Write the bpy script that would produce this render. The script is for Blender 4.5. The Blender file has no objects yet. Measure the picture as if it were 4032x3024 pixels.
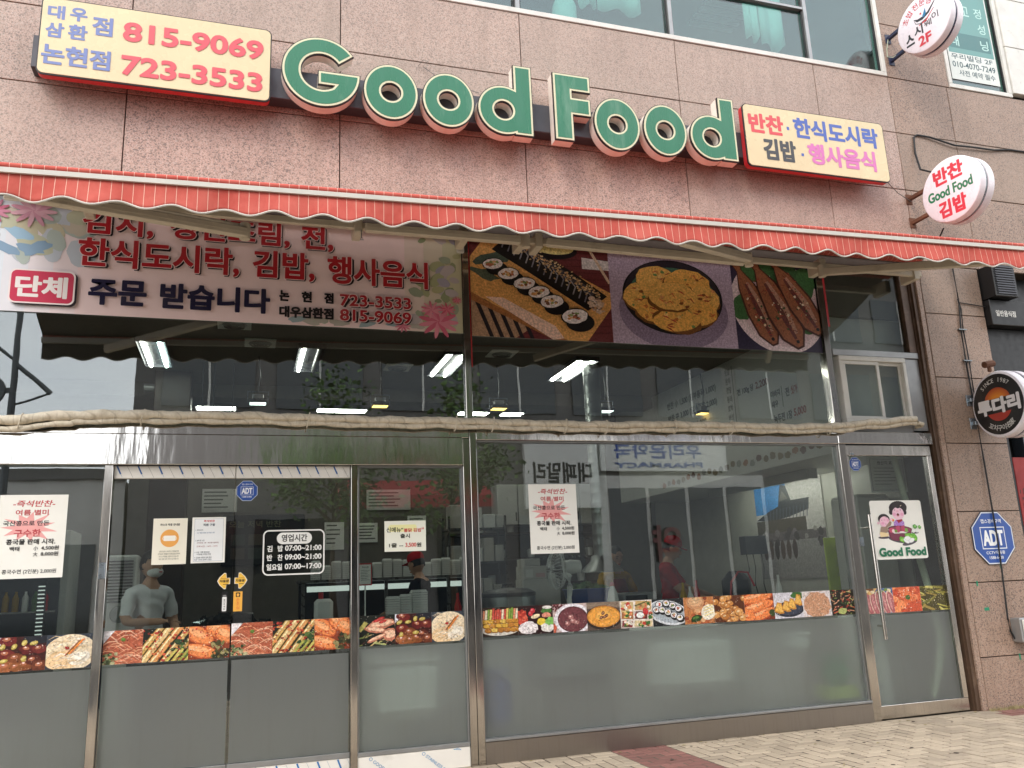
import bpy, bmesh, math, random
from mathutils import Vector, Matrix
from mathutils.geometry import tessellate_polygon
random.seed(7)
scene = bpy.context.scene
COL = scene.collection
R = math.radians

# ------------------------------------------------------------------ camera
cam_d = bpy.data.cameras.new('camera')
cam_d.sensor_fit = 'HORIZONTAL'; cam_d.sensor_width = 36.0; cam_d.lens = 36.0 * 3324.3 / 4032.0
cam_d.clip_start = 0.05; cam_d.clip_end = 600
cam = bpy.data.objects.new('camera', cam_d); COL.objects.link(cam)
YAW, PITCH, ROLL = 0.315518, 0.230399, -0.0421628
_f = Vector((math.sin(YAW) * math.cos(PITCH), math.cos(YAW) * math.cos(PITCH), math.sin(PITCH)))
_r0 = Vector((math.cos(YAW), -math.sin(YAW), 0)); _u0 = _r0.cross(_f)
_r = _r0 * math.cos(ROLL) + _u0 * math.sin(ROLL); _u = _u0 * math.cos(ROLL) - _r0 * math.sin(ROLL)
_m = Matrix((( _r.x, _u.x, -_f.x, 0.0), (_r.y, _u.y, -_f.y, -7.0), (_r.z, _u.z, -_f.z, 1.4), (0, 0, 0, 1)))
cam.matrix_world = _m
scene.camera = cam

# ------------------------------------------------------------------ sky, sun, exposure
SUN_DIR = Vector((0.40, 0.50, -0.60)).normalized()           # the way the light travels
sun_el = math.asin(-SUN_DIR.z); sun_az = math.atan2(-SUN_DIR.x, -SUN_DIR.y)
world = bpy.data.worlds.new('World'); scene.world = world; world.use_nodes = True
nt = world.node_tree; nt.nodes.clear()
wo = nt.nodes.new('ShaderNodeOutputWorld'); bg = nt.nodes.new('ShaderNodeBackground')
sky = nt.nodes.new('ShaderNodeTexSky'); sky.sky_type = 'NISHITA'; sky.sun_disc = False
sky.sun_elevation = sun_el; sky.sun_rotation = sun_az; sky.air_density = 1.2; sky.dust_density = 2.5
tc = nt.nodes.new('ShaderNodeTexCoord'); mp = nt.nodes.new('ShaderNodeMapping')
mp.inputs['Scale'].default_value = (1.0, 1.0, 2.2)
ns = nt.nodes.new('ShaderNodeTexNoise'); ns.inputs['Scale'].default_value = 2.3; ns.inputs['Detail'].default_value = 6; ns.inputs['Roughness'].default_value = 0.55
rp = nt.nodes.new('ShaderNodeValToRGB'); rp.color_ramp.elements[0].position = 0.30; rp.color_ramp.elements[1].position = 0.72
cl = nt.nodes.new('ShaderNodeMixRGB'); cl.blend_type = 'MIX'
cl.inputs['Color1'].default_value = (11.5, 12.0, 13.0, 1); cl.inputs['Color2'].default_value = (15.5, 15.2, 14.8, 1)
mx = nt.nodes.new('ShaderNodeMixRGB'); mx.inputs['Fac'].default_value = 0.80
L = nt.links.new
L(tc.outputs['Generated'], mp.inputs[0]); L(mp.outputs[0], ns.inputs['Vector']); L(ns.outputs['Fac'], rp.inputs[0]); L(rp.outputs[0], cl.inputs['Fac'])
L(sky.outputs[0], mx.inputs['Color1']); L(cl.outputs[0], mx.inputs['Color2']); L(mx.outputs[0], bg.inputs[0]); L(bg.outputs[0], wo.inputs[0])
bg.inputs['Strength'].default_value = 0.15
sun_l = bpy.data.lights.new('sun', 'SUN'); sun_l.energy = 0.95; sun_l.angle = R(18); sun_l.color = (1.0, 0.95, 0.88)
sun = bpy.data.objects.new('sun', sun_l); COL.objects.link(sun)
sun.rotation_euler = SUN_DIR.to_track_quat('-Z', 'Y').to_euler(); sun.location = (-8, -12, 18)
vs = scene.view_settings
vs.view_transform = 'Standard'; vs.look = 'None'; vs.gamma = 1; vs.exposure = 0.50
scene.render.engine = 'CYCLES'
cy = scene.cycles
cy.max_bounces = 8; cy.diffuse_bounces = 4; cy.glossy_bounces = 4; cy.transmission_bounces = 6; cy.transparent_max_bounces = 16
cy.use_denoising = True; cy.caustics_reflective = False; cy.caustics_refractive = True; cy.sample_clamp_indirect = 6

# ------------------------------------------------------------------ materials
def lin(c):
    return tuple((x / 12.92 if x <= 0.04045 else ((x + 0.055) / 1.055) ** 2.4) for x in c)
def hexc(h):
    h = h.lstrip('#'); return lin(tuple(int(h[i:i + 2], 16) / 255 for i in (0, 2, 4)))
MATS = {}
class NT:
    def __init__(s, name):
        s.m = bpy.data.materials.new(name); s.m.use_nodes = True; s.t = s.m.node_tree; s.t.nodes.clear()
        s.o = s.n('ShaderNodeOutputMaterial'); MATS[name] = s.m
    def n(s, typ, **kw):
        d = s.t.nodes.new(typ)
        for k, v in kw.items():
            if k in ('operation', 'blend_type', 'feature', 'distribution', 'data_type', 'attribute_name', 'wave_type', 'bands_direction', 'layer_name', 'interpolation_type'):
                setattr(d, k, v)
            else:
                d.inputs[k.replace('_', ' ')].default_value = v
        return d
    def l(s, a, b): s.t.links.new(a, b)
    def coord(s, scale=(1, 1, 1), rand=False):
        t = s.n('ShaderNodeTexCoord'); mp = s.n('ShaderNodeMapping'); mp.inputs['Scale'].default_value = scale
        s.l(t.outputs['Object'], mp.inputs['Vector'])
        if rand:
            oi = s.n('ShaderNodeObjectInfo'); mu = s.n('ShaderNodeMath', operation='MULTIPLY'); mu.inputs[1].default_value = 37.0
            s.l(oi.outputs['Random'], mu.inputs[0]); s.l(mu.outputs[0], mp.inputs['Location'])
        return mp.outputs[0]
    def noise(s, vec, scale, detail=4, rough=0.55):
        d = s.n('ShaderNodeTexNoise'); d.inputs['Scale'].default_value = scale; d.inputs['Detail'].default_value = detail; d.inputs['Roughness'].default_value = rough
        s.l(vec, d.inputs['Vector']); return d
    def ramp(s, fac, stops):
        d = s.n('ShaderNodeValToRGB'); e = d.color_ramp.elements
        while len(e) < len(stops): e.new(0.5)
        for i, (p, c) in enumerate(stops):
            e[i].position = p; e[i].color = (c[0], c[1], c[2], 1) if hasattr(c, '__len__') else (c, c, c, 1)
        s.l(fac, d.inputs[0]); return d.outputs[0]
    def mix(s, fac, a, b, mode='MIX'):
        d = s.n('ShaderNodeMixRGB', blend_type=mode)
        for i, x in (('Fac', fac), ('Color1', a), ('Color2', b)):
            if hasattr(x, 'is_output'): s.l(x, d.inputs[i])
            elif isinstance(x, (int, float)): d.inputs[i].default_value = x if i == 'Fac' else (x, x, x, 1)
            else: d.inputs[i].default_value = (x[0], x[1], x[2], 1)
        return d.outputs[0]
    def bsdf(s, color=None, rough=0.5, metal=0.0, spec=0.5, normal=None, **kw):
        p = s.n('ShaderNodeBsdfPrincipled')
        for k, v in (('Base Color', color), ('Roughness', rough), ('Metallic', metal), ('Specular IOR Level', spec)):
            if hasattr(v, 'is_output'): s.l(v, p.inputs[k])
            elif v is not None: p.inputs[k].default_value = (v[0], v[1], v[2], 1) if k == 'Base Color' else v
        for k, v in kw.items():
            k = k.replace('_', ' ')
            if hasattr(v, 'is_output'): s.l(v, p.inputs[k])
            else: p.inputs[k].default_value = v
        if normal is not None: s.l(normal, p.inputs['Normal'])
        return p.outputs[0]
    def bump(s, h, strength=0.3, dist=0.01):
        b = s.n('ShaderNodeBump'); b.inputs['Strength'].default_value = strength; b.inputs['Distance'].default_value = dist
        s.l(h, b.inputs['Height']); return b.outputs[0]
    def out(s, sh): s.l(sh, s.o.inputs['Surface']); return s.m

def plain(name, col, rough=0.5, metal=0.0, spec=0.5, var=0.12, scale=6, bump=0.0, bscale=40, rand=False, dirt=None, stretch=(1, 1, 1)):
    """painted / plastic / metal surface: base colour with soft tonal wear and fine relief"""
    t = NT(name); c = hexc(col) if isinstance(col, str) else col
    v = t.coord(stretch, rand=rand); n = t.noise(v, scale, 5)
    base = t.mix(t.ramp(n.outputs['Fac'], ((0.3, 0.0), (0.7, 1.0))), tuple(x * (1 - var) for x in c), tuple(min(1, x * (1 + var * 0.6)) for x in c))
    if dirt:
        n2 = t.noise(v, dirt[1], 6, 0.7)
        base = t.mix(t.ramp(n2.outputs['Fac'], ((dirt[2], 0.0), (min(1, dirt[2] + 0.18), dirt[3]))), base, hexc(dirt[0]))
    nr = t.ramp(t.noise(v, scale * 3, 3).outputs['Fac'], ((0.3, max(0.02, rough - 0.08)), (0.7, min(1, rough + 0.08))))
    nm = None
    if bump: nm = t.bump(t.noise(v, bscale, 4).outputs['Fac'], bump, 0.004)
    return t.out(t.bsdf(base, nr, metal, spec, nm))

def m_granite(name='granite', tone=None):
    t = NT(name); v = t.coord((1, 1, 1), rand=True)
    vo = t.n('ShaderNodeTexVoronoi', Scale=150.0); t.l(v, vo.inputs['Vector'])
    sep = t.n('ShaderNodeSeparateColor'); t.l(vo.outputs['Color'], sep.inputs[0])
    c1 = t.ramp(sep.outputs[0], ((0.0, hexc('5a504c')), (0.10, hexc('7c6d66')), (0.22, hexc('ad8f82')), (0.5, hexc('c5a496')), (0.8, hexc('d5bbae')), (1.0, hexc('b4aca6'))))
    vo2 = t.n('ShaderNodeTexVoronoi', Scale=85.0); t.l(v, vo2.inputs['Vector'])
    sep2 = t.n('ShaderNodeSeparateColor'); t.l(vo2.outputs['Color'], sep2.inputs[0])
    dk = t.ramp(sep2.outputs[1], ((0.0, 1.0), (0.10, 0.75), (0.15, 0.0)))
    c2 = t.mix(dk, c1, hexc('5c5552'))
    big = t.noise(v, 1.7, 5, 0.6)
    c3 = t.mix(0.35, c2, t.ramp(big.outputs['Fac'], ((0.3, hexc('8e7a70')), (0.7, hexc('bfa698')))))
    st = t.noise(t.coord((7, 1, 0.5), rand=True), 1.0, 5, 0.7)
    c4 = t.mix(t.ramp(st.outputs['Fac'], ((0.50, 0.0), (0.72, 0.42))), c3, hexc('857062'))
    oi = t.n('ShaderNodeObjectInfo')
    c5 = t.mix(t.ramp(oi.outputs['Random'], ((0, 0.0), (1, 0.42))), c4, hexc('a5968a'))
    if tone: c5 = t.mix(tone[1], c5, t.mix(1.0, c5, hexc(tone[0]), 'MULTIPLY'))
    nm = t.bump(sep.outputs[0], 0.10, 0.002)
    return t.out(t.bsdf(c5, t.ramp(sep2.outputs[0], ((0, 0.32), (1, 0.55))), 0, 0.4, nm))
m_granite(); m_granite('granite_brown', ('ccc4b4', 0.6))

def m_steel(name, rough, wav, col='b9b4ad', wscale=1.3, dirt=0.25):
    t = NT(name); v = t.coord((1, 1, 1)); c = hexc(col)
    n = t.noise(t.coord((5.0, 2, 1.0)), wscale, 3, 0.45)
    n2 = t.noise(t.coord((14, 14, 1.0)), 3.0, 5, 0.6)
    base = t.mix(t.ramp(n2.outputs['Fac'], ((0.5, 0.0), (0.8, dirt))), c, hexc('8a8178'))
    nm = t.bump(n.outputs['Fac'], wav, 0.05)
    return t.out(t.bsdf(base, t.ramp(n2.outputs['Fac'], ((0.3, rough), (0.8, rough + 0.12))), 1.0, 0.5, nm))
m_steel('steel', 0.14, 0.05, 'cbc6bf'); m_steel('steel_lintel', 0.05, 0.075, 'dedcd8', 1.5); m_steel('steel_dull', 0.34, 0.05, 'a39c95')
m_steel('steel_post', 0.07, 0.07, 'bdb9b3', 1.0)

def m_fabric():
    t = NT('awning_fabric'); tcn = t.n('ShaderNodeTexCoord'); sx = t.n('ShaderNodeSeparateXYZ'); t.l(tcn.outputs['Object'], sx.inputs[0])
    d = t.n('ShaderNodeMath', operation='DIVIDE'); d.inputs[1].default_value = 0.0612; t.l(sx.outputs[0], d.inputs[0])
    f = t.n('ShaderNodeMath', operation='FRACT'); t.l(d.outputs[0], f.inputs[0])
    lt = t.n('ShaderNodeMath', operation='LESS_THAN'); lt.inputs[1].default_value = 0.055; t.l(f.outputs[0], lt.inputs[0])
    v = t.coord((1, 1, 1)); n = t.noise(v, 5, 5, 0.6)
    red = t.mix(t.ramp(n.outputs['Fac'], ((0.3, 0.0), (0.7, 1.0))), hexc('c2544a'), hexc('d06c60'))
    dn = t.noise(t.coord((3, 3, 0.8)), 2, 6, 0.7)
    red = t.mix(t.ramp(dn.outputs['Fac'], ((0.55, 0.0), (0.8, 0.35))), red, hexc('a8463c'))
    base = t.mix(lt.outputs[0], red, hexc('e6bcaa'))
    wv = t.noise(t.coord((60, 60, 60)), 12, 2); wr = t.noise(t.coord((2.2, 2, 1.4)), 2.2, 3)
    nm = t.bump(wv.outputs['Fac'], 0.1, 0.002)
    nm2 = t.n('ShaderNodeBump'); nm2.inputs['Strength'].default_value = 0.5; nm2.inputs['Distance'].default_value = 0.05; t.l(wr.outputs['Fac'], nm2.inputs['Height']); t.l(nm, nm2.inputs['Normal'])
    a = t.bsdf(base, 0.8, 0, 0.2, nm2.outputs[0]); tr = t.n('ShaderNodeBsdfTranslucent'); t.l(base, tr.inputs[0])
    mxs = t.n('ShaderNodeMixShader'); mxs.inputs[0].default_value = 0.07; t.l(a, mxs.inputs[1]); t.l(tr.outputs[0], mxs.inputs[2])
    return t.out(mxs.outputs[0])
m_fabric()

def m_glass(name, tint, refl=0.085, wob=0.012):
    """architectural pane: symmetrical Fresnel reflection over a tinted see-through"""
    t = NT(name); lw = t.n('ShaderNodeLayerWeight'); lw.inputs[0].default_value = 0.5
    p = t.n('ShaderNodeMath', operation='POWER'); p.inputs[1].default_value = 5.0; t.l(lw.outputs['Facing'], p.inputs[0])
    ma = t.n('ShaderNodeMath', operation='MULTIPLY_ADD'); ma.inputs[1].default_value = 0.9; ma.inputs[2].default_value = refl; t.l(p.outputs[0], ma.inputs[0])
    g = t.n('ShaderNodeBsdfGlossy'); g.inputs['Roughness'].default_value = 0.0; g.inputs['Color'].default_value = (0.95, 0.98, 1, 1)
    n = t.noise(t.coord((1, 1, 1)), 1.5, 2); t.l(t.bump(n.outputs['Fac'], wob, 0.05), g.inputs['Normal'])
    tr = t.n('ShaderNodeBsdfTransparent'); tr.inputs[0].default_value = (*tint, 1)
    m = t.n('ShaderNodeMixShader'); t.l(ma.outputs[0], m.inputs[0]); t.l(tr.outputs[0], m.inputs[1]); t.l(g.outputs[0], m.inputs[2])
    return t.out(m.outputs[0])
m_glass('glass', (0.82, 0.86, 0.84), 0.125); m_glass('glass_green', (0.62, 0.82, 0.79), 0.09); m_glass('glass_inner', (0.9, 0.93, 0.93), 0.03)

def m_frost():
    t = NT('frosted'); v = t.coord((1, 1, 1)); n = t.noise(v, 1.1, 4)
    base = t.mix(t.ramp(n.outputs['Fac'], ((0.3, 0.0), (0.7, 1.0))), (0.36, 0.37, 0.365), (0.45, 0.46, 0.455))
    sm = t.noise(t.coord((9, 1, 0.9)), 2.0, 6, 0.7); base = t.mix(t.ramp(sm.outputs['Fac'], ((0.52, 0.0), (0.78, 0.55))), base, hexc('7d776c'))
    sp = t.noise(v, 60, 4, 0.7); base = t.mix(t.ramp(sp.outputs['Fac'], ((0.66, 0.0), (0.74, 0.6))), base, hexc('d6d4cc'))
    d = t.bsdf(base, 0.6, 0, 0.3)
    g = t.n('ShaderNodeBsdfTranslucent'); g.inputs[0].default_value = (0.80, 0.86, 0.83, 1)
    rf = t.n('ShaderNodeBsdfRefraction'); rf.inputs['Roughness'].default_value = 0.74; rf.inputs['IOR'].default_value = 1.18; rf.inputs[0].default_value = (0.95, 0.98, 0.97, 1)
    m1 = t.n('ShaderNodeMixShader'); m1.inputs[0].default_value = 0.80; t.l(g.outputs[0], m1.inputs[1]); t.l(rf.outputs[0], m1.inputs[2])
    m2 = t.n('ShaderNodeMixShader'); m2.inputs[0].default_value = 0.78; t.l(d, m2.inputs[1]); t.l(m1.outputs[0], m2.inputs[2])
    return t.out(m2.outputs[0])
m_frost()

def m_ink(name, rough=0.45, wear=0.12, spec=0.4, mott=0.0):
    t = NT(name); a = t.n('ShaderNodeAttribute', attribute_name='Col'); v = t.coord((1, 1, 1))
    n = t.noise(v, 4, 6, 0.6); c = t.mix(t.ramp(n.outputs['Fac'], ((0.35, 0.0), (0.75, wear))), a.outputs['Color'], hexc('8d867c'))
    if mott:
        n2 = t.noise(v, 55, 5, 0.65)
        hs = t.n('ShaderNodeHueSaturation'); hs.inputs['Saturation'].default_value = 0.97; t.l(c, hs.inputs['Color']); c = hs.outputs[0]
        c = t.mix(mott, c, t.mix(1.0, c, t.ramp(n2.outputs['Fac'], ((0.32, 0.25), (0.52, 1.0), (0.72, 1.9))), 'MULTIPLY'))
    return t.out(t.bsdf(c, rough, 0, spec))
m_ink('ink', 0.45, 0.10); m_ink('photo_ink', 0.35, 0.04, 0.4, 0.5); m_ink('banner_ink', 0.6, 0.10, 0.2); m_ink('sign_ink', 0.3, 0.12, 0.5)

def m_emit(name, col, strength):
    t = NT(name); e = t.n('ShaderNodeEmission'); e.inputs[0].default_value = (*col, 1); e.inputs[1].default_value = strength
    return t.out(e.outputs[0])
m_emit('tube_white', (1.0, 0.98, 0.88), 26.0); m_emit('tube_cool', (0.80, 1.0, 0.92), 26.0); m_emit('lamp_warm', (1.0, 0.62, 0.16), 4.0); m_emit('lamp_cold', (0.85, 1.0, 0.95), 4.0)
m_emit('case_light', (0.9, 1.0, 0.93), 0.6)

def m_paver(name, a, b, dirt):
    t = NT(name); v = t.coord((1, 1, 1)); oi = t.n('ShaderNodeObjectInfo')
    at = t.n('ShaderNodeAttribute', attribute_name='Col')
    sepa = t.n('ShaderNodeSeparateColor'); t.l(at.outputs['Color'], sepa.inputs[0])
    rnd = t.n('ShaderNodeMath', operation='ADD'); t.l(oi.outputs['Random'], rnd.inputs[0]); t.l(sepa.outputs[0], rnd.inputs[1])
    fr = t.n('ShaderNodeMath', operation='FRACT'); t.l(rnd.outputs[0], fr.inputs[0])
    base = t.mix(fr.outputs[0], hexc(a), hexc(b))
    n = t.noise(v, 90, 5, 0.7); base = t.mix(t.ramp(n.outputs['Fac'], ((0.4, 0.0), (0.75, 0.5))), base, hexc(dirt))
    n2 = t.noise(v, 3.0, 5, 0.65); base = t.mix(t.ramp(n2.outputs['Fac'], ((0.45, 0.0), (0.7, 0.55))), base, hexc(dirt))
    n3 = t.noise(v, 14, 3, 0.6); base = t.mix(t.ramp(n3.outputs['Fac'], ((0.60, 0.0), (0.75, 0.35))), base, hexc('6b6258'))
    return t.out(t.bsdf(base, 0.85, 0, 0.2, t.bump(n.outputs['Fac'], 0.35, 0.003)))
m_paver('paver_buff', 'c8b8a2', 'aa9c89', '94887a'); m_paver('paver_red', '9a6c64', '855f58', '77635c'); plain('paver_joint', '64594e', 0.95, var=0.25)

def m_pipe():
    t = NT('pipe_tape'); v = t.coord((1, 1, 1)); w = t.n('ShaderNodeTexWave', Scale=4.0, Distortion=3.0, Detail=3.0)
    w.bands_direction = 'DIAGONAL'; t.l(v, w.inputs['Vector'])
    n = t.noise(v, 18, 6, 0.7); base = t.mix(t.ramp(n.outputs['Fac'], ((0.35, 0.0), (0.75, 0.7))), hexc('ddd4c2'), hexc('a89a82'))
    base = t.mix(t.ramp(w.outputs['Fac'], ((0.0, 0.30), (0.06, 0.0))), base, hexc('7b6a54'))
    n4 = t.noise(t.coord((40, 4, 4)), 2, 3); base = t.mix(t.ramp(n4.outputs['Fac'], ((0.6, 0.0), (0.75, 0.5))), base, hexc('74604b'))
    return t.out(t.bsdf(base, 0.6, 0, 0.3, t.bump(w.outputs['Fac'], 0.12, 0.004)))
m_pipe()

plain('joint', '453a32', 0.9); plain('dark_bar', '4b4c52', 0.45, 0.3, var=0.2, scale=3); plain('red_dark', '9c3230', 0.6, var=0.2); plain('red_metal', 'c8343a', 0.4, var=0.15)
plain('white_paint', 'e6e2da', 0.45, var=0.1, dirt=('8d8070', 5, 0.6, 0.5)); plain('letter_side', 'efe6da', 0.4, var=0.12, dirt=('a08e7c', 6, 0.58, 0.4))
plain('black_trim', '1d1a1c', 0.4, var=0.3); plain('green_face', '2b7657', 0.25, var=0.05, scale=2.0, stretch=(3, 1, 0.5), dirt=('86ab94', 1.3, 0.56, 0.4)); plain('cream_face', 'd9d8b6', 0.35, var=0.08)
plain('sign_cream', 'dccca4', 0.28, var=0.07, scale=2.5, dirt=('b8a585', 3, 0.62, 0.4)); plain('disc_white', 'efeaf0', 0.3, var=0.05, dirt=('a89a94', 4, 0.62, 0.45))
plain('navy', '262e4a', 0.4); plain('alu_white', 'd9d7d0', 0.4, 0.0, var=0.1, dirt=('8f8578', 8, 0.6, 0.5)); plain('alu_grey', '9fa0a0', 0.38, 0.6, var=0.12); plain('brown_frame', '5a4638', 0.45, 0.2, var=0.2, dirt=('8d745f', 6, 0.55, 0.5))
plain('awning_metal', 'd9cdb8', 0.45, 0.0, var=0.1, dirt=('93826c', 5, 0.58, 0.6)); plain('bar_white', 'cbc7be', 0.4, var=0.06, dirt=('9a9184', 6, 0.62, 0.5))
plain('plate_steel', '8f979d', 0.3, 0.9, var=0.15); plain('black_plastic', '141416', 0.4, var=0.3); plain('cable_black', '1c1c1e', 0.6); plain('cable_grey', '6e6a68', 0.6); plain('rust', '6b4632', 0.8, var=0.4)
plain('concrete', '8c877d', 0.9, var=0.25, scale=3, bump=0.3, dirt=('5e5950', 2, 0.5, 0.6)); plain('asphalt', '3c3b3a', 0.9, var=0.3, scale=30, bump=0.4)
plain('shop_floor', '6f675c', 0.4, var=0.15); plain('shop_wall', '6a655c', 0.8, var=0.1); plain('shop_ceiling', '6f6a63', 0.8, var=0.06); plain('tile_wall', 'a7a59d', 0.4, var=0.08)
plain('white_board', 'c9c8c2', 0.5, var=0.06); plain('foam', 'f0f0ec', 0.6, var=0.05); plain('white_plastic', 'ecece8', 0.4, var=0.06); plain('counter', '6a6a68', 0.3, 0.7)
plain('box_card', 'c9c4bb', 0.7, var=0.1); plain('blue_plastic', '1f4fa0', 0.35); plain('green_plastic', '2f9a5a', 0.4); plain('lime', 'b7cc4a', 0.5); plain('dark_wood', '3a2b22', 0.5)
plain('skin', 'c99c80', 0.5, spec=0.3, var=0.1); plain('hair', '161213', 0.5, var=0.4); plain('cloth_white', 'eceef2', 0.9, spec=0.1, var=0.1, bump=0.5, bscale=9); plain('cloth_black', '1a1c22', 0.9, spec=0.1, bump=0.5, bscale=9)
plain('cloth_red', 'b8252a', 0.9, spec=0.1, bump=0.5, bscale=9); plain('cloth_yellow', 'b58f1e', 0.9, spec=0.1, bump=0.5, bscale=9); plain('apron_red', '7a1a22', 0.9, spec=0.1, bump=0.4, bscale=9); plain('mask_white', 'f0f2f4', 0.9, spec=0.1); plain('denim', '2a3142', 0.9, spec=0.1); plain('shoe', '222', 0.6) if False else plain('shoe', '222226', 0.6)
plain('leaf_dark', '3c5a26', 0.6, var=0.4, scale=3); plain('leaf_light', '5c7d34', 0.6, var=0.3, scale=3); plain('bark', '54463a', 0.9, var=0.3, bump=0.6)
plain('facade_far', '6d6a68', 0.8, var=0.15, scale=1.5); plain('facade_white', 'cfccc6', 0.7, var=0.1, scale=1.5); plain('window_far', '22282e', 0.1, spec=0.8); plain('sign_far', 'dedcd6', 0.5, var=0.06); plain('awning_far', '9a262c', 0.8); plain('lining', '5c5652', 0.9, spec=0.1); plain('dry_weed', 'a2956c', 0.9); plain('lamp_metal', '5a5e62', 0.45, 0.4)
plain('curtain', 'e2e6e2', 0.9, spec=0.1, var=0.12, scale=3); plain('room_dark', '66706e', 0.9); plain('lettuce', '4f7a32', 0.6, var=0.4, scale=20); plain('steel_duct', '9da1a0', 0.38, 1.0, var=0.15); plain('seaweed', '10140f', 0.15, spec=0.8, var=0.5, scale=20)
plain('paper', 'ecebe4', 0.7, var=0.04); plain('hose', 'b5bda6', 0.5); plain('tape_green', '1f8a66', 0.5); plain('film_white', 'e6e2da', 0.4, var=0.05, dirt=('a59a8a', 4, 0.62, 0.4))

# ------------------------------------------------------------------ geometry helpers
ROOT = {}
def rootloc(p):
    while p is not None:
        if p in ROOT: return ROOT[p]
        p = p.parent
    return Vector((0, 0, 0))
def tag(o, label=None, cat=None, group=None, kind=None):
    if label: o['label'] = label
    if cat: o['category'] = cat
    if group: o['group'] = group
    if kind: o['kind'] = kind
    return o
def thing(name, label, cat, loc=(0, 0, 0), group=None):
    o = bpy.data.objects.new(name, None); COL.objects.link(o); o.location = loc; o.empty_display_size = 0.1
    ROOT[o] = Vector(loc); return tag(o, label, cat, group)
def mkobj(name, me, parent=None, loc=None):
    o = bpy.data.objects.new(name, me); COL.objects.link(o)
    if parent is not None: o.parent = parent
    elif loc is not None: o.location = loc; ROOT[o] = Vector(loc)
    return o
class MB:
    """collects shapes in world coordinates; build() links them as one mesh object"""
    def __init__(s): s.v = []; s.f = []; s.c = []
    def add(s, vs, fs):
        b = len(s.v); s.v += [tuple(v) for v in vs]; s.f += [tuple(i + b for i in f) for f in fs]; return s
    def box(s, x0, y0, z0, x1, y1, z1):
        x0, x1 = min(x0, x1), max(x0, x1); y0, y1 = min(y0, y1), max(y0, y1); z0, z1 = min(z0, z1), max(z0, z1)
        return s.add([(x0, y0, z0), (x1, y0, z0), (x1, y1, z0), (x0, y1, z0), (x0, y0, z1), (x1, y0, z1), (x1, y1, z1), (x0, y1, z1)],
                     [(0, 3, 2, 1), (4, 5, 6, 7), (0, 1, 5, 4), (1, 2, 6, 5), (2, 3, 7, 6), (3, 0, 4, 7)])
    def bbox(s, x0, y0, z0, x1, y1, z1, b=0.004, seg=1):
        bm = bmesh.new(); bmesh.ops.create_cube(bm, size=1.0)
        bmesh.ops.scale(bm, vec=(abs(x1 - x0), abs(y1 - y0), abs(z1 - z0)), verts=bm.verts)
        bmesh.ops.translate(bm, vec=((x0 + x1) / 2, (y0 + y1) / 2, (z0 + z1) / 2), verts=bm.verts)
        bmesh.ops.bevel(bm, geom=bm.edges[:], offset=b, segments=seg, affect='EDGES', profile=0.5)
        bm.verts.index_update(); s.add([v.co[:] for v in bm.verts], [[v.index for v in f.verts] for f in bm.faces]); bm.free(); return s
    def prism(s, loops, fn, d0, d1, cap0=True, cap1=True):
        """loops: outer polygon then holes, 2-D; fn(u, v, d) gives the point at depth d"""
        b = len(s.v); idx = []; n = 0
        for lp in loops:
            idx.append((n, len(lp))); n += len(lp)
        flat = [p for lp in loops for p in lp]
        s.v += [tuple(fn(p[0], p[1], d0)) for p in flat] + [tuple(fn(p[0], p[1], d1)) for p in flat]
        for st, k in idx:
            for i in range(k):
                a, c = st + i, st + (i + 1) % k
                s.f.append((b + a, b + c, b + n + c, b + n + a))
        tri = tessellate_polygon([[Vector((p[0], p[1], 0)) for p in lp] for lp in loops])
        for t in tri:
            if cap0: s.f.append(tuple(b + i for i in reversed(t)))
            if cap1: s.f.append(tuple(b + n + i for i in t))
        return s
    def cyl(s, p0, p1, r0, r1=None, n=12, caps=True):
        r1 = r0 if r1 is None else r1; p0 = Vector(p0); p1 = Vector(p1); ax = (p1 - p0)
        q = ax.to_track_quat('Z', 'Y'); b = len(s.v)
        for p, r in ((p0, r0), (p1, r1)):
            for i in range(n):
                a = 2 * math.pi * i / n; s.v.append(tuple(p + q @ Vector((r * math.cos(a), r * math.sin(a), 0))))
        for i in range(n): s.f.append((b + i, b + (i + 1) % n, b + n + (i + 1) % n, b + n + i))
        if caps: s.f.append(tuple(b + i for i in reversed(range(n)))); s.f.append(tuple(b + n + i for i in range(n)))
        return s
    def tube(s, pts, r, n=8, caps=True):
        pts = [Vector(p) for p in pts]; b = len(s.v); m = len(pts); up = Vector((0, 0, 1)); rr = r if hasattr(r, '__len__') else [r] * m
        for i, p in enumerate(pts):
            d = (pts[min(i + 1, m - 1)] - pts[max(i - 1, 0)]).normalized()
            a = d.cross(up)
            if a.length < 1e-3: a = d.cross(Vector((0, 1, 0)))
            a.normalize(); c = a.cross(d)
            for k in range(n):
                t = 2 * math.pi * k / n; s.v.append(tuple(p + (a * math.cos(t) + c * math.sin(t)) * rr[i]))
        for i in range(m - 1):
            for k in range(n): s.f.append((b + i * n + k, b + i * n + (k + 1) % n, b + (i + 1) * n + (k + 1) % n, b + (i + 1) * n + k))
        if caps: s.f.append(tuple(b + k for k in range(n))); s.f.append(tuple(b + (m - 1) * n + k for k in reversed(range(n))))
        return s
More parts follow.
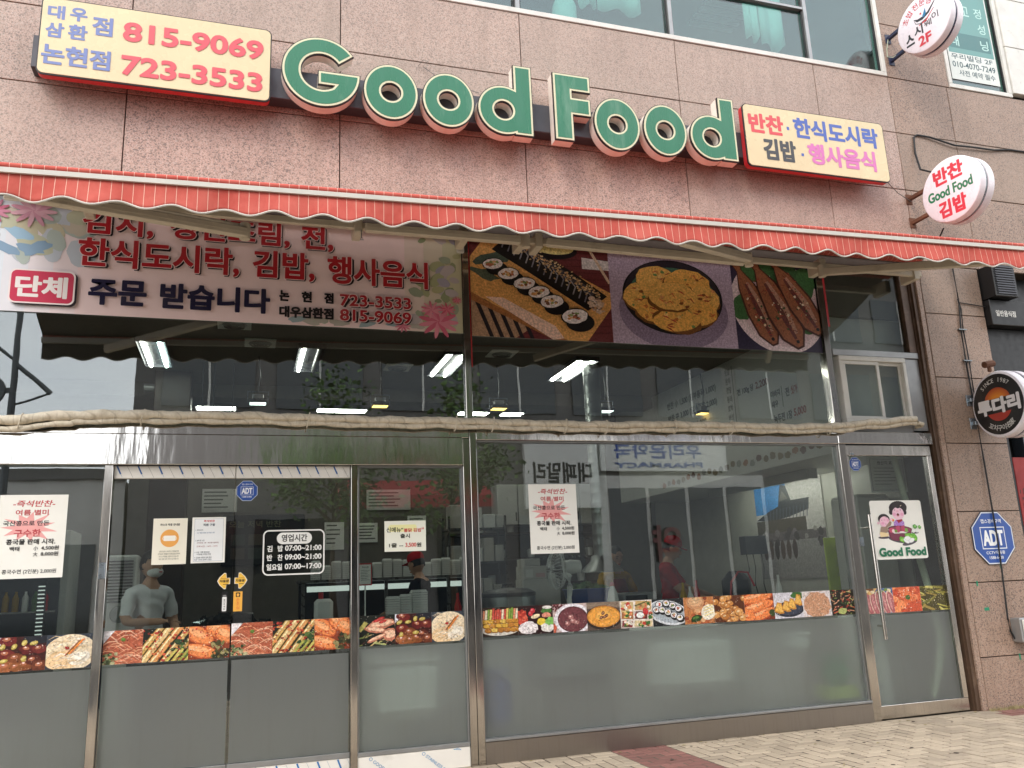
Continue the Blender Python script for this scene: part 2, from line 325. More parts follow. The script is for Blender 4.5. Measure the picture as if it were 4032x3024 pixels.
    def lathe(s, prof, c=(0, 0, 0), n=20, axis='Z', cap=True, rot=None):
        b = len(s.v); c = Vector(c)
        for r, h in prof:
            for k in range(n):
                t = 2 * math.pi * k / n; p = Vector((r * math.cos(t), r * math.sin(t), h))
                if axis == 'Y': p = Vector((p.x, p.z, p.y))
                elif axis == 'X': p = Vector((p.z, p.x, p.y))
                if rot is not None: p = rot @ p
                s.v.append(tuple(c + p))
        m = len(prof)
        for i in range(m - 1):
            for k in range(n): s.f.append((b + i * n + k, b + i * n + (k + 1) % n, b + (i + 1) * n + (k + 1) % n, b + (i + 1) * n + k))
        if cap: s.f.append(tuple(b + k for k in reversed(range(n)))); s.f.append(tuple(b + (m - 1) * n + k for k in range(n)))
        return s
    def sphere(s, c, r, n=12, m=8, sc=(1, 1, 1)):
        prof = [(max(1e-4, math.sin(math.pi * i / m)) * r, -math.cos(math.pi * i / m) * r) for i in range(m + 1)]
        b = len(s.v); s.lathe(prof, (0, 0, 0), n)
        for i in range(b, len(s.v)):
            v = s.v[i]; s.v[i] = (c[0] + v[0] * sc[0], c[1] + v[1] * sc[1], c[2] + v[2] * sc[2])
        return s
    def xform(s, M):
        s.v = [tuple(M @ Vector(v)) for v in s.v]; return s
    def build(s, name, mat, parent=None, loc=None, smooth=False, cols=None):
        off = rootloc(parent) if parent is not None else Vector(loc or (0, 0, 0))
        me = bpy.data.meshes.new(name); me.from_pydata([tuple(Vector(v) - off) for v in s.v], [], s.f)
        bm = bmesh.new(); bm.from_mesh(me); bmesh.ops.recalc_face_normals(bm, faces=bm.faces); bm.to_mesh(me); bm.free()
        me.materials.append(MATS[mat])
        if smooth:
            me.polygons.foreach_set('use_smooth', [True] * len(me.polygons))
            try: me.set_sharp_from_angle(angle=R(40))
            except Exception: pass
        me.update(); return mkobj(name, me, parent, loc)
def box(name, mat, parent, x0, y0, z0, x1, y1, z1, b=0.0, loc=None, smooth=False):
    m = MB(); (m.bbox(x0, y0, z0, x1, y1, z1, b) if b else m.box(x0, y0, z0, x1, y1, z1))
    return m.build(name, mat, parent, loc, smooth)

# ------------------------------------------------------------------ flat print (lettering, pictures)
_TX = {}
def text_mesh(body, off=0.0, res=4):
    k = (body, off, res)
    if k in _TX: return _TX[k]
    cu = bpy.data.curves.new('tmp', 'FONT'); cu.body = body; cu.size = 1.0; cu.offset = off; cu.fill_mode = 'FRONT'; cu.resolution_u = res
    ob = bpy.data.objects.new('tmp', cu)
    me = ob.to_mesh()
    v = [(p.co.x, p.co.y) for p in me.vertices]; f = [tuple(p.vertices) for p in me.polygons]
    ob.to_mesh_clear(); bpy.data.objects.remove(ob); bpy.data.curves.remove(cu)
    _TX[k] = (v, f); return _TX[k]
def clip_poly(pts, x0, y0, x1, y1):
    for ax, lim, sg in ((0, x0, 1), (0, x1, -1), (1, y0, 1), (1, y1, -1)):
        out = []
        for i in range(len(pts)):
            a, b = pts[i - 1], pts[i]; ia = (a[ax] - lim) * sg >= 0; ib = (b[ax] - lim) * sg >= 0
            if ia != ib:
                t = (lim - a[ax]) / (b[ax] - a[ax]); out.append((a[0] + (b[0] - a[0]) * t, a[1] + (b[1] - a[1]) * t))
            if ib: out.append(b)
        pts = out
        if len(pts) < 3: return []
    return pts
class Art:
    """layers of flat print on a plane; fn(u, v, d) maps to the world, d = height of the ink above the sheet"""
    STEP = 0.00006
    def __init__(s, fn, base=0.0006): s.fn = fn; s.d = base; s.v = []; s.f = []; s.c = []; s.rect = None; s.clip = None
    def tile(s, x0, z0, x1, z1): s.rect = (x0, z0, x1 - x0, z1 - z0); s.clip = (x0, z0, x1, z1); return s
    def T(s, p):
        if s.rect is None: return p
        return (s.rect[0] + p[0] * s.rect[2], s.rect[1] + p[1] * s.rect[3])
    def raw(s, pts, faces, col):
        b = len(s.v); s.d += s.STEP; s.v += [s.fn(p[0], p[1], s.d) for p in pts]
        c = hexc(col) if isinstance(col, str) else col
        for f in faces: s.f.append(tuple(b + i for i in f)); s.c.append(c)
    def poly(s, pts, col):
        pts = [s.T(p) for p in pts]
        if s.clip: pts = clip_poly(pts, *s.clip)
        if len(pts) >= 3: s.raw(pts, [tuple(range(len(pts)))], col)
        return s
    def rectf(s, x0, y0, x1, y1, col): return s.poly([(x0, y0), (x1, y0), (x1, y1), (x0, y1)], col)
    def rrect(s, x0, y0, x1, y1, r, col, n=6):
        pts = []
        for cx, cy, a0 in ((x1 - r, y1 - r, 0), (x0 + r, y1 - r, 90), (x0 + r, y0 + r, 180), (x1 - r, y0 + r, 270)):
            pts += [(cx + r * math.cos(R(a0 + 90 * i / n)), cy + r * math.sin(R(a0 + 90 * i / n))) for i in range(n + 1)]
        return s.poly(pts, col)
    def ell(s, cx, cy, rx, ry, col, rot=0, n=24, jag=0.0, rnd=random, a0=0, a1=360):
        pts = []; cr, sr = math.cos(R(rot)), math.sin(R(rot)); full = (a1 - a0) >= 360
        for i in range(n + (0 if full else 1)):
            a = R(a0 + (a1 - a0) * i / n); k = 1 + (rnd.uniform(-jag, jag) if jag else 0)
            x, y = rx * k * math.cos(a), ry * k * math.sin(a); pts.append((cx + x * cr - y * sr, cy + x * sr + y * cr))
        return s.poly(pts, col)
    def stroke(s, path, w, col):
        w = w if hasattr(w, '__len__') else [w] * len(path); Lp, Rp = [], []; m = len(path)
        for i, p in enumerate(path):
            a, b = path[max(i - 1, 0)], path[min(i + 1, m - 1)]; dx, dy = b[0] - a[0], b[1] - a[1]; q = math.hypot(dx, dy) or 1
            nx, ny = -dy / q, dx / q; Lp.append((p[0] + nx * w[i] / 2, p[1] + ny * w[i] / 2)); Rp.append((p[0] - nx * w[i] / 2, p[1] - ny * w[i] / 2))
        for i in range(m - 1): s.poly([Lp[i], Lp[i + 1], Rp[i + 1], Rp[i]], col); s.d -= s.STEP * 0.9
        s.d += s.STEP; return s
    def text(s, body, x0, y0, x1, y1, col, bold=0.0, off=0.012, shear=0.0, res=4, strikes=6, keep=False):
        """lettering fitted to the ink box x0..x1, y0..y1; bold = extra stroke half-width in metres"""
        v, f = text_mesh(body, off, res)
        if not v: return s
        ax = min(p[0] for p in v); bx = max(p[0] for p in v); ay = min(p[1] for p in v); by = max(p[1] for p in v)
        sx = (x1 - x0 - 2 * bold) / (bx - ax); sy = (y1 - y0 - 2 * bold) / max(1e-6, by - ay)
        if keep: sx = sy = min(sx, sy)
        pts = [(x0 + bold + (p[0] - ax) * sx + shear * (p[1] - ay) * sy, y0 + bold + (p[1] - ay) * sy) for p in v]
        offs = [(0, 0)] if not bold else [(bold * math.cos(2 * math.pi * k / strikes), bold * math.sin(2 * math.pi * k / strikes)) for k in range(strikes)] + [(0, 0)]
        for o in offs: s.raw([(p[0] + o[0], p[1] + o[1]) for p in pts], f, col)
        return s
    def blob(s, cx, cy, r, col, jag=0.25, n=12, sy=1.0, rnd=random): return s.ell(cx, cy, r, r * sy, col, rot=rnd.uniform(0, 180), n=n, jag=jag, rnd=rnd)
    def build(s, name, parent, mat='ink', loc=None):
        off = rootloc(parent) if parent is not None else Vector(loc or (0, 0, 0))
        me = bpy.data.meshes.new(name); me.from_pydata([tuple(Vector(v) - off) for v in s.v], [], s.f)
        ca = me.color_attributes.new('Col', 'FLOAT_COLOR', 'CORNER'); buf = []
        for p, c in zip(me.polygons, s.c): buf += [c[0], c[1], c[2], 1.0] * p.loop_total
        ca.data.foreach_set('color', buf); me.materials.append(MATS[mat]); me.update()
        return mkobj(name, me, parent, loc)
def front(y): return lambda u, v, d: (u, y - d, v)                       # a sheet facing the street
def onwall(x, sign=-1): return lambda u, v, d: (x + sign * d, u, v)     # a sheet on a side wall

# ================================================================== THE SETTING: ground
def struct(name, mb, mat, parent=None):
    o = mb.build(name, mat, parent)
    if parent is None: tag(o, kind='structure')
    return o
struct('ground', MB().box(-60, -90, -0.60, 80, 40, -0.30), 'asphalt')
struct('road', MB().box(-60, -13.6, -0.30, 80, -5.6, -0.10), 'asphalt')
pavement = struct('pavement', MB().box(-20, -5.6, -0.30, 30, 0.10, -0.0045), 'paver_joint')
struct('kerb', MB().bbox(-20, -5.82, -0.30, 30, -5.60, 0.0, 0.012), 'concrete')
struct('far_pavement', MB().box(-60, -22, -0.30, 80, -13.6, 0.02), 'concrete')

# herringbone pavers: 0.20 x 0.10 m blocks with open joints
PW, PL = 0.10, 0.20
SX0, SX1 = 30, 35                                               # columns of the dark red band that crosses the pavement
def paver_mesh(name, w, l, h=0.03):
    g = 0.005; m = MB().bbox(g, g, -h, w - g, l - g, 0.0, 0.006)
    me = bpy.data.meshes.new(name); me.from_pydata(m.v, [], m.f); return me
PM = {}
for k in ('paver_buff', 'paver_red'):
    for key, w, l in (('h', PL, PW), ('v', PW, PL), ('s', PW, PW)):
        me = paver_mesh('paver', w, l); me.materials.append(MATS[k]); PM[k, key] = me
rngp = random.Random(3)
cells = []
inb = lambda i: SX0 <= i < SX1
for i in range(-85, 150):
    for j in range(0, 55):
        x = i * PW; y = -0.125 - (j + 1) * PW; k = (i + j) % 4; col = 'paver_red' if (i * PW > 6.86 and j < 3) else 'paver_buff'
        if k == 0:
            if not inb(i) and not inb(i + 1): cells.append((x, y, 'h', col))
            elif not inb(i): cells.append((x, y, 's', col))
            elif not inb(i + 1): cells.append((x + PW, y, 's', col))
        elif k == 2 and not inb(i): cells.append((x, y - PW, 'v', col))
        elif k == 3 and j == 0 and not inb(i): cells.append((x, y, 's', col))
for j in range(-1, 55):                                         # running bond inside the band
    y = -0.125 - (j + 1) * PW
    for off, key in (((0, 'h'), (2, 'h'), (4, 's')) if j % 2 else ((0, 's'), (1, 'h'), (3, 'h'))): cells.append(((SX0 + off) * PW, y + (0.001 if j < 0 else 0), key, 'paver_red'))
for i in range(-45, 75):
    if not (SX0 <= i * 2 < SX1): cells.append((i * PL, -0.124, 'h', 'paver_buff'))
cells.append((35 * PW, -0.124, 's', 'paver_buff'))
near = []
for c in cells:
    x, y = c[0] + 0.1, c[1] + 0.05
    if -9 < x < 15 and y > -5.6: near.append((math.hypot(x - 3.9, (y + 0.5) * 1.6) + (0 if x > 1.5 else 3), c))
near.sort(key=lambda t: t[0])
stuff_mb = {'paver_buff': MB(), 'paver_red': MB()}; stuff_n = {'paver_buff': [], 'paver_red': []}
DIM = {'h': (PL, PW), 'v': (PW, PL), 's': (PW, PW)}
for n, (dd, (x, y, key, mk)) in enumerate(near):
    dz = rngp.uniform(-0.003, 0.0015)
    if n < 300:
        o = bpy.data.objects.new('paver', PM[mk, key]); COL.objects.link(o); o.parent = pavement; o.location = (x, y, dz)
        o.rotation_euler = (rngp.uniform(-.008, .008), rngp.uniform(-.008, .008), rngp.uniform(-.006, .006))
    else:
        w, l = DIM[key]; g = 0.005
        stuff_mb[mk].box(x + g, y + g, -0.03, x + w - g, y + l - g, dz); stuff_n[mk].append(rngp.random())
for mk, m in stuff_mb.items():
    o = m.build('paver_field', mk, pavement); tag(o, kind='stuff')
    ca = o.data.color_attributes.new('Col', 'FLOAT_COLOR', 'CORNER'); buf = []
    for i in range(len(o.data.polygons)):
        r = stuff_n[mk][i // 6]; buf += [r, r, r, 1] * 4
    ca.data.foreach_set('color', buf)
# weeds and dirt at the foot of the column
wd = MB(); rw = random.Random(5)
for i in range(420):
    x = rw.uniform(6.95, 7.75); y = -0.13 + rw.gauss(0, 0.02); a = rw.uniform(0, 6.28); h = rw.uniform(0.01, 0.045)
    wd.add([(x - .004, y, 0.0), (x + .004, y, 0.0), (x + h * .5 * math.cos(a), y + h * .5 * math.sin(a), h)], [(0, 1, 2)])
tag(wd.build('weed_tuft', 'dry_weed'), 'thin dry weeds at the foot of the granite column', 'weeds', kind='stuff')

gm = MB(); rg = random.Random(17)                                # old chewing gum and spots of dirt trodden into the blocks
for i in range(60):
    x, y, r_ = rg.uniform(1.5, 7.6), rg.uniform(-2.2, -0.12), rg.uniform(.008, .02)
    gm.lathe([(r_, 0.0), (r_ * .9, .0028), (r_ * .4, .0034)], (x, y, 0.0), 9)
tag(gm.build('gum_spots', 'joint'), 'dark gum spots trodden into the pale pavers', 'gum', kind='stuff')
lt_ = MB()
for i in range(26):
    x, y, a_ = rg.uniform(1.9, 7.2), rg.choice([rg.uniform(-.16, -.075), rg.uniform(-1.6, -.1)]), rg.uniform(0, 6.28); k = rg.uniform(.012, .028); c_, s_ = math.cos(a_), math.sin(a_)
    lt_.add([(x - k * c_, y - k * s_, .003), (x + k * .4 * s_, y - k * .4 * c_, .008), (x + k * c_, y + k * s_, .004), (x - k * .4 * s_, y + k * .4 * c_, .009)], [(0, 1, 2, 3)])
tag(lt_.build('leaf_litter', 'dry_weed'), 'dry leaf scraps along the foot of the shopfront', 'leaves', kind='stuff')

# ================================================================== granite facade
W = -0.10                                                    # face of the stone
fac = thing('granite_building', 'pink granite office building with green glass upper windows above the shop', 'building', (3, W, 0))
XJ = [-4.48, -2.74, -1.004, 0.742, 2.486, 4.21, 5.944]
ZU = [4.60, 5.478, 6.185, 6.895]
def panel(x0, z0, x1, z1, y=W, d=0.06, parent=fac, mat='granite'):
    g = 0.0045; dy = random.uniform(-0.0012, 0.0012)
    return MB().bbox(x0 + g, y + dy, z0 + g, x1 - g, y + d, z1 - g, 0.003).build('panel', mat, parent)
for i in range(len(XJ) - 1):
    for j in range(3): panel(XJ[i], ZU[j], XJ[i + 1], ZU[j + 1])
for j in range(3): panel(5.944, ZU[j], 6.965, ZU[j + 1])
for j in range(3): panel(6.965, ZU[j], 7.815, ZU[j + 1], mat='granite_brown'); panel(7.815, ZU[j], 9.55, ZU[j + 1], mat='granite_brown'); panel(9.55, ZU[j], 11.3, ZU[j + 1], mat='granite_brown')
ZC = [0.0, 0.488, 1.205, 1.913, 2.621, 3.33, 4.04, 4.60]
for j in range(7):
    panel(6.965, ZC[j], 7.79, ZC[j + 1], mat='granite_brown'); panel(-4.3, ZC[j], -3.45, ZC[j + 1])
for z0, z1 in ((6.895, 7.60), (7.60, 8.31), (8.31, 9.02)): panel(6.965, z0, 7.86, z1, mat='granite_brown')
for x0, x1 in ((-4.48, -2.74), (-2.74, -1.004)):
    for z0, z1 in ((6.895, 7.60), (7.60, 8.31), (8.31, 9.02)): panel(x0, z0, x1, z1)
for i in range(-4, 12):
    x0 = 1.0 * i * 1.74 / 1.0; 
    if -4.6 < x0 < 11.0: panel(max(-4.48, x0), 9.02, min(11.3, x0 + 1.74), 9.9)
for z0, z1 in ((6.95, 7.60), (7.60, 8.30), (8.30, 9.02)):
    panel(8.835, z0, 10.3, z1, W - 0.03, 0.08, fac, 'alu_white')
# backing wall behind the stone: the dark of the open joints
bk = MB().box(-4.48, W + 0.03, 4.60, 11.3, W + 0.25, 6.90)
bk.box(6.97, W + 0.03, 0, 7.78, 0.6, 4.60); bk.box(-4.29, W + 0.03, 0, -3.46, 0.6, 4.60); bk.box(6.97, W + 0.03, 6.90, 7.85, W + 0.25, 9.02); bk.box(-4.48, W + 0.03, 6.90, -1.01, W + 0.25, 9.02); bk.box(-4.48, W + 0.03, 9.02, 11.3, W + 0.25, 9.9); bk.box(8.84, W + 0.06, 6.9, 11.3, W + 0.25, 9.02)
bk.build('backing_wall', 'joint', fac)
# stone return and bronze frame between the column and the shop window
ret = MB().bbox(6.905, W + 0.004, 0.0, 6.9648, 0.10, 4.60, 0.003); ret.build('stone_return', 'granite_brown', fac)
bf = MB().bbox(6.855, -0.075, 0, 6.903, 0.08, 4.60, 0.004); bf.box(6.835, -0.05, 0, 6.856, 0.06, 4.60); bf.build('bronze_jamb', 'brown_frame', fac)
box('soffit', 'joint', fac, -3.45, W + 0.01, 4.52, 6.90, 0.3, 4.61)

# ---- second-floor windows
def window(x0, z0, x1, z1, mull, transoms, sill=True):
    w = MB(); y = W - 0.012
    w.bbox(x0, y, z0, x1, W + 0.10, z0 + 0.055, 0.004); w.bbox(x0, y, z0 + 0.055, x0 + 0.05, W + 0.10, z1, 0.004); w.bbox(x1 - 0.05, y, z0 + 0.055, x1, W + 0.10, z1, 0.004)
    fr = w.build('window', 'alu_white', fac)
    for xm in mull: box('mullion', 'alu_grey', fr, xm - 0.022, y + 0.006, z0 + 0.056, xm + 0.022, W + 0.09, z1)
    xs = [x0 + 0.05] + list(mull) + [x1 - 0.05]
    for i in range(len(xs) - 1):
        a, b = xs[i] + (0.022 if i else 0), xs[i + 1] - (0.022 if i < len(xs) - 2 else 0)
        zs = [z0 + 0.056] + [t for k, t in transoms if k == i] + [z1]
        for j in range(len(zs) - 1):
            MB().box(a + 0.004, W + 0.045, zs[j] + 0.004, b - 0.004, W + 0.053, zs[j + 1] - 0.03).build('pane', 'glass_green', fr)
            g = MB(); t = 0.018                                                 # black gasket round each pane
            g.box(a, W + 0.02, zs[j], b, W + 0.044, zs[j] + t); g.box(a, W + 0.02, zs[j] + t, a + t, W + 0.044, zs[j + 1] - 0.03); g.box(b - t, W + 0.02, zs[j] + t, b, W + 0.044, zs[j + 1] - 0.03)
            g.build('gasket', 'black_plastic', fr)
            if j: box('transom', 'alu_grey', fr, a, W + 0.0, zs[j] - 0.03, b, W + 0.08, zs[j] - 0.001)
    return fr
w1 = window(-1.0, 6.898, 6.955, 9.02, (0.74, 2.475, 4.19, 5.93), ((3, 7.62), (1, 7.62)))
w2 = window(7.865, 6.90, 8.832, 9.02, (), ())
rm = MB(); rm.box(-1.0, 3.6, 6.9, 11.2, 3.7, 9.6); rm.box(-1.0, 0.2, 9.5, 11.2, 3.6, 9.6); rm.box(-1.0, 0.16, 6.7, 11.2, 3.6, 6.88); rm.box(-1.1, 0.2, 6.7, -1.0, 3.6, 9.6); rm.box(11.2, 0.2, 6.7, 11.3, 3.6, 9.6)
rm.build('upper_room', 'room_dark', fac)
rb = MB()
for i in range(14): rb.bbox(6.15, 0.5 + i * 0.16, 9.38, 6.9, 0.58 + i * 0.16, 9.44, 0.01)
rb.build('ceiling_slat', 'alu_white', fac)
# hanging cloths behind the upper glass
def cloth(x0, x1, z0, z1, y, seed, label):
    r = random.Random(seed); m = MB(); nx, nz = 14, 6
    vs = []
    for j in range(nz + 1):
        for i in range(nx + 1):
            u, v = i / nx, j / nz
            vs.append((x0 + (x1 - x0) * u, y + 0.03 * math.sin(u * 9 + seed) * (1 - v), z0 + (z1 - z0) * v - (0.05 * math.sin(u * 3.1) + 0.03 * math.sin(u * 8 + seed)) * (1 - v)))
    m.add(vs, [(j * (nx + 1) + i, j * (nx + 1) + i + 1, (j + 1) * (nx + 1) + i + 1, (j + 1) * (nx + 1) + i) for j in range(nz) for i in range(nx)])
    o = m.build('hanging_cloth', 'curtain', loc=(x0, y, z0), smooth=True); so = o.modifiers.new('s', 'SOLIDIFY'); so.thickness = 0.004
    return tag(o, label, 'cloth', 'cloths hanging behind the upper window')
for k, (x0, x1, z0, z1) in enumerate(((3.28, 3.50, 7.42, 9.0), (3.52, 4.02, 7.42, 9.0), (5.36, 5.52, 7.38, 9.0), (5.55, 5.86, 7.30, 9.0), (1.9, 2.35, 7.5, 9.0), (2.7, 3.2, 7.62, 9.0))):
    cloth(x0, x1, z0, z1, 0.22, k, ['narrow pale cloth hanging beside the wide one behind upper window', 'wide pale cloth hanging left of the plain upper mullion', 'narrow pale cloth hanging under the opening upper light', 'pale cloth hanging against the mullion under the opening light', 'pale cloth above the letter d of the green sign', 'short pale cloth high behind the second upper pane'][k])
jar = MB().lathe([(0.11, 0), (0.13, 0.1), (0.13, 0.42), (0.1, 0.5), (0.09, 0.5)], (3.15, 0.3, 6.96), 16)
tag(jar.build('white_tub', 'curtain', loc=(3.15, 0.3, 6.96), smooth=True), 'pale plastic tub standing on the upper window ledge', 'tub')
# printed notice on the right upper window
nb = MB().box(7.98, W + 0.036, 7.06, 8.72, W + 0.040, 8.5); ntc = nb.build('window_notice', 'curtain', loc=(8.35, W + 0.04, 7.06)); tag(ntc, 'pale printed notice with a phone number stuck on the narrow upper window', 'notice')
a = Art(front(W + 0.036)); g1 = '5f8f8a'; g2 = '3c5a60'
a.rectf(8.0, 7.43, 8.70, 8.46, '6f9f9c'); a.rectf(8.03, 7.50, 8.67, 7.72, '527f80')
a.text('우리빌딩 2F', 8.02, 7.34, 8.66, 7.42, g2); a.text('010-4070-7249', 8.02, 7.23, 8.68, 7.31, g2); a.text('사전 예약 필수', 8.10, 7.12, 8.66, 7.20, g2)
for i, (s_, x, z) in enumerate((('태', 8.06, 7.53), ('닝', 8.52, 7.53), ('육', 8.06, 7.76), ('성', 8.52, 7.76), ('근', 8.10, 7.98), ('고', 8.30, 7.98), ('정', 8.50, 7.98))): a.text(s_, x, z, x + 0.12, z + 0.14, 'b9ddd6')
a.build('lettering', ntc, 'ink')

# ================================================================== shopfront: posts, lintel, transoms, panes
sf = thing('shopfront', 'stainless steel shopfront with large glass panes under the red awning', 'shopfront', (1.8, 0, 0))
def post(x0, x1, z0, z1, y0=-0.055, y1=0.06, mat='steel_post', name='post'): return MB().bbox(x0, y0, z0, x1, y1, z1, 0.003).build(name, mat, sf)
post(-0.982, -0.922, 0, 2.384); post(0.855, 0.909, 0, 2.384); post(1.799, 1.858, 0, 2.62, -0.055); post(1.860, 1.918, 0, 2.716, -0.062)
post(1.848, 1.906, 2.718, 4.52, -0.035); post(5.660, 5.742, 0, 2.606); post(5.662, 5.738, 2.735, 4.52, -0.04)
post(-3.45, -3.39, 0, 4.52)
post(-2.86, -2.80, 0, 2.384)
# lintel over the doors: two stacked channels
MB().bbox(-3.388, -0.075, 2.386, 1.797, 0.05, 2.622, 0.004).build('lintel', 'steel_lintel', sf)
MB().bbox(-3.388, -0.060, 2.624, 1.857, 0.05, 2.716, 0.004).build('lintel', 'steel_lintel', sf)
MB().bbox(1.920, -0.060, 2.608, 5.661, 0.05, 2.716, 0.004).build('transom', 'steel_lintel', sf)
MB().bbox(5.663, -0.058, 2.612, 6.834, 0.05, 2.734, 0.004).build('transom', 'steel_lintel', sf)
MB().box(5.744, -0.03, 2.600, 6.80, 0.03, 2.611).build('shadow_gap', 'black_plastic', sf)
# sill under the wide window
MB().bbox(1.920, -0.060, 0.0, 5.659, 0.06, 0.168, 0.004).build('sill', 'steel_dull', sf)
MB().bbox(1.920, -0.068, 0.170, 5.659, 0.055, 0.190, 0.003).build('glazing_bead', 'alu_grey', sf)
MB().bbox(0.911, -0.050, 0.150, 1.797, 0.05, 0.180, 0.003).build('glazing_bead', 'alu_grey', sf)
MB().bbox(-3.388, -0.05, 0.0, -0.984, 0.05, 0.17, 0.004).build('sill', 'steel_dull', sf)
MB().bbox(0.911, -0.045, 0.0, 1.797, 0.05, 0.148, 0.003).build('kick_plate', 'film_white', sf)
# slim beads round the panes
bd = MB(); 
for x0, x1, z0, z1 in ((0.911, 1.797, 0.18, 2.384), (1.920, 5.659, 0.19, 2.606)):
    bd.box(x0, -0.03, z0, x0 + 0.012, 0.03, z1); bd.box(x1 - 0.012, -0.03, z0, x1, 0.03, z1); bd.box(x0 + 0.012, -0.03, z1 - 0.012, x1 - 0.012, 0.03, z1)
bd.build('glazing_bead', 'alu_grey', sf)
def pane(x0, z0, x1, z1, y=0.0, mat='glass', name='pane', parent=sf): return MB().box(x0, y, z0, x1, y + 0.008, z1).build(name, mat, parent)
pane(-2.80, 0.17, -0.984, 2.384); pane(-3.39, 0.17, -2.86, 2.384); pane(0.923, 0.18, 1.785, 2.372); pane(1.932, 0.19, 5.647, 2.594)
pane(-3.388, 2.718, 1.846, 4.52); pane(1.908, 2.718, 5.660, 4.52); pane(5.745, 3.60, 6.735, 4.52)
def film(x0, z0, x1, z1, parent, y=-0.0026): return MB().add([(x0, y, z0), (x1, y, z0), (x1, y, z1), (x0, y, z1)], [(0, 1, 2, 3)]).build('frosted_film', 'frosted', parent)
film(-2.79, 0.175, -0.985, 0.915, sf); film(0.925, 0.183, 1.783, 0.935, sf); film(1.934, 0.193, 5.645, 0.945, sf)
# head of the small upper window bay
MB().bbox(5.745, -0.045, 3.535, 6.834, 0.05, 3.60, 0.004).build('transom', 'alu_grey', sf); MB().bbox(6.737, -0.04, 3.60, 6.834, 0.05, 4.52, 0.004).build('post', 'brown_frame', sf)
MB().bbox(6.645, -0.03, 2.76, 6.834, 0.03, 3.53, 0.004).build('side_panel', 'alu_grey', sf)
MB().box(5.744, -0.02, 2.736, 6.645, 0.03, 2.82).build('sill', 'alu_grey', sf)
# red printed strip behind the upper post
rs = MB().box(1.911, -0.004, 3.27, 1.926, -0.001, 4.46); o = rs.build('red_film_strip', 'red_metal', sf)
box('red_film_strip', 'red_metal', sf, 5.746, -0.004, 3.85, 5.79, -0.001, 4.46)
box('white_film_strip', 'alu_white', sf, 5.746, -0.004, 3.20, 5.785, -0.0012, 3.849) if False else None

# small sliding window beside the post
sw = thing('sliding_window', 'small white framed sliding window above the glass side door', 'window', (6.2, 0, 2.83))
fr = MB(); 
fr.bbox(5.80, -0.055, 2.822, 6.642, 0.03, 2.862, 0.004); fr.bbox(5.80, -0.055, 3.482, 6.642, 0.03, 3.532, 0.004); fr.bbox(5.80, -0.055, 2.863, 5.842, 0.03, 3.481, 0.004); fr.bbox(6.602, -0.055, 2.863, 6.642, 0.03, 3.481, 0.004)
fr.build('frame', 'alu_white', sw)
s1 = MB(); s1.bbox(5.843, -0.045, 2.864, 6.30, -0.02, 2.900, 0.003); s1.bbox(5.843, -0.045, 3.445, 6.30, -0.02, 3.480, 0.003); s1.bbox(5.843, -0.045, 2.901, 5.878, -0.02, 3.444, 0.003); s1.bbox(6.262, -0.045, 2.901, 6.30, -0.02, 3.444, 0.003)
sa = s1.build('sash', 'alu_white', sw); pane(5.879, 2.901, 6.261, 3.444, -0.034, 'glass', 'pane', sa)
s2 = MB(); s2.bbox(6.26, -0.015, 2.864, 6.60, 0.01, 2.895, 0.003); s2.bbox(6.26, -0.015, 3.45, 6.60, 0.01, 3.480, 0.003); s2.bbox(6.57, -0.015, 2.896, 6.60, 0.01, 3.449, 0.003)
sb = s2.build('sash', 'alu_white', sw); pane(6.301, 2.896, 6.569, 3.449, -0.004, 'glass', 'pane', sb)

# ---- doors
def slide_door(x0, x1, label, film_y):
    d = thing('sliding_door', label, 'door', ((x0 + x1) / 2, 0, 0), 'automatic sliding doors')
    MB().box(x0, 0.0, 0.19, x1, 0.01, 2.285).build('pane', 'glass', d); film(x0 + 0.010, 0.192, x1 - 0.010, 0.915, d)
    b = MB().bbox(x0, -0.022, 2.286, x1, 0.03, 2.383, 0.003).build('top_rail', 'film_white', d)
    MB().bbox(x0, -0.022, 0.03, x1, 0.03, 0.150, 0.003).build('bottom_rail', 'film_white', d); MB().bbox(x0, -0.027, 0.151, x1, 0.032, 0.189, 0.003).build('bottom_bead', 'alu_grey', d)
    a = Art(front(-0.0222))
    x = x0 + 0.02; 
    while x < x1 - 0.06:
        a.stroke([(x, 2.380), (x + 0.028, 2.318)], 0.011, '2c5f9e'); a.stroke([(x + 0.07, 2.380), (x + 0.115, 2.292)], 0.002, '8a8a88'); a.stroke([(x + 0.030, 2.316), (x + 0.040, 2.296)], 0.003, '9db4c8'); x += 0.147
    x = x0 + 0.05
    while x < x1 - 0.06:
        a.stroke([(x, 0.146), (x + 0.03, 0.07)], 0.012, '2c6fae'); a.stroke([(x + 0.07, 0.146), (x + 0.11, 0.06)], 0.002, '8fa6b8'); x += 0.15
    a.build('film_print', d); return d
slide_door(-0.920, -0.044, 'left sliding glass leaf with a mask notice and job notice stuck on it', 0)
slide_door(-0.038, 0.853, 'right sliding glass leaf carrying the white opening hours lettering', 0)
ap = Art(front(-0.0452)); ap.text('GOODS', 1.02, 0.03, 1.10, 0.055, '4f7fae') if False else None
for x, s_ in ((0.99, '○ GOODS'), (1.40, '○ STAINLESS STEEL')):
    v, f = text_mesh(s_, 0.01); k = 0.034; ca_, sa_ = math.cos(R(-38)), math.sin(R(-38))
    ap.raw([(x + (p[0] * ca_ - p[1] * sa_) * k, 0.128 + (p[0] * sa_ + p[1] * ca_) * k) for p in v if True], f, '3f86b8')
ap.stroke([(1.66, 0.14), (1.72, 0.13), (1.70, 0.145), (1.66, 0.135)], 0.004, '4f8fbf'); ap.clip = None
ap.build('film_print', sf)

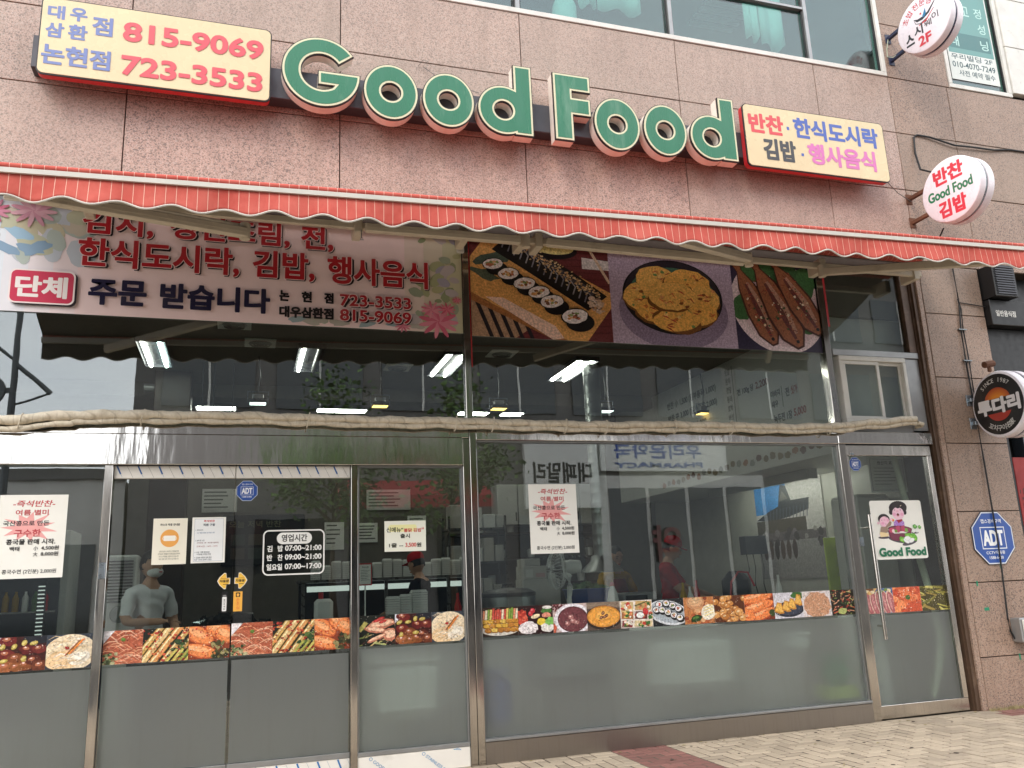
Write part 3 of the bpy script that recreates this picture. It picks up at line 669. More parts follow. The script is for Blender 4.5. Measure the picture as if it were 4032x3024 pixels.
gd = thing('side_door', 'narrow steel framed glass side door carrying a cartoon sticker', 'door', (6.25, 0, 0))
f_ = MB(); f_.bbox(5.745, -0.04, 0.015, 6.800, 0.02, 0.130, 0.003); f_.bbox(5.745, -0.04, 2.495, 6.800, 0.02, 2.598, 0.003); f_.bbox(6.745, -0.042, 0.131, 6.800, 0.022, 2.494, 0.003); f_.bbox(5.745, -0.042, 0.131, 5.772, 0.022, 2.494, 0.003); f_.build('frame', 'steel', gd)
pane(5.773, 0.131, 6.744, 2.494, -0.012, 'glass', 'pane', gd); film(5.775, 0.133, 6.742, 0.94, gd, -0.0146)
h = MB(); h.cyl((5.873, -0.10, 0.725), (5.873, -0.10, 1.90), 0.019, n=14); h.build('handle', 'steel', gd, smooth=True)
h = MB(); 
for z in (0.85, 1.78): h.cyl((5.873, -0.10, z), (5.873, -0.012, z), 0.009, n=8)
h.build('handle_stud', 'steel', gd)
h = MB(); h.cyl((5.80, 0.075, 0.725), (5.80, 0.075, 1.90), 0.019, n=14); h.build('handle', 'steel', gd, smooth=True)
h = MB(); h.bbox(5.745, -0.022, 1.60, 5.84, -0.013, 1.69, 0.003); h.cyl((5.79, -0.03, 1.645), (5.79, -0.02, 1.645), 0.012, n=10); h.build('lock', 'plate_steel', gd)
h = MB().bbox(5.80, -0.03, 2.5, 5.84, -0.0405, 2.52, 0.001); h.build('hinge_plate', 'plate_steel', gd)
# lock plate on the left post
MB().bbox(-0.975, -0.064, 1.545, -0.93, -0.0556, 1.665, 0.004).build('lock_plate', 'plate_steel', sf)

# neighbour's front on the right
nb_ = thing('neighbour_shopfront', 'black shopfront next door with louvre box and white lettering', 'shopfront', (8.8, -0.1, 0))
MB().box(7.795, 0.1, 0, 11.3, 0.3, 4.6).build('wall', 'black_plastic', nb_)
MB().bbox(7.795, -0.18, 3.93, 11.3, 0.09, 4.22, 0.006).build('fascia', 'black_plastic', nb_); MB().bbox(7.795, -0.05, 2.95, 11.3, 0.09, 3.928, 0.006).build('fascia', 'black_plastic', nb_)
lb = MB().bbox(7.80, -0.28, 4.23, 8.12, 0.09, 4.60, 0.006).build('louvre_box', 'black_plastic', nb_)
for i in range(12): MB().box(7.83, -0.292, 4.255 + i * 0.028, 8.09, -0.281, 4.270 + i * 0.028).build('louvre_slat', 'dark_bar', lb)
a = Art(front(-0.181)); a.text('일반음식점', 7.86, 4.03, 8.14, 4.10, 'e8e6e0', off=0.014); a.build('lettering', nb_)
MB().bbox(7.795, -0.08, 2.86, 11.3, 0.09, 2.948, 0.004).build('steel_trim', 'plate_steel', nb_)
MB().bbox(7.86, -0.065, 0.25, 8.06, 0.09, 2.48, 0.004).build('red_panel', 'red_dark', nb_)
a = Art(front(-0.0655)); v_, f2_ = text_mesh('glenwerco', 0.014)
a.raw([(7.90 + p_[1] * 0.15, 2.16 - p_[0] * 0.22) for p_ in v_], f2_, '4a1614'); a.build('lettering', nb_)
MB().bbox(7.80, -0.06, 0.0, 7.858, 0.09, 2.855, 0.004).build('door_frame', 'black_plastic', nb_)
MB().bbox(8.062, -0.06, 0.0, 11.3, 0.09, 2.855, 0.004).build('dark_window', 'window_far', nb_)

# ================================================================== signs on the stone
def rr_pts(x0, z0, x1, z1, r, n=5):
    pts = []
    for cx, cz, a0 in ((x1 - r, z1 - r, 0), (x0 + r, z1 - r, 90), (x0 + r, z0 + r, 180), (x1 - r, z0 + r, 270)):
        pts += [(cx + r * math.cos(R(a0 + 90 * i / n)), cz + r * math.sin(R(a0 + 90 * i / n))) for i in range(n + 1)]
    return pts
def FY(u, v, d): return (u, -d, v)                              # d = distance out from the glass line
def box_sign(label, x0, z0, x1, z1):
    s = thing('box_sign', label, 'sign', ((x0 + x1) / 2, -0.25, z0))
    MB().prism([rr_pts(x0, z0, x1, z1, 0.05)], FY, 0.255, 0.315).build('red_case', 'red_metal', s)
    MB().prism([rr_pts(x0 - 0.004, z0 - 0.004, x1 + 0.004, z1 + 0.004, 0.052)], FY, 0.316, 0.330).build('black_rim', 'black_trim', s)
    MB().prism([rr_pts(x0 + 0.006, z0 + 0.006, x1 - 0.006, z1 - 0.006, 0.045)], FY, 0.3302, 0.335).build('face', 'sign_cream', s)
    return s
bl = '6f80b6'; rd = 'd6525e'
s1 = box_sign('cream box sign with red phone numbers and blue lettering', -1.63, 5.431, 0.131, 6.115)
a = Art(front(-0.3352))
for t, x0, z0, x1, z1 in (('대', -1.585, 5.925, -1.46, 6.05), ('우', -1.425, 5.93, -1.298, 6.055), ('삼', -1.59, 5.757, -1.457, 5.892), ('환', -1.428, 5.763, -1.288, 5.898), ('점', -1.26, 5.83, -1.106, 6.003),
                          ('논', -1.603, 5.517, -1.438, 5.69), ('현', -1.433, 5.52, -1.272, 5.696), ('점', -1.26, 5.518, -1.106, 5.696)):
    a.text(t, x0, z0, x1, z1, bl, bold=0.0035, off=0.014)
a.text('815-9069', -1.03, 5.810, 0.07, 5.995, rd, bold=0.005, off=0.016); a.text('723-3533', -1.028, 5.503, 0.068, 5.686, rd, bold=0.005, off=0.016)
a.build('lettering', s1, 'sign_ink')
s2 = box_sign('cream box sign listing banchan and gimbap beside the last green letter', 4.79, 5.405, 6.545, 6.10)
a = Art(front(-0.3352)); bu = '4763b4'
a.text('반찬', 4.842, 5.782, 5.262, 6.008, 'd8474f', bold=0.007, off=0.016); a.rectf(5.30, 5.862, 5.33, 5.90, bu); a.text('한식도시락', 5.385, 5.785, 6.46, 6.025, bu, bold=0.006, off=0.016)
a.text('김밥', 4.985, 5.492, 5.38, 5.738, '3a3d42', bold=0.007, off=0.016); a.rectf(5.442, 5.582, 5.472, 5.613, bu); a.text('행사음식', 5.525, 5.505, 6.385, 5.745, 'd274b4', bold=0.006, off=0.016)
a.build('lettering', s2, 'sign_ink')

def arc(cx, cz, r, a0, a1, n): return [(cx + r * math.cos(R(a0 + (a1 - a0) * i / n)), cz + r * math.sin(R(a0 + (a1 - a0) * i / n))) for i in range(n + 1)]
def offset(lp, d):
    """parallel outline, d > 0 grows a counter-clockwise loop"""
    n = len(lp); out = []
    for i in range(n):
        p, a, b = lp[i], lp[i - 1], lp[(i + 1) % n]
        e1 = (p[0] - a[0], p[1] - a[1]); e2 = (b[0] - p[0], b[1] - p[1]); l1 = math.hypot(*e1) or 1; l2 = math.hypot(*e2) or 1
        n1 = (e1[1] / l1, -e1[0] / l1); n2 = (e2[1] / l2, -e2[0] / l2); k = 1 + n1[0] * n2[0] + n1[1] * n2[1]; k = max(k, 0.45)
        out.append((p[0] + d * (n1[0] + n2[0]) / k, p[1] + d * (n1[1] + n2[1]) / k))
    return out
def o_loops(cx, cz, rx, rz, r):
    n = 44; return [[(cx + rx * math.cos(2 * math.pi * i / n), cz + rz * math.sin(2 * math.pi * i / n)) for i in range(n)], [(cx + r * math.cos(-2 * math.pi * i / 28), cz + r * math.sin(-2 * math.pi * i / 28)) for i in range(28)]]
def d_loops(x0, x1, zb, zt, bw, bowl):
    R_ = bowl; cx = x0 + R_; cz = zb + R_ - 0.012; xb = x1 - bw
    al = math.degrees(math.acos(max(-1, min(1, (xb - cx) / R_))))
    lp = arc(cx, cz, R_, al, 360 - al, 34); lp += [(xb, zb), (x1, zb), (x1, zt), (xb, zt)]
    return [lp, [(cx - 0.004 + 0.085 * math.cos(-2 * math.pi * i / 28), cz + 0.085 * math.sin(-2 * math.pi * i / 28)) for i in range(28)]]
def g_loops(cx, cz, R_, r):
    lp = arc(cx, cz, R_, 34, 362, 54)
    lp += [(cx - 0.03, cz + R_ * math.sin(R(2))), (cx - 0.03, cz - 0.125), (cx + 0.105, cz - 0.125)]
    a1 = -math.degrees(math.acos(0.105 / r)); lp += arc(cx, cz, r, a1 - 4, -330 + 0, 34)
    return [lp]
def f_loops(x0, x1, zb, zt, st):
    h1 = zt - 0.18; h2 = zt - 0.245; h3 = zt - 0.43
    return [[(x0, zb), (x0 + st, zb), (x0 + st, h3), (x1 - 0.005, h3), (x1 - 0.005, h2), (x0 + st, h2), (x0 + st, h1), (x1, h1), (x1, zt), (x0, zt)]]
gs = thing('channel_letter_sign', 'large green raised letters reading Good Food on a dark bar', 'sign', (2.5, W, 5.4))
MB().bbox(-1.69, -0.25, 5.525, 6.50, W - 0.006, 5.815, 0.006).build('mounting_bar', 'dark_bar', gs)
letters = [('G', g_loops(0.552, 5.757, 0.335, 0.168)), ('o', o_loops(1.155, 5.652, 0.245, 0.272, 0.083)), ('o', o_loops(1.675, 5.648, 0.243, 0.272, 0.083)),
           ('d', d_loops(1.945, 2.480, 5.385, 6.108, 0.185, 0.252)), ('F', f_loops(2.690, 3.075, 5.395, 6.10, 0.195)),
           ('o', o_loops(3.335, 5.635, 0.243, 0.280, 0.083)), ('o', o_loops(3.850, 5.640, 0.238, 0.278, 0.083)), ('d', d_loops(4.120, 4.652, 5.392, 6.09, 0.185, 0.250))]
for ch, lps in letters:
    ofs = lambda d: [offset(lps[0], d)] + [offset(h_, d) for h_ in lps[1:]]
    lt = MB().prism(ofs(-0.004), FY, 0.251, 0.352).build('letter', 'letter_side', gs)
    MB().prism(ofs(0.0), FY, 0.3525, 0.374).build('trim', 'black_trim', lt)
    MB().prism(ofs(-0.008), FY, 0.3742, 0.379).build('cream_edge', 'cream_face', lt)
    MB().prism(ofs(-0.026), FY, 0.3792, 0.381).build('green_face', 'green_face', lt)
wire = MB().tube([(1.46, -0.12, 6.13), (1.50, -0.15, 6.18), (1.54, -0.15, 6.17), (1.50, -0.13, 6.12), (1.72, -0.13, 5.98), (2.0, -0.26, 5.84)], 0.003, 5)
tag(wire.build('loose_wire', 'cable_grey', loc=(1.5, -0.12, 6.1)), 'thin loose wire sticking out above the second letter o', 'wire')

# ---- round projecting signs
def disc_sign(label, c, r, th, rim_mat, arms, th2=0.20):
    c = Vector(c); s = thing('round_sign', label, 'sign', c)
    U = Vector((math.sin(th), -math.cos(th), 0)); N = Vector((-math.cos(th), -math.sin(th), 0)); V = Vector((0, 0, 1))
    fn = lambda u, v, d: tuple(c + U * u + V * v + N * d)
    def ring(r0, d0, d1, name, mat, rnd=0.0):
        n = 56; m = MB(); prof = [(r0 - rnd, d1), (r0 - rnd * .3, d1 - rnd * .3), (r0, d1 - rnd), (r0, d0)] if rnd else [(r0, d1), (r0, d0)]
        vs = []; fs = []
        for rr, dd in prof:
            for k in range(n):
                t = 2 * math.pi * k / n; vs.append(fn(rr * math.cos(t), rr * math.sin(t), dd))
        for i in range(len(prof) - 1):
            for k in range(n): fs.append((i * n + k, i * n + (k + 1) % n, (i + 1) * n + (k + 1) % n, (i + 1) * n + k))
        fs.append(tuple(range(n))); fs.append(tuple((len(prof) - 1) * n + k for k in range(n)))
        return m.add(vs, fs).build(name, mat, s, smooth=True)
    ring(r, -0.085, 0.0, 'front_case', 'disc_white', 0.03); ring(r - 0.012, -0.125, -0.086, 'rim_band', rim_mat); ring(r, -th2 - 0.01, -0.126, 'back_case', 'disc_white', 0.0)
    for (z, yw, mat) in arms:
        MB().bbox(c.x - 0.02, yw, z - 0.02, c.x + 0.02, c.y + r * 0.9 if False else c.y + math.sqrt(max(0.01, r * r - (z - c.z) ** 2)) - 0.02, z + 0.02, 0.003).build('arm', mat, s)
        MB().bbox(c.x - 0.04, yw, z - 0.06, c.x + 0.04, yw - 0.008, z + 0.06, 0.002).build('wall_plate', mat, s)
    return s, fn
s, fn = disc_sign('round white sign reading banchan Good Food gimbap in red and green', (6.985, -0.66, 5.222), 0.352, 0.107, 'plate_steel', ((5.36, W - 0.001, 'rust'), (5.08, W - 0.001, 'rust')))
a = Art(fn); rd2 = 'd93a4c'
a.text('반찬', -0.175, 0.085, 0.185, 0.27, rd2, bold=0.006, off=0.016); a.text('Good Food', -0.27, -0.062, 0.265, 0.052, '1f7d55', bold=0.003, off=0.012); a.text('김밥', -0.165, -0.285, 0.165, -0.095, rd2, bold=0.006, off=0.016)
a.build('lettering', s, 'sign_ink')
s, fn = disc_sign('round white sign for the sushi place with a fish drawing and 2F', (7.055, -0.62, 7.262), 0.338, 0.166, 'navy', ((7.40, W - 0.001, 'navy'), (7.115, W - 0.001, 'navy')))
a = Art(fn)
def path_text(a, body, cx, cy, r, a0, a1, h, col, inward=False, bold=0.0):
    n = len(body)
    for i, ch in enumerate(body):
        if ch == ' ': continue
        ang = R(a0 + (a1 - a0) * (i + 0.5) / n); v, f = text_mesh(ch, 0.012); 
        if not v: continue
        mx_ = (min(p[0] for p in v) + max(p[0] for p in v)) / 2; k = h; rot = ang - math.pi / 2 if not inward else ang + math.pi / 2
        x, y = cx + r * math.cos(ang), cy + r * math.sin(ang); c_, s_ = math.cos(rot), math.sin(rot)
        a.raw([(x + ((p[0] - mx_) * c_ - (p[1] - 0.35) * s_) * k, y + ((p[0] - mx_) * s_ + (p[1] - 0.35) * c_) * k) for p in v], f, col)
path_text(a, '초밥전문점', 0, 0.0, 0.235, 158, 52, 0.088, 'c8404e')
a.stroke([(-0.10, 0.09), (-0.06, 0.055), (0.0, 0.05), (0.08, 0.075), (0.17, 0.16), (0.205, 0.22)], [0.004, 0.03, 0.036, 0.028, 0.012, 0.003], '2c3038')
a.stroke([(-0.10, 0.09), (-0.085, 0.03), (-0.03, 0.0), (0.06, 0.02), (0.16, 0.09)], [0.003, 0.008, 0.012, 0.010, 0.003], '50545a'); a.stroke([(-0.05, -0.012), (0.04, 0.0), (0.15, 0.09)], [0.01, 0.02, 0.004], 'cc3c48')
a.poly([(0.0, 0.06), (0.05, 0.15), (0.055, 0.085), (0.03, 0.055)], '2f7fae'); a.ell(-0.01, 0.115, 0.012, 0.012, 'd04048')
a.text('스', -0.235, -0.185, -0.13, -0.045, '23262c', bold=0.004); a.text('시', -0.12, -0.125, -0.01, 0.0, '2f3238', bold=0.002); a.text('웨', 0.01, -0.085, 0.10, -0.005, '44474c'); a.text('이', 0.11, -0.05, 0.19, 0.035, '44474c')
a.text('2F', -0.085, -0.265, 0.075, -0.145, 'cc3a48', bold=0.004); a.build('lettering', s, 'sign_ink')
s, fn = disc_sign('round black sign with an orange sun and white Korean name', (7.36, -0.45, 2.97), 0.345, -0.037, 'navy', ((3.08, W - 0.001, 'plate_steel'), (2.83, W - 0.001, 'plate_steel')))
a = Art(fn); a.ell(0, 0, 0.312, 0.312, '141416', n=56); 
for i in range(14): 
    k = i / 13; a.ell(0.0 , 0.0, 0.172, 0.172, (lambda c: c)(tuple(x * (1 - k) + y * k for x, y in zip(hexc('b84a24'), hexc('e8902e')))), n=40, a0=18 + i * 2.5, a1=162 - i * 2.5) if i < 1 else a.ell(0.0, 0.045 + 0.012 * 1, 0.165 - 0.008 * i, 0.110 - 0.006 * i, tuple(x * (1 - k) + y * k for x, y in zip(hexc('b84a24'), hexc('e8902e'))), n=36, a0=0, a1=180)
a.ell(0, 0, 0.172, 0.172, 'b23a2e', n=40, a0=205, a1=335)
a.rectf(-0.285, -0.088, 0.285, 0.062, '141416'); a.text('투다리', -0.27, -0.098, 0.27, 0.075, 'ece9ea', bold=0.008, off=0.018)
path_text(a, 'SINCE 1987', 0, 0, 0.252, 135, 47, 0.062, 'd8d6d2'); path_text(a, '꼬치구이名家', 0, 0, 0.246, 232, 310, 0.066, 'd8d6d2', True)
a.build('lettering', s, 'sign_ink')
cl_ = MB(); cl_.cyl((7.36, -0.42, 3.32), (7.36, -0.42, 3.40), 0.02, n=10); cl_.cyl((7.30, -0.42, 3.39), (7.42, -0.42, 3.41), 0.035, n=10); cl_.build('clamp', 'rust', s)

# ---- plaque, meter box and cables on the column
def octagon(cx, cz, r, k=0.4142): return [(cx + r * x, cz + r * z) for x, z in ((-k, -1), (k, -1), (1, -k), (1, k), (k, 1), (-k, 1), (-1, k), (-1, -k))]
def adt(label, cx, cz, r, y, cctv, thick):
    y0 = -y; pl = MB().prism([octagon(cx, cz, r)], FY, y0, y0 + thick).build('security_plaque' if thick > .005 else 'security_sticker', 'navy', loc=(cx, y, cz - r)); tag(pl, label, 'sign', 'security company signs')
    a = Art(front(y - thick), 0.0003); bluec = '1f4ea0'
    a.poly(octagon(cx, cz, r * 0.985), 'dfe4ea'); a.poly(octagon(cx, cz, r * 0.945), bluec)
    a.rectf(cx - r * 0.60, cz - r * 0.42, cx + r * 0.60, cz + r * 0.42, 'e8ecf0'); a.rectf(cx - r * 0.565, cz - r * 0.385, cx + r * 0.565, cz + r * 0.385, bluec)
    a.text('ADT', cx - r * 0.52, cz - r * 0.30, cx + r * 0.50, cz + r * 0.30, 'f2f4f6', bold=r * 0.02, off=0.016)
    a.text('캡스경비구역', cx - r * 0.50, cz + r * 0.56, cx + r * 0.50, cz + r * 0.72, 'f2f4f6')
    if cctv: a.text('CCTV작동중', cx - r * 0.46, cz - r * 0.62, cx + r * 0.46, cz - r * 0.49, 'f2f4f6'); a.text('1588-6400', cx - r * 0.34, cz - r * 0.80, cx + r * 0.34, cz - r * 0.69, 'f2f4f6')
    else: a.text('1588-6400', cx - r * 0.46, cz - r * 0.66, cx + r * 0.46, cz - r * 0.52, 'f2f4f6')
    a.build('lettering', pl, 'sign_ink'); return pl
adt('blue octagonal security plaque on the granite column', 7.36, 1.64, 0.265, W - 0.004, True, 0.012)
adt('blue octagonal security sticker at the top of the sliding doors', 0.047, 2.188, 0.080, -0.001, False, 0.0012)
adt('blue octagonal security sticker at the top corner of the side door', 5.862, 2.412, 0.070, -0.0135, False, 0.0012)
mb_ = thing('meter_box', 'grey plastic meter box on the granite column', 'meter box', (7.55, W, 0.6))
MB().bbox(7.40, W - 0.13, 0.61, 7.72, W - 0.002, 0.845, 0.012).build('case', 'alu_grey', mb_); MB().bbox(7.415, W - 0.145, 0.63, 7.70, W - 0.131, 0.83, 0.006).build('lid', 'alu_white', mb_)
cb = thing('wall_cable', 'black cables running down the granite column past the plaque', 'cable', (7.4, W - 0.02, 0.6))
cpts = [(7.43, W - 0.015, 4.58), (7.435, W - 0.015, 4.16), (7.40, W - 0.015, 3.87), (7.39, W - 0.018, 3.5), (7.40, W - 0.015, 3.22), (7.405, W - 0.015, 3.08), (7.41, W - 0.015, 2.45), (7.395, W - 0.03, 1.9), (7.392, W - 0.035, 1.64), (7.385, W - 0.03, 1.31), (7.372, W - 0.015, 0.85), (7.375, W - 0.02, 0.72), (7.40, W - 0.03, 0.65), (7.43, W - 0.04, 0.62)]
MB().tube(cpts, 0.0085, 7).build('cable', 'cable_black', cb, smooth=True)
MB().tube([(7.42, W - 0.02, 4.22), (7.45, W - 0.015, 4.1), (7.43, W - 0.015, 3.87), (7.44, W - 0.015, 3.5), (7.43, W - 0.015, 3.2), (7.42, W - 0.05, 3.0)], 0.007, 6).build('cable', 'cable_black', cb, smooth=True)
MB().tube([(7.43, W - 0.015, 4.18), (7.60, W - 0.012, 4.17), (7.80, W - 0.02, 4.15)], 0.006, 6).build('cable', 'cable_black', cb, smooth=True)
for z in (3.87, 3.52): MB().bbox(7.36, W - 0.028, z - 0.006, 7.47, W - 0.001, z + 0.006, 0.002).build('cable_clip', 'plate_steel', cb)
wc = thing('sign_cable', 'black cable looping along the stone joint above the round sign', 'cable', (7.4, W - 0.02, 6.1))
MB().tube([(7.10, W - 0.3, 5.55), (7.16, W - 0.06, 5.72), (7.17, W - 0.015, 5.95), (7.19, W - 0.012, 6.15), (7.24, W - 0.012, 6.185), (7.42, W - 0.02, 6.175), (7.75, W - 0.03, 6.11), (8.0, W - 0.03, 6.12), (8.35, W - 0.02, 6.13), (8.6, W - 0.012, 6.17), (9.3, W - 0.012, 6.18)], 0.011, 7).build('cable', 'cable_black', wc, smooth=True)
MB().tube([(7.09, W - 0.3, 4.9), (7.2, W - 0.05, 4.8), (7.25, W - 0.01, 4.62)], 0.009, 6).build('cable', 'cable_black', wc, smooth=True)
MB().tube([(6.52, -0.3, 5.44), (6.75, -0.2, 5.37), (7.0, W - 0.02, 5.33)], 0.005, 6).build('cable', 'cable_grey', wc, smooth=True)
tag(MB().tube([(7.05, W - 0.02, 7.42), (7.0, W - 0.02, 7.25), (6.98, W - 0.03, 7.14), (7.03, W - 0.06, 7.12), (7.06, W - 0.2, 7.13)], 0.005, 6).build('sign_wire', 'hose', loc=(7.0, W, 7.1)), 'thin pale wire hanging at the sushi sign bracket', 'wire')
for k, (x, z, w_, h_) in enumerate(((7.40, 1.33, 0.02, 0.05), (7.06, 1.17, 0.02, 0.05), (7.11, 0.93, 0.06, 0.03), (7.45, 0.44, 0.02, 0.06))):
    tag(box('tape_scrap', 'tape_green', None, x, W - 0.0025, z, x + w_, W - 0.0012, z + h_, loc=(x, W, z)), ['green tape scrap just under the security plaque', 'green tape scrap at the stone joint under the plaque', 'wide green tape scrap on the middle of the column', 'green tape scrap low on the column under the meter box'][k], 'tape', 'green tape scraps')

# ================================================================== awning
aw = thing('awning', 'red awning with thin white stripes and scalloped valance over the shop', 'awning', (2.5, -0.2, 4.5))
AX0, AX1, AY = -1.87, 6.86, -1.80
zb = lambda x: 3.914 + 0.0212 * x + 0.008 * math.sin((x + 1.4) / 7.9 * math.pi)
fz = lambda x, t: (1 - t) * (zb(x) + 0.035) + t * 4.60
NX = 180; fb = MB(); vs = []; fs = []
for j in range(13):
    t = j / 12
    for i in range(NX + 1):
        x = AX0 + (AX1 - AX0) * i / NX; vs.append((x, AY + (abs(AY) - 0.24) * t, fz(x, t) - 0.05 * math.sin(math.pi * t)))
for j in range(12):
    for i in range(NX): fs.append((j * (NX + 1) + i, j * (NX + 1) + i + 1, (j + 1) * (NX + 1) + i + 1, (j + 1) * (NX + 1) + i))
o = fb.add(vs, fs).build('canopy', 'awning_fabric', aw, smooth=True); so = o.modifiers.new('s', 'SOLIDIFY'); so.thickness = 0.003
lv = [(x, y, z - 0.006) for x, y, z in vs]; MB().add(lv, fs).build('canopy_lining', 'lining', aw, smooth=True)
MB().cyl((AX0, -0.235, 4.60), (AX1, -0.235, 4.60), 0.055, n=20).build('fabric_roll', 'awning_fabric', aw, smooth=True)
MB().cyl((AX1 + 0.001, -0.235, 4.60), (AX1 + 0.03, -0.235, 4.60), 0.06, n=20).build('roll_end_cap', 'bar_white', aw)
# rolled front edge of fabric, front bar, valance
def sweep(prof, x0=AX0, x1=AX1, n=40):
    m = MB(); k = len(prof); vs = []; fs = []
    for i in range(n + 1):
        x = x0 + (x1 - x0) * i / n
        vs += [(x, AY + p[0], zb(x) + p[1]) for p in prof]
    for i in range(n):
        for q in range(k): fs.append((i * k + q, i * k + (q + 1) % k, (i + 1) * k + (q + 1) % k, (i + 1) * k + q))
    fs += [tuple(range(k)), tuple(n * k + q for q in range(k))]
    return m.add(vs, fs)
sweep([(0.018 * math.cos(t) - 0.004, 0.022 + 0.018 * math.sin(t)) for t in [2 * math.pi * q / 10 for q in range(10)]]).build('rolled_edge', 'awning_fabric', aw, smooth=True)
sweep([(-0.028, -0.030), (-0.028, 0.000), (-0.022, 0.004), (0.05, 0.004), (0.05, -0.045), (0.0, -0.045), (-0.004, -0.030)]).build('front_bar', 'bar_white', aw)
PER = 0.3008
def vz(x): return zb(x) - 0.182 - 0.020 * math.cos(2 * math.pi * (x + 1.055) / PER) * -1
NV = 700; vs = []; fs = []; rows = 7
rv = random.Random(11); ph = [rv.uniform(0, 6.28) for _ in range(6)]
def vy(x, t): return AY - 0.010 - t * 0.012 + t * (0.012 * math.sin(x * 5.1 + ph[0]) + 0.009 * math.sin(x * 11.7 + ph[1]) + 0.006 * math.sin(x * 23 + ph[2]))
for j in range(rows + 1):
    t = j / rows
    for i in range(NV + 1):
        x = AX0 + (AX1 - AX0) * i / NV; zt = zb(x) - 0.030; vs.append((x, vy(x, t), zt + (vz(x) - zt) * t))
for j in range(rows):
    for i in range(NV): fs.append((j * (NV + 1) + i, j * (NV + 1) + i + 1, (j + 1) * (NV + 1) + i + 1, (j + 1) * (NV + 1) + i))
o = MB().add(vs, fs).build('valance', 'awning_fabric', aw, smooth=True); so = o.modifiers.new('s', 'SOLIDIFY'); so.thickness = 0.002
lv = [(x, y + 0.005, z + 0.003) for x, y, z in vs]; MB().add(lv, fs).build('valance_lining', 'lining', aw, smooth=True)
MB().tube([(AX0 + (AX1 - AX0) * i / NV, vy(AX0 + (AX1 - AX0) * i / NV, 1.0), vz(AX0 + (AX1 - AX0) * i / NV) - 0.003) for i in range(NV + 1)], 0.0065, 6).build('valance_binding', 'bar_white', aw, smooth=True)
# torsion bar, brackets, folding arms
MB().bbox(AX0 + 0.1, -0.30, 4.365, 6.80, -0.255, 4.425, 0.006).build('torsion_bar', 'awning_metal', aw)
for x in (-1.2, 0.88, 1.80, 2.34, 2.50, 5.55, 6.72):
    MB().bbox(x - 0.035, -0.315, 4.33, x + 0.035, W - 0.002, 4.47, 0.006).build('bracket', 'awning_metal', aw)
def arm(p0, p1, w=0.06, h=0.075):
    p0 = Vector(p0); p1 = Vector(p1); d = (p1 - p0); q = d.to_track_quat('X', 'Z'); m = MB()
    l = d.length; m.bbox(0, -w / 2, -h / 2, l, w / 2, h / 2, 0.008); m.box(0.0, -w / 2 - 0.002, -0.006, l, w / 2 + 0.002, 0.004)
    return m.xform(Matrix.Translation(p0) @ q.to_matrix().to_4x4()).build('arm', 'awning_metal', aw)
arm((-1.30, -1.72, 3.77), (-0.02, -0.95, 3.965)); arm((-0.06, -0.93, 4.00), (-1.18, -0.33, 4.38))
arm((0.93, -0.34, 4.36), (2.28, -0.42, 4.33)) 
arm((2.55, -0.36, 4.36), (4.22, -0.90, 4.10)); arm((3.12, -1.72, 3.86), (4.25, -0.93, 4.12))
arm((5.50, -0.36, 4.30), (6.20, -1.70, 3.95))
for p in ((-0.03, -0.94, 3.98), (4.25, -0.92, 4.11), (5.49, -0.35, 4.31), (2.36, -0.34, 4.36)):
    MB().cyl((p[0], p[1], p[2] - 0.06), (p[0], p[1], p[2] + 0.06), 0.038, n=14).build('elbow', 'awning_metal', aw)
hk = MB().tube([(0.90, -0.33, 4.34), (0.90, -0.335, 4.28), (0.915, -0.335, 4.25), (0.89, -0.335, 4.25), (0.90, -0.335, 4.27)], 0.005, 6); hk.build('crank_hook', 'plate_steel', aw)
pb = MB().bbox(1.795, -0.07, 4.32, 1.86, -0.04, 4.42, 0.004); pb.cyl((1.83, -0.075, 4.36), (1.83, -0.069, 4.36), 0.014, n=10); pb.build('post_bracket', 'bar_white', aw)

# ---- insulated pipe bundle along the lintel
pp = thing('insulated_pipes', 'pair of beige taped pipes running along the steel lintel', 'pipe', (2.5, -0.15, 2.75))
def pz(x):
    ks = [(-3.4, 2.68), (-1.68, 2.70), (-1.2, 2.745), (-0.73, 2.757), (0.0, 2.765), (0.51, 2.758), (1.1, 2.75), (1.72, 2.752), (2.4, 2.745), (3.1, 2.742), (3.8, 2.755), (4.4, 2.758), (5.0, 2.752), (5.55, 2.77), (6.1, 2.82), (6.60, 2.865)]
    for (a_, b_), (c_, d_) in zip(ks, ks[1:]):
        if a_ <= x <= c_: 
            t = (x - a_) / (c_ - a_); t = t * t * (3 - 2 * t); return b_ + (d_ - b_) * t
    return ks[-1][1]
rp_ = random.Random(4)
xs = [-3.38 + i * 0.03 for i in range(333)]
MB().tube([(x, -0.145 + 0.006 * math.sin(x * 3), pz(x) + 0.004 * math.sin(x * 17)) for x in xs], [0.031 + 0.0025 * math.sin(x * 23) + 0.002 * math.sin(x * 61) + (0.006 if x < -0.7 else 0) for x in xs], 12).build('pipe', 'pipe_tape', pp, smooth=True)
MB().tube([(x, -0.135 + 0.006 * math.sin(x * 2 + 1), pz(x) - 0.046 - (0.02 if x < -1.2 else 0) + 0.005 * math.sin(x * 13)) for x in xs], [0.022 + 0.003 * math.sin(x * 19) + 0.002 * math.sin(x * 47) for x in xs], 12).build('pipe', 'pipe_tape', pp, smooth=True)
for x in (-1.55, -0.73, 0.50, 1.72, 2.05, 2.72, 3.11, 3.80, 4.40, 5.5):
    z = pz(x); pts = [(x + 0.012 * math.sin(t), -0.142 + 0.040 * math.cos(t), z - 0.022 + 0.066 * math.sin(t)) for t in [2 * math.pi * k / 12 for k in range(13)]]
    MB().tube(pts, 0.0045, 5).build('strap', 'pipe_tape', pp)
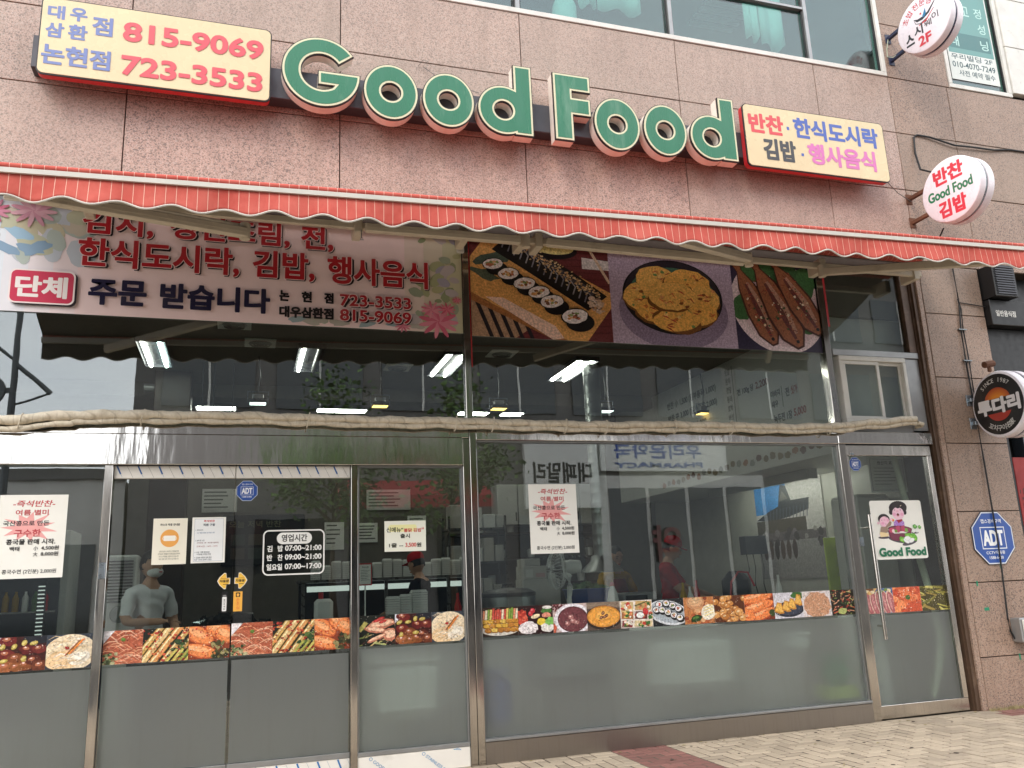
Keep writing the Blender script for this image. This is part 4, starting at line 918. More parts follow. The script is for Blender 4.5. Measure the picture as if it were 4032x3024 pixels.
MB().tube([(6.60, -0.14, 2.82), (6.66, -0.14, 2.81), (6.68, -0.10, 2.80), (6.68, 0.0, 2.80)], 0.02, 8).build('pipe_end', 'pipe_tape', pp, smooth=True)

# ================================================================== banners over the glass
bn = thing('order_banner', 'pink printed banner taking group orders with red Korean lettering', 'banner', (0, -0.012, 3.572))
MB().box(-3.36, -0.014, 3.572, 1.843, -0.010, 4.51).build('sheet', 'white_board', bn)
a = Art(front(-0.0142)); rb_ = random.Random(21)
def mixh(c1, c2, t): return tuple(x * (1 - t) + y * t for x, y in zip(hexc(c1), hexc(c2)))
N_ = 30
for i in range(N_):                                              # printed tint: pale blue at the ends, pink in the middle
    x0 = -3.36 + (5.203) * i / N_; x1 = -3.36 + 5.203 * (i + 1) / N_; c = (x0 + x1) / 2
    t = max(0, min(1, (c + 1.85) / 0.7)); t2 = max(0, min(1, (c - 1.25) / 0.5))
    col = tuple(p * (1 - t2) + q * t2 for p, q in zip(mixh('e2e8f0', 'f8dcda', t), hexc('cfc9a8'))); a.rectf(x0, 3.572, x1, 4.51, col)
for i in range(26):                                              # leafy watercolour
    x = rb_.uniform(-1.95, -1.25); z = rb_.uniform(4.02, 4.5); k = rb_.uniform(0.06, 0.16); a.ell(x, z, k, k * 0.6, rb_.choice(['bfc0a6', 'c6bea2', 'b4bfb8', 'cabfae', 'c3c9d2']), rb_.uniform(0, 180), 18, 0.08, rb_)
for i in range(5): a.ell(-1.68 + rb_.uniform(-.12, .14), 4.12 + rb_.uniform(-.08, .1), 0.10, 0.04, rb_.choice(['6f8aa8', '8aa6c0', '9fc0d8']), rb_.uniform(-30, 30), 12, 0.25, rb_)
for i in range(40):
    x = min(1.80, rb_.gauss(1.66, 0.12)); z = rb_.uniform(3.62, 4.5); k = rb_.uniform(0.03, 0.085)
    if x + k < 1.84 and z - k > 3.58: a.ell(x, z, k, k * 0.6, rb_.choice(['aeb088', '98a07a', 'b7b48a', 'c3b7b8', 'a0a890', 'aaa4b4']), rb_.uniform(0, 180), 16, 0.10, rb_)
for i in range(16):
    x = rb_.uniform(0.35, 1.5); k = rb_.uniform(0.02, 0.045); a.ell(x, 3.60 + rb_.uniform(0, .03), k * 1.7, min(k * 0.6, 0.026), rb_.choice(['a8b49a', '9fb0b4', 'b9b2a6']), rb_.uniform(-15, 15), 12, 0.2, rb_)
def lotus(a, x, z, r, col, col2, n=11):
    for i in range(n):
        t = 2 * math.pi * i / n; a.ell(x + r * 0.55 * math.cos(t), z + r * 0.40 * math.sin(t), r * 0.5, r * 0.12, col if i % 2 else col2, math.degrees(math.atan2(0.73 * math.sin(t), math.cos(t))), 12)
lotus(a, 1.62, 3.665, 0.175, 'd2667e', 'e08a9a'); lotus(a, 1.56, 3.775, 0.095, 'd8738a', 'e596a2'); lotus(a, 1.70, 3.785, 0.075, 'cf5a72', 'e0808e'); lotus(a, 1.79, 3.875, 0.045, 'd46478', 'e08a96'); lotus(a, 1.30, 3.612, 0.07, 'cf6a80', 'dc8896')
lotus(a, -1.62, 4.40, 0.16, 'c98fa0', 'd6a6b2'); lotus(a, -1.90, 4.38, 0.12, 'b8627c', 'c8849a')
def fancy(body, x0, z0, x1, z1, col='b01c26', b=0.0045):
    a.text(body, x0 + 0.013, z0 - 0.013, x1 + 0.013, z1 - 0.013, '1c1216', bold=b + 0.006, off=0.014); a.text(body, x0 - 0.006, z0 - 0.006, x1 + 0.006, z1 + 0.006, 'f4d6d4', bold=b + 0.006, off=0.014); a.text(body, x0, z0, x1, z1, col, bold=b, off=0.014)
fancy('김치,', -1.27, 4.235, -0.745, 4.475); fancy('생선조림,', -0.625, 4.245, 0.335, 4.475); fancy('전,', 0.425, 4.24, 0.70, 4.475)
fancy('한식도시락,', -1.285, 3.955, -0.07, 4.212); fancy('김밥,', 0.035, 3.955, 0.545, 4.215); fancy('행사음식', 0.65, 3.955, 1.53, 4.210)
a.rrect(-1.722, 3.620, -1.268, 3.898, 0.045, '241a20'); a.rrect(-1.742, 3.634, -1.284, 3.910, 0.045, 'f4e6e4'); a.rrect(-1.730, 3.645, -1.296, 3.899, 0.04, 'cc3a58'); a.text('단체', -1.700, 3.682, -1.336, 3.860, 'f4ecea', bold=0.005, off=0.016)
nv = '1b1638'
a.text('주문', -1.19, 3.650, -0.765, 3.868, nv, bold=0.006, off=0.016); a.text('받습니다', -0.668, 3.648, 0.185, 3.868, nv, bold=0.006, off=0.016)
for t, x0, x1 in (('논', 0.256, 0.339), ('현', 0.438, 0.524), ('점', 0.624, 0.705)): a.text(t, x0, 3.770, x1, 3.868, '191418', bold=0.004, off=0.016)
a.text('대우삼환점', 0.258, 3.628, 0.706, 3.730, '191418', bold=0.004, off=0.016)
for t, z0, z1 in (('723-3533', 3.758, 3.866), ('815-9069', 3.624, 3.732)): fancy(t, 0.757, z0, 1.372, z1, 'a81e28', 0.002)
a.build('lettering', bn, 'banner_ink')

# ---- big photo panel with three dishes
pnl = thing('food_photo_panel', 'wide printed panel with photos of gimbap, pancakes and fish over the window', 'banner', (3.8, -0.012, 3.556))
def picture(x0, x1, z0, z1, base, draw, label):
    p = MB().box(x0, -0.014, z0, x1, -0.010, z1).build('picture', 'white_board', pnl); p['label'] = label
    a = Art(front(-0.0142)); a.tile(x0, z0, x1, z1); a.rectf(0, 0, 1, 1, base); draw(a); a.rect = None; a.clip = None
    a.build('print', p, 'photo_ink'); return p
def dotted(a, cx, cy, rx, ry, n, cols, r0, r1, rnd, rot=0):
    for _ in range(n):
        t = rnd.uniform(0, 6.283); q = math.sqrt(rnd.random()); x = rx * q * math.cos(t); y = ry * q * math.sin(t); c_, s_ = math.cos(R(rot)), math.sin(R(rot))
        a.blob(cx + x * c_ - y * s_, cy + x * s_ + y * c_, rnd.uniform(r0, r1), rnd.choice(cols), 0.35, 7, 1.0, rnd)
def kimbap(a):
    r = random.Random(1)
    for i in range(14): a.stroke([(0.0, 0.02 + i * 0.07), (1.0, 0.10 + i * 0.07)], 0.012, '5a2024')
    a.poly([(0, 0.42), (0.0, 0.0), (0.30, 0.0), (0.42, 0.12), (0.1, 0.42)], 'b08a6c')
    for i in range(5): a.stroke([(0.02 + i * 0.07, 0.42), (0.14 + i * 0.07, -0.02)], 0.028, '241c22')
    a.poly([(0, 0.80), (0, 0.44), (0.62, -0.02), (0.80, -0.02), (1.0, 0.36), (1.0, 0.52), (0.3, 1.0), (0.1, 1.0)], 'e0a258'); a.poly([(0.0, 0.44), (0.10, 0.36), (0.70, -0.02), (0.60, -0.02), (0.0, 0.36)], 'a86a38')
    a.poly([(0.10, 0.40), (0.22, 0.40), (0.58, 0.14), (0.64, 0.02), (0.56, 0.0)], 'eec6b2'); a.ell(0.16, 0.80, 0.14, 0.06, '4d5a4c', 20, 12, 0.3, r); a.ell(0.10, 0.63, 0.10, 0.05, '56604e', -20, 12, 0.3, r)
    a.ell(0.60, 0.94, 0.17, 0.10, '1a1216', 0, 24); a.ell(0.60, 0.96, 0.145, 0.07, 'e8d48a', 0, 24); a.poly([(0.80, 0.76), (1.0, 0.76), (1.0, 0.86), (0.80, 0.88)], 'd8ccc8'); a.stroke([(0.85, 1.0), (1.0, 0.62)], 0.022, 'd8b89c')
    a.stroke([(0.22, 0.98), (0.45, 0.80), (0.68, 0.60), (0.90, 0.40)], [0.22, 0.235, 0.235, 0.22], '15100f'); a.stroke([(0.25, 1.02), (0.5, 0.84), (0.88, 0.50)], 0.05, '3f3c46')
    for i in range(16):
        t = i / 15; x = 0.23 + 0.62 * t; y = 1.0 - 0.55 * t; a.stroke([(x - 0.02, y + 0.07), (x + 0.015, y), (x - 0.005, y - 0.08)], 0.010, r.choice(['8f8a94', '7c7680', 'a49ca0']))
    for i in range(190):
        t = r.uniform(0.25, 1); x = 0.23 + 0.66 * t + r.gauss(0.02, 0.03); y = 1.0 - 0.56 * t + 0.04 + r.gauss(0, 0.035); a.ell(x, y, 0.010, 0.007, r.choice(['d8b07a', 'c89a64', 'e6c898', 'a8845e']), r.uniform(0, 180), 6)
    dotted(a, 0.89, 0.38, 0.05, 0.09, 30, ['e6d8d6', 'd8b8a0', '8a6a58', 'c8a48a'], 0.010, 0.024, r, 30)
    for (x, y, k) in ((0.155, 0.735, 0.9), (0.26, 0.645, 0.95), (0.37, 0.555, 1.0), (0.47, 0.475, 1.0), (0.56, 0.385, 1.08), (0.72, 0.245, 1.25)):
        a.ell(x + 0.030 * k, y - 0.050 * k, 0.085 * k, 0.075 * k, '120e10', 24, 22); a.ell(x, y, 0.085 * k, 0.066 * k, '16110f', 24, 24); a.ell(x, y, 0.078 * k, 0.058 * k, 'f0e2e0', 24, 24, 0.04, r)
        dotted(a, x, y, 0.045 * k, 0.026 * k, 12, ['c88a4a', 'e0b070', '7a4a34', 'b86a4a', '8a9a5a'], 0.008, 0.018, r, 24)
def jeon(a):
    r = random.Random(2)
    a.ell(0.50, 0.36, 0.44, 0.40, '8d7a92', 0, 40); a.ell(0.5, 0.525, 0.405, 0.405, '0e0a10', 0, 48); a.ell(0.5, 0.545, 0.385, 0.375, '2a222c', 0, 48); a.ell(0.5, 0.51, 0.36, 0.34, '3f6a58', 0, 40)
    for (x, y, rx, ry) in ((0.38, 0.70, 0.17, 0.15), (0.62, 0.68, 0.19, 0.16), (0.25, 0.51, 0.15, 0.15), (0.74, 0.52, 0.14, 0.15), (0.69, 0.37, 0.16, 0.14), (0.36, 0.36, 0.17, 0.13), (0.51, 0.27, 0.19, 0.12), (0.49, 0.53, 0.20, 0.15)):
        a.ell(x, y - 0.016, rx * 1.03, ry * 1.04, '7a4a1a', r.uniform(-20, 20), 26, 0.05, r); a.ell(x, y, rx, ry, r.choice(['f0b04e', 'eeae52', 'f2b85a']), r.uniform(-20, 20), 26, 0.05, r)
        for _ in range(5):
            px, py = x + r.uniform(-rx, rx) * 0.6, y + r.uniform(-ry, ry) * 0.6; a.stroke([(px, py), (px + 0.03, py + r.uniform(-.03, .03)), (px + 0.055, py + r.uniform(-.05, .02))], [0.006, 0.016, 0.004], r.choice(['c03a24', 'a8301e', 'd86a30']))
        for _ in range(8): a.blob(x + r.uniform(-rx, rx) * 0.7, y + r.uniform(-ry, ry) * 0.7, r.uniform(0.006, 0.02), r.choice(['d88a3a', '8a4a20', '6a8a4a', 'e2985a', 'f6c878', 'c8702e']), 0.35, 7, 1, r)
def fish(a):
    r = random.Random(3)
    a.ell(0.52, 0.50, 0.56, 0.52, 'e6cfd4', -30, 44); a.ell(0.54, 0.52, 0.50, 0.46, 'd8bcc2', -30, 40)
    for (x, y, k) in ((0.12, 0.48, 0.17), (0.80, 0.72, 0.26), (0.88, 0.35, 0.18), (0.3, 0.92, 0.2), (0.62, 0.9, 0.2)): a.ell(x, y, k, k * 0.72, r.choice(['3f6a3a', '476f40', '365c34']), r.uniform(0, 90), 20, 0.12, r)
    for (x0, y0, x1, y1, w_) in ((0.04, 1.02, 0.44, 0.06, 0.30), (0.24, 1.06, 0.74, 0.04, 0.36), (0.46, 1.08, 1.0, 0.20, 0.32)):
        P = lambda t: (x0 + (x1 - x0) * t, y0 + (y1 - y0) * t)
        a.stroke([P(0), P(.15), P(.32), P(.6), P(.85), P(1.0)], [w_ * .45, w_ * .22, w_ * .7, w_, w_ * .9, w_ * .25], '4a2218'); a.stroke([P(0.01), P(.15), P(.32), P(.6), P(.85), P(.98)], [w_ * .36, w_ * .16, w_ * .58, w_ * .86, w_ * .74, w_ * .18], '9a5c3a')
        a.stroke([(P(.3)[0] + .02, P(.3)[1] + .02), (P(.6)[0] + .035, P(.6)[1] + .02), (P(.86)[0] + .03, P(.86)[1] + .02)], [w_ * .1, w_ * .36, w_ * .12], 'b98a72'); a.stroke([P(.3), P(.6), P(.9)], [w_ * .08, w_ * .2, w_ * .1], '6a3430')
        for _ in range(26):
            t = r.uniform(.25, .9); x, y = P(t); x += r.uniform(-w_, w_) * .33; y += r.uniform(-w_, w_) * .25
            a.stroke([(x, y), (x + r.uniform(-.05, .05), y + r.uniform(-.05, .05))], 0.006, r.choice(['a82a1e', '8a1e18', 'c84a2e', '7a2a1c']))
        dotted(a, *P(.62), 0.09, 0.22, 26, ['e8c8a0', 'f0dcc0', 'b06a4a', '7a3a2a', '3c5a30', '2e4a2c'], 0.006, 0.016, r, 30)
        e = P(.93); a.ell(e[0], e[1], 0.020, 0.020, '1a1214', 0, 12); a.stroke([P(.80), (P(.84)[0] + .06, P(.84)[1] + .02)], 0.008, '6a3428')
picture(1.925, 3.305, 3.556, 4.50, '6a2a2c', kimbap, 'photo of sliced gimbap on a wooden board'); picture(3.305, 4.655, 3.556, 4.50, 'b9a3b8', jeon, 'photo of yellow pancakes on a black plate'); picture(4.655, 5.652, 3.556, 4.50, '2e2440', fish, 'photo of grilled fish on a plate')

# ================================================================== strips of food photos on the glass
def t_kimchi(a, r):
    a.rectf(0, 0, 1, 1, 'b05a3e')
    for i in range(80):
        y = r.uniform(-.2, 1.1); x = r.uniform(-.2, .9); a.stroke([(x, y), (x + .18, y + .12), (x + .36, y + .12), (x + .55, y - .05)], [.008, .026, .026, .006], r.choice(['d8825e', 'e8a880', 'c2684a', 'f4c6a4', 'a8482e', 'd07a58', 'ecb898']))
    a.poly([(0, 1), (0, .62), (.28, 1)], 'e8e2e4')
    for i in range(30): a.blob(r.uniform(0, .35), r.uniform(0, .32), r.uniform(.02, .06), r.choice(['55603c', '3c4a30', '8a9464', 'b8b48a', '2c3424']), .4, 7, 1, r)
    a.blob(.5, .72, .06, '6a8a3c', .4, 9, 1, r)
def t_scallion(a, r):
    a.rectf(0, 0, 1, 1, '1f2420')
    for i, (x, w_, c) in enumerate(((-.1, .15, 'd0a860'), (.1, .17, 'e0bc80'), (.32, .18, 'dc9c5c'), (.55, .14, 'd2aa66'), (.78, .12, 'c0904e'), (.95, .12, '98804a'))):
        a.stroke([(x - .12, -.05), (x + .18, .5), (x + .5, 1.05)], w_, '8a6a28'); a.stroke([(x - .12, -.05), (x + .18, .5), (x + .5, 1.05)], w_ * .82, c); a.stroke([(x - .15, -.05), (x + .15, .5), (x + .47, 1.05)], w_ * .22, 'f2e4b0')
    for i in range(70): a.blob(r.uniform(0, 1), r.uniform(0, 1), r.uniform(.012, .045), r.choice(['b8382a', 'd0583a', '8a2a1e', 'e08a4a']), .4, 7, 1, r)
    for i in range(14): a.blob(r.uniform(.55, 1), r.uniform(.1, .6), r.uniform(.03, .08), r.choice(['2c3a30', '38502e', '1a2320', '5a7038']), .4, 8, 1, r)
    for i in range(4): a.stroke([(.5 + .14 * i, -.05), (.75 + .14 * i, .35)], .06, r.choice(['c8ba60', 'a8a850']))
def t_radish(a, r):
    a.rectf(0, 0, 1, 1, '8a3a20')
    for (x, y, rx, ry, ro) in ((.25, .72, .42, .24, -35), (.72, .85, .34, .26, -30), (.28, .24, .46, .20, -18), (.9, .7, .3, .24, -40)):
        a.ell(x, y, rx, ry, 'c25a2c', ro, 22); a.ell(x, y + .02, rx * .93, ry * .88, 'ea8a4a', ro, 22); a.ell(x - .04, y + .07, rx * .6, ry * .4, 'f4ac74', ro, 18)
    for i in range(40): a.blob(r.uniform(.0, .7), r.uniform(.05, 1), r.uniform(.01, .03), r.choice(['c83c22', 'b02c1a', 'e06a34', 'f8d0a8']), .4, 7, 1, r)
    for i in range(30): a.blob(r.uniform(.55, 1), r.uniform(0, .48), r.uniform(.03, .08), r.choice(['4a4a2c', '2e3422', '7a7444', '9a9060', '3c3a28']), .4, 8, 1, r)
def t_namul(a, r):
    a.rectf(0, 0, 1, 1, '17201c')
    for i in range(50): x, y = r.uniform(-.1, 1), r.uniform(-.1, .7); a.stroke([(x, y), (x + r.uniform(.05, .3), y + r.uniform(-.15, .2))], r.uniform(.02, .05), r.choice(['2c3a2a', '3c2a22', '7a8a4a', '10161a', '55302a', 'c8b078']))
    for (x, y, rx, ry, ro) in ((.62, .70, .40, .15, 8), (.45, .52, .32, .10, -10), (.86, .35, .20, .22, 20), (.5, .25, .30, .07, 25)):
        a.ell(x, y, rx, ry, 'c27a60', ro, 18, .12, r); a.ell(x, y + .02, rx * .8, ry * .6, 'efc4a4', ro, 18, .15, r)
    for (x, y) in ((.5, .82), (.60, .88), (.66, .78)): a.ell(x, y, .12, .05, 'a81e20', 20, 14); a.ell(x, y, .07, .025, 'c84a44', 20, 12)
    a.stroke([(0, .5), (.2, .78)], .12, 'b8b060'); a.stroke([(.4, .1), (.75, .02)], .05, 'a8b070')
def t_dates(a, r):
    a.rectf(0, 0, 1, 1, '3a1414'); a.poly([(0, 1), (0, .7), (.14, .86), (.1, 1)], 'dcdce4'); a.ell(.8, .92, .28, .14, '20242e', 0, 14, .2, r)
    for (x, y, k, c) in ((.22, .9, .16, '6a1c1c'), (.2, .5, .15, '6e201c'), (.62, .62, .14, '5e1618'), (.86, .62, .13, '6e2420'), (.4, .38, .15, '7a4020'), (.6, .18, .16, '80441f'), (.2, .15, .17, '9a5830'), (.75, .3, .14, '5a2418'), (.42, .12, .13, '8a5028'), (.9, .14, .16, '6a3420')):
        a.ell(x, y, k * 1.15, k, c, r.uniform(-30, 30), 18, .08, r); a.ell(x - .03, y + .04, k * .5, k * .35, 'b06a4a', r.uniform(-30, 30), 12); a.ell(x - .04, y + .06, k * .18, k * .12, 'f2dcd8', 0, 8)
    for (x, y) in ((.55, .82), (.74, .8), (.12, .72), (.56, .36), (.35, .72), (.16, .32)): a.ell(x, y, .09, .055, 'b8a24a', r.uniform(0, 90), 14); a.ell(x - .01, y + .01, .06, .03, 'd8c878', r.uniform(0, 90), 12)
def t_noodle(a, r):
    a.rectf(0, 0, 1, 1, '39424e'); a.ell(.54, .46, .58, .54, 'efdcbc', 0, 30); a.ell(.40, .25, .42, .28, 'ecc99a', 10, 24); a.ell(.72, .30, .26, .2, 'f8efdf', 30, 20)
    for i in range(60): x, y = r.uniform(.0, .7), r.uniform(.0, .9); a.stroke([(x, y), (x + .15, y + .10), (x + .32, y + .06)], [.008, .022, .006], r.choice(['f0dcb4', 'e6caa0', 'f6ead0', 'd8b888', 'fbf4e4']))
    for i in range(4): a.stroke([(.42 + i * .035, .38 + i * .02), (.72 + i * .035, .80 + i * .02)], .035, ['b02a24', '4a6a30', 'e8903c', 'e07a34'][i])
    a.blob(.45, .60, .05, 'a81e20', .3, 9, 1, r); a.ell(.75, .35, .16, .10, 'f6eedc', 30, 14)
def t_pancakes(a, r):
    a.rectf(0, 0, 1, 1, '2b1d16'); a.ell(.5, .25, .55, .24, 'd8d2c8', 0, 24)
    for i in range(15): x = .04 + i * .065; a.stroke([(x, .55), (x + .03, .95 + r.uniform(-.06, .03))], .055, r.choice(['d8c068', '7a9a3c', 'c84a3a', 'e8dcc0', '2e3a1e', 'e0906a']))
    for j in range(3):
        for i in range(6): x, y = .08 + i * .17 + .05 * j, .50 - j * .15; a.ell(x, y, .115, .085, '8a5a18', 0, 16, .08, r); a.ell(x, y + .015, .10, .07, r.choice(['d8a83a', 'c88a2e', 'e0bc58', 'b8782a']), 0, 16, .1, r)
def t_bento(a, r):
    a.rectf(0, 0, 1, 1, '2a1216')
    a.ell(.12, .62, .15, .26, 'c8402c', 0, 16, .2, r); dotted(a, .12, .62, .12, .2, 16, ['e0684a', 'a82a20'], .02, .05, r)
    for (x, y) in ((.42, .82), (.36, .72)): a.ell(x, y, .07, .09, 'c22a36', 0, 16); a.ell(x - .02, y + .03, .02, .03, 'e8909a', 0, 8)
    a.ell(.50, .62, .14, .07, 'f0dcb4', 20, 16); a.rectf(.62, .55, 1, 1, '3a1a1c'); a.ell(.82, .80, .15, .10, '4a7a3a', 0, 16, .2, r); a.ell(.84, .92, .14, .06, 'eae4e0', 0, 14); a.ell(.82, .64, .14, .09, 'e09078', 0, 14, .2, r)
    a.ell(.28, .22, .27, .22, 'eee6e6', 0, 24, .1, r); dotted(a, .28, .22, .24, .18, 50, ['ffffff', 'd8ced0', 'c8bcc0'], .01, .03, r)
    a.ell(.66, .42, .13, .13, 'e6c83c', 20, 16); a.ell(.84, .22, .20, .18, 'e4e0da', 0, 18, .15, r); a.ell(.9, .42, .13, .14, '7ab858', 0, 14, .25, r)
def t_redbean(a, r):
    a.rectf(0, 0, 1, 1, 'c9b3b0'); dotted(a, .2, .9, .3, .15, 60, ['5a1420', '7a2030', '3a0c14'], .02, .04, r); a.ell(.58, .45, .55, .56, 'e8e4ea', 0, 36); a.ell(.58, .44, .45, .46, '5e2c34', 0, 36); a.ell(.58, .44, .42, .42, '6e3a40', 0, 30)
    for (x, y) in ((.52, .52), (.42, .30), (.68, .32), (.58, .38)): a.ell(x, y, .08, .08, 'a8706c', 0, 14); a.ell(x - .02, y + .02, .03, .03, 'e0c0ba', 0, 10)
    a.poly([(0, .35), (.10, .2), (.06, 0), (0, 0)], 'c8583a')
def t_pumpkin(a, r):
    a.rectf(0, 0, 1, 1, '5a4a42'); a.rectf(0, .78, 1, 1, '8a7868'); a.ell(.5, .44, .56, .44, '2c2422', 0, 36); a.ell(.5, .48, .50, .39, 'c8812c', 0, 36); a.ell(.5, .48, .46, .34, 'e8a23c', 0, 36); a.ell(.46, .52, .26, .16, 'f0ba5c', 20, 24)
    a.ell(.46, .48, .30, .20, 'dd9434', 20, 24); a.ell(.48, .52, .24, .15, 'eeb252', 20, 24)
    for (x, y) in ((.48, .60), (.58, .50), (.42, .44), (.52, .46)): a.ell(x, y, .07, .05, '6a3a28', r.uniform(0, 90), 12); a.ell(x, y, .04, .02, 'b88a6a', r.uniform(0, 90), 10)
def t_lunchbox(a, r):
    a.rectf(0, 0, 1, 1, 'e6dcd2')
    for (x0, y0, x1, y1, c) in ((.02, .55, .42, .98, 'd8c08a'), (.46, .62, .98, .98, 'c8a468'), (.02, .32, .40, .60, 'a86a3c'), (.44, .30, .84, .60, '6a3230'), (.02, .02, .36, .28, '8a3038'), (.40, .02, .98, .26, 'dcc89a'), (.88, .28, .99, .58, 'c87a4a')):
        a.poly([(x0, y0 + .03), (x1 - .02, y0), (x1, y1 - .03), (x0 + .03, y1)], c)
        dotted(a, (x0 + x1) / 2, (y0 + y1) / 2, (x1 - x0) * .4, (y1 - y0) * .38, 14, ['3c6a34', 'c83a2e', 'e8d070', 'f0e8da', '8a4a2a', 'e08a5a'], .02, .07, r)
    a.ell(.60, .45, .12, .11, 'eef0ec', 0, 16); a.ell(.78, .58, .09, .13, 'c82a30', 10, 14); a.stroke([(.45, .8), (.85, .95)], .03, '3c5a2a')
def t_roll(a, r):
    a.rectf(0, 0, 1, 1, '1e2428'); a.ell(.5, .48, .66, .44, 'd8dde2', -22, 36); a.ell(.5, .50, .60, .38, 'aab4bc', -22, 36)
    for (x, y) in ((.22, .80), (.45, .84), (.64, .74), (.82, .62), (.12, .62), (.30, .60), (.48, .50), (.66, .38), (.84, .28)):
        a.ell(x + .03, y - .05, .125, .135, '14161a', 0, 18); a.ell(x, y, .12, .13, '181a1e', 0, 18); a.ell(x, y, .10, .108, 'e8e6e8', 0, 18); dotted(a, x, y, .05, .05, 8, ['d8a03a', 'c84a38', '5a8a3a', '7a4a2c', 'e8c86a'], .016, .03, r)
def t_braise(a, r):
    a.rectf(0, 0, 1, 1, 'c07a44'); dotted(a, .5, .5, .6, .5, 40, ['b05a30', 'd89a64', '8a3e22', 'e0b080'], .04, .1, r)
    a.ell(.38, .80, .30, .26, 'c89064', 0, 24); a.ell(.38, .84, .24, .18, 'd8a87c', 0, 20); dotted(a, .40, .88, .12, .08, 14, ['f2e6c0', 'e8d8a8'], .012, .02, r)
    a.ell(.80, .42, .24, .30, 'ece4d0', -20, 22); 
    for i in range(4): a.stroke([(.66, .28 + i * .1), (.96, .40 + i * .1)], .03, 'e8d47a')
    a.ell(.38, .20, .20, .12, '24401c', 20, 16, .1, r); a.ell(.36, .23, .12, .05, '55803a', 20, 12)
def t_potato(a, r):
    a.rectf(0, 0, 1, 1, '5a2c14')
    for i in range(24): x, y = r.uniform(0, 1), r.uniform(0, 1); k = r.uniform(.10, .15); a.ell(x, y, k * 1.1, k, '8a4a1c', r.uniform(0, 180), 16, .05, r); a.ell(x, y + .01, k, k * .88, r.choice(['c8843c', 'b87430', 'd89a54']), r.uniform(0, 180), 16); a.ell(x - .03, y + .04, k * .4, k * .25, 'f2d4a4', 30, 10)
def t_radish2(a, r):
    a.rectf(0, 0, 1, 1, '7a3018')
    for (x, y, rx, ry, ro) in ((.4, .85, .6, .22, 12), (.45, .50, .60, .20, 18), (.55, .18, .60, .18, 24), (.1, .15, .25, .2, -20)): a.ell(x, y, rx, ry, 'c0501e', ro, 22); a.ell(x, y + .02, rx * .94, ry * .85, 'ec8440', ro, 22); a.ell(x - .1, y + .06, rx * .5, ry * .3, 'f6b07a', ro, 16)
    for i in range(50): a.blob(r.uniform(0, 1), r.uniform(0, 1), r.uniform(.008, .028), r.choice(['c83a1c', 'd8581e', 'a82a14', 'f4c08a']), .4, 7, 1, r)
    a.ell(.92, .25, .12, .14, '3c4a24', 30, 12, .2, r)
def t_inari(a, r):
    a.rectf(0, 0, 1, 1, 'cfccd4'); a.ell(.5, .34, .52, .30, '252a38', 0, 30); a.ell(.5, .36, .46, .24, '3a4050', 0, 30); a.ell(.85, .88, .22, .14, '3c6a30', 0, 14, .3, r)
    for (x, y, s_) in ((.20, .42, .22), (.45, .48, .20), (.65, .56, .19), (.88, .70, .18)): a.poly([(x - s_, y - .14), (x - s_ * .4, y + .22), (x + s_ * .3, y + .18), (x + s_ * .6, y - .22), (x, y - .24)], 'c8862a'); a.poly([(x - s_ * .8, y - .1), (x - s_ * .35, y + .18), (x + s_ * .2, y + .12), (x + s_ * .4, y - .16), (x, y - .18)], 'e8b452')
def t_jelly(a, r):
    a.rectf(0, 0, 1, 1, 'd8d0d0'); a.ell(.5, .45, .50, .52, 'c89472', 0, 26, .08, r)
    for i in range(90): x, y = r.uniform(.05, .85), r.uniform(.0, .95); a.stroke([(x, y), (x + r.uniform(-.1, .15), y + r.uniform(-.1, .1))], .012, r.choice(['e0b896', 'd0a07c', 'f0d8c0', 'b8805e']))
    dotted(a, .5, .5, .4, .4, 18, ['5a4030', '3c5a2a'], .008, .014, r)
def t_greens(a, r):
    a.rectf(0, 0, 1, 1, '26241c')
    for i in range(90): x, y = r.uniform(0, 1), r.uniform(0, 1); a.stroke([(x, y), (x + r.uniform(-.2, .2), y + r.uniform(-.12, .12))], r.uniform(.02, .05), r.choice(['a8402c', 'c86a44', '3c5230', '1e2a1c', '8a9a54', 'b8b878', '7a2a20', 'e0a080']))
    a.ell(.45, .15, .2, .12, 'a8b068', 10, 14, .2, r)
def t_ham(a, r):
    a.rectf(0, 0, 1, 1, '4a6aa0'); a.rectf(0, 0, .3, 1, '7a5030')
    for i in range(5): x = .10 + i * .2; a.ell(x, .42, .15, .50, 'e0c4b4', 8, 24); a.ell(x + .01, .40, .125, .46, 'b4686a', 8, 24); a.ell(x - .03, .45, .04, .32, 'cf9090', 8, 16)
    dotted(a, .4, .9, .5, .12, 26, ['d8b070', '7a9a4a', 'e8d8b0'], .03, .07, r)
def t_fishcake(a, r):
    a.rectf(0, 0, 1, 1, 'c8502c')
    for i in range(26): x, y = r.uniform(0, 1), r.uniform(0, 1); a.blob(x, y, r.uniform(.1, .2), r.choice(['e0703c', 'd8602e', 'f09058', 'c84a26', 'e88a5a']), .3, 10, .7, r)
    dotted(a, .5, .55, .42, .42, 50, ['f6e8d0', 'fff2dc', 'b83018'], .008, .018, r); a.blob(.52, .58, .09, '4a6a2c', .35, 9, 1, r)
def t_stem(a, r):
    a.rectf(0, 0, 1, 1, '4a4420')
    for i in range(26): x, y = r.uniform(-.2, .8), r.uniform(0, 1); a.stroke([(x, y), (x + r.uniform(.2, .5), y + r.uniform(-.35, .35))], r.uniform(.05, .1), r.choice(['8a8238', 'b0a84e', '6a6a2c', 'c8c068', '55501e', 'a08a44']))
    dotted(a, .4, .6, .4, .4, 30, ['f0e4c8', 'e0d0a8'], .008, .016, r)
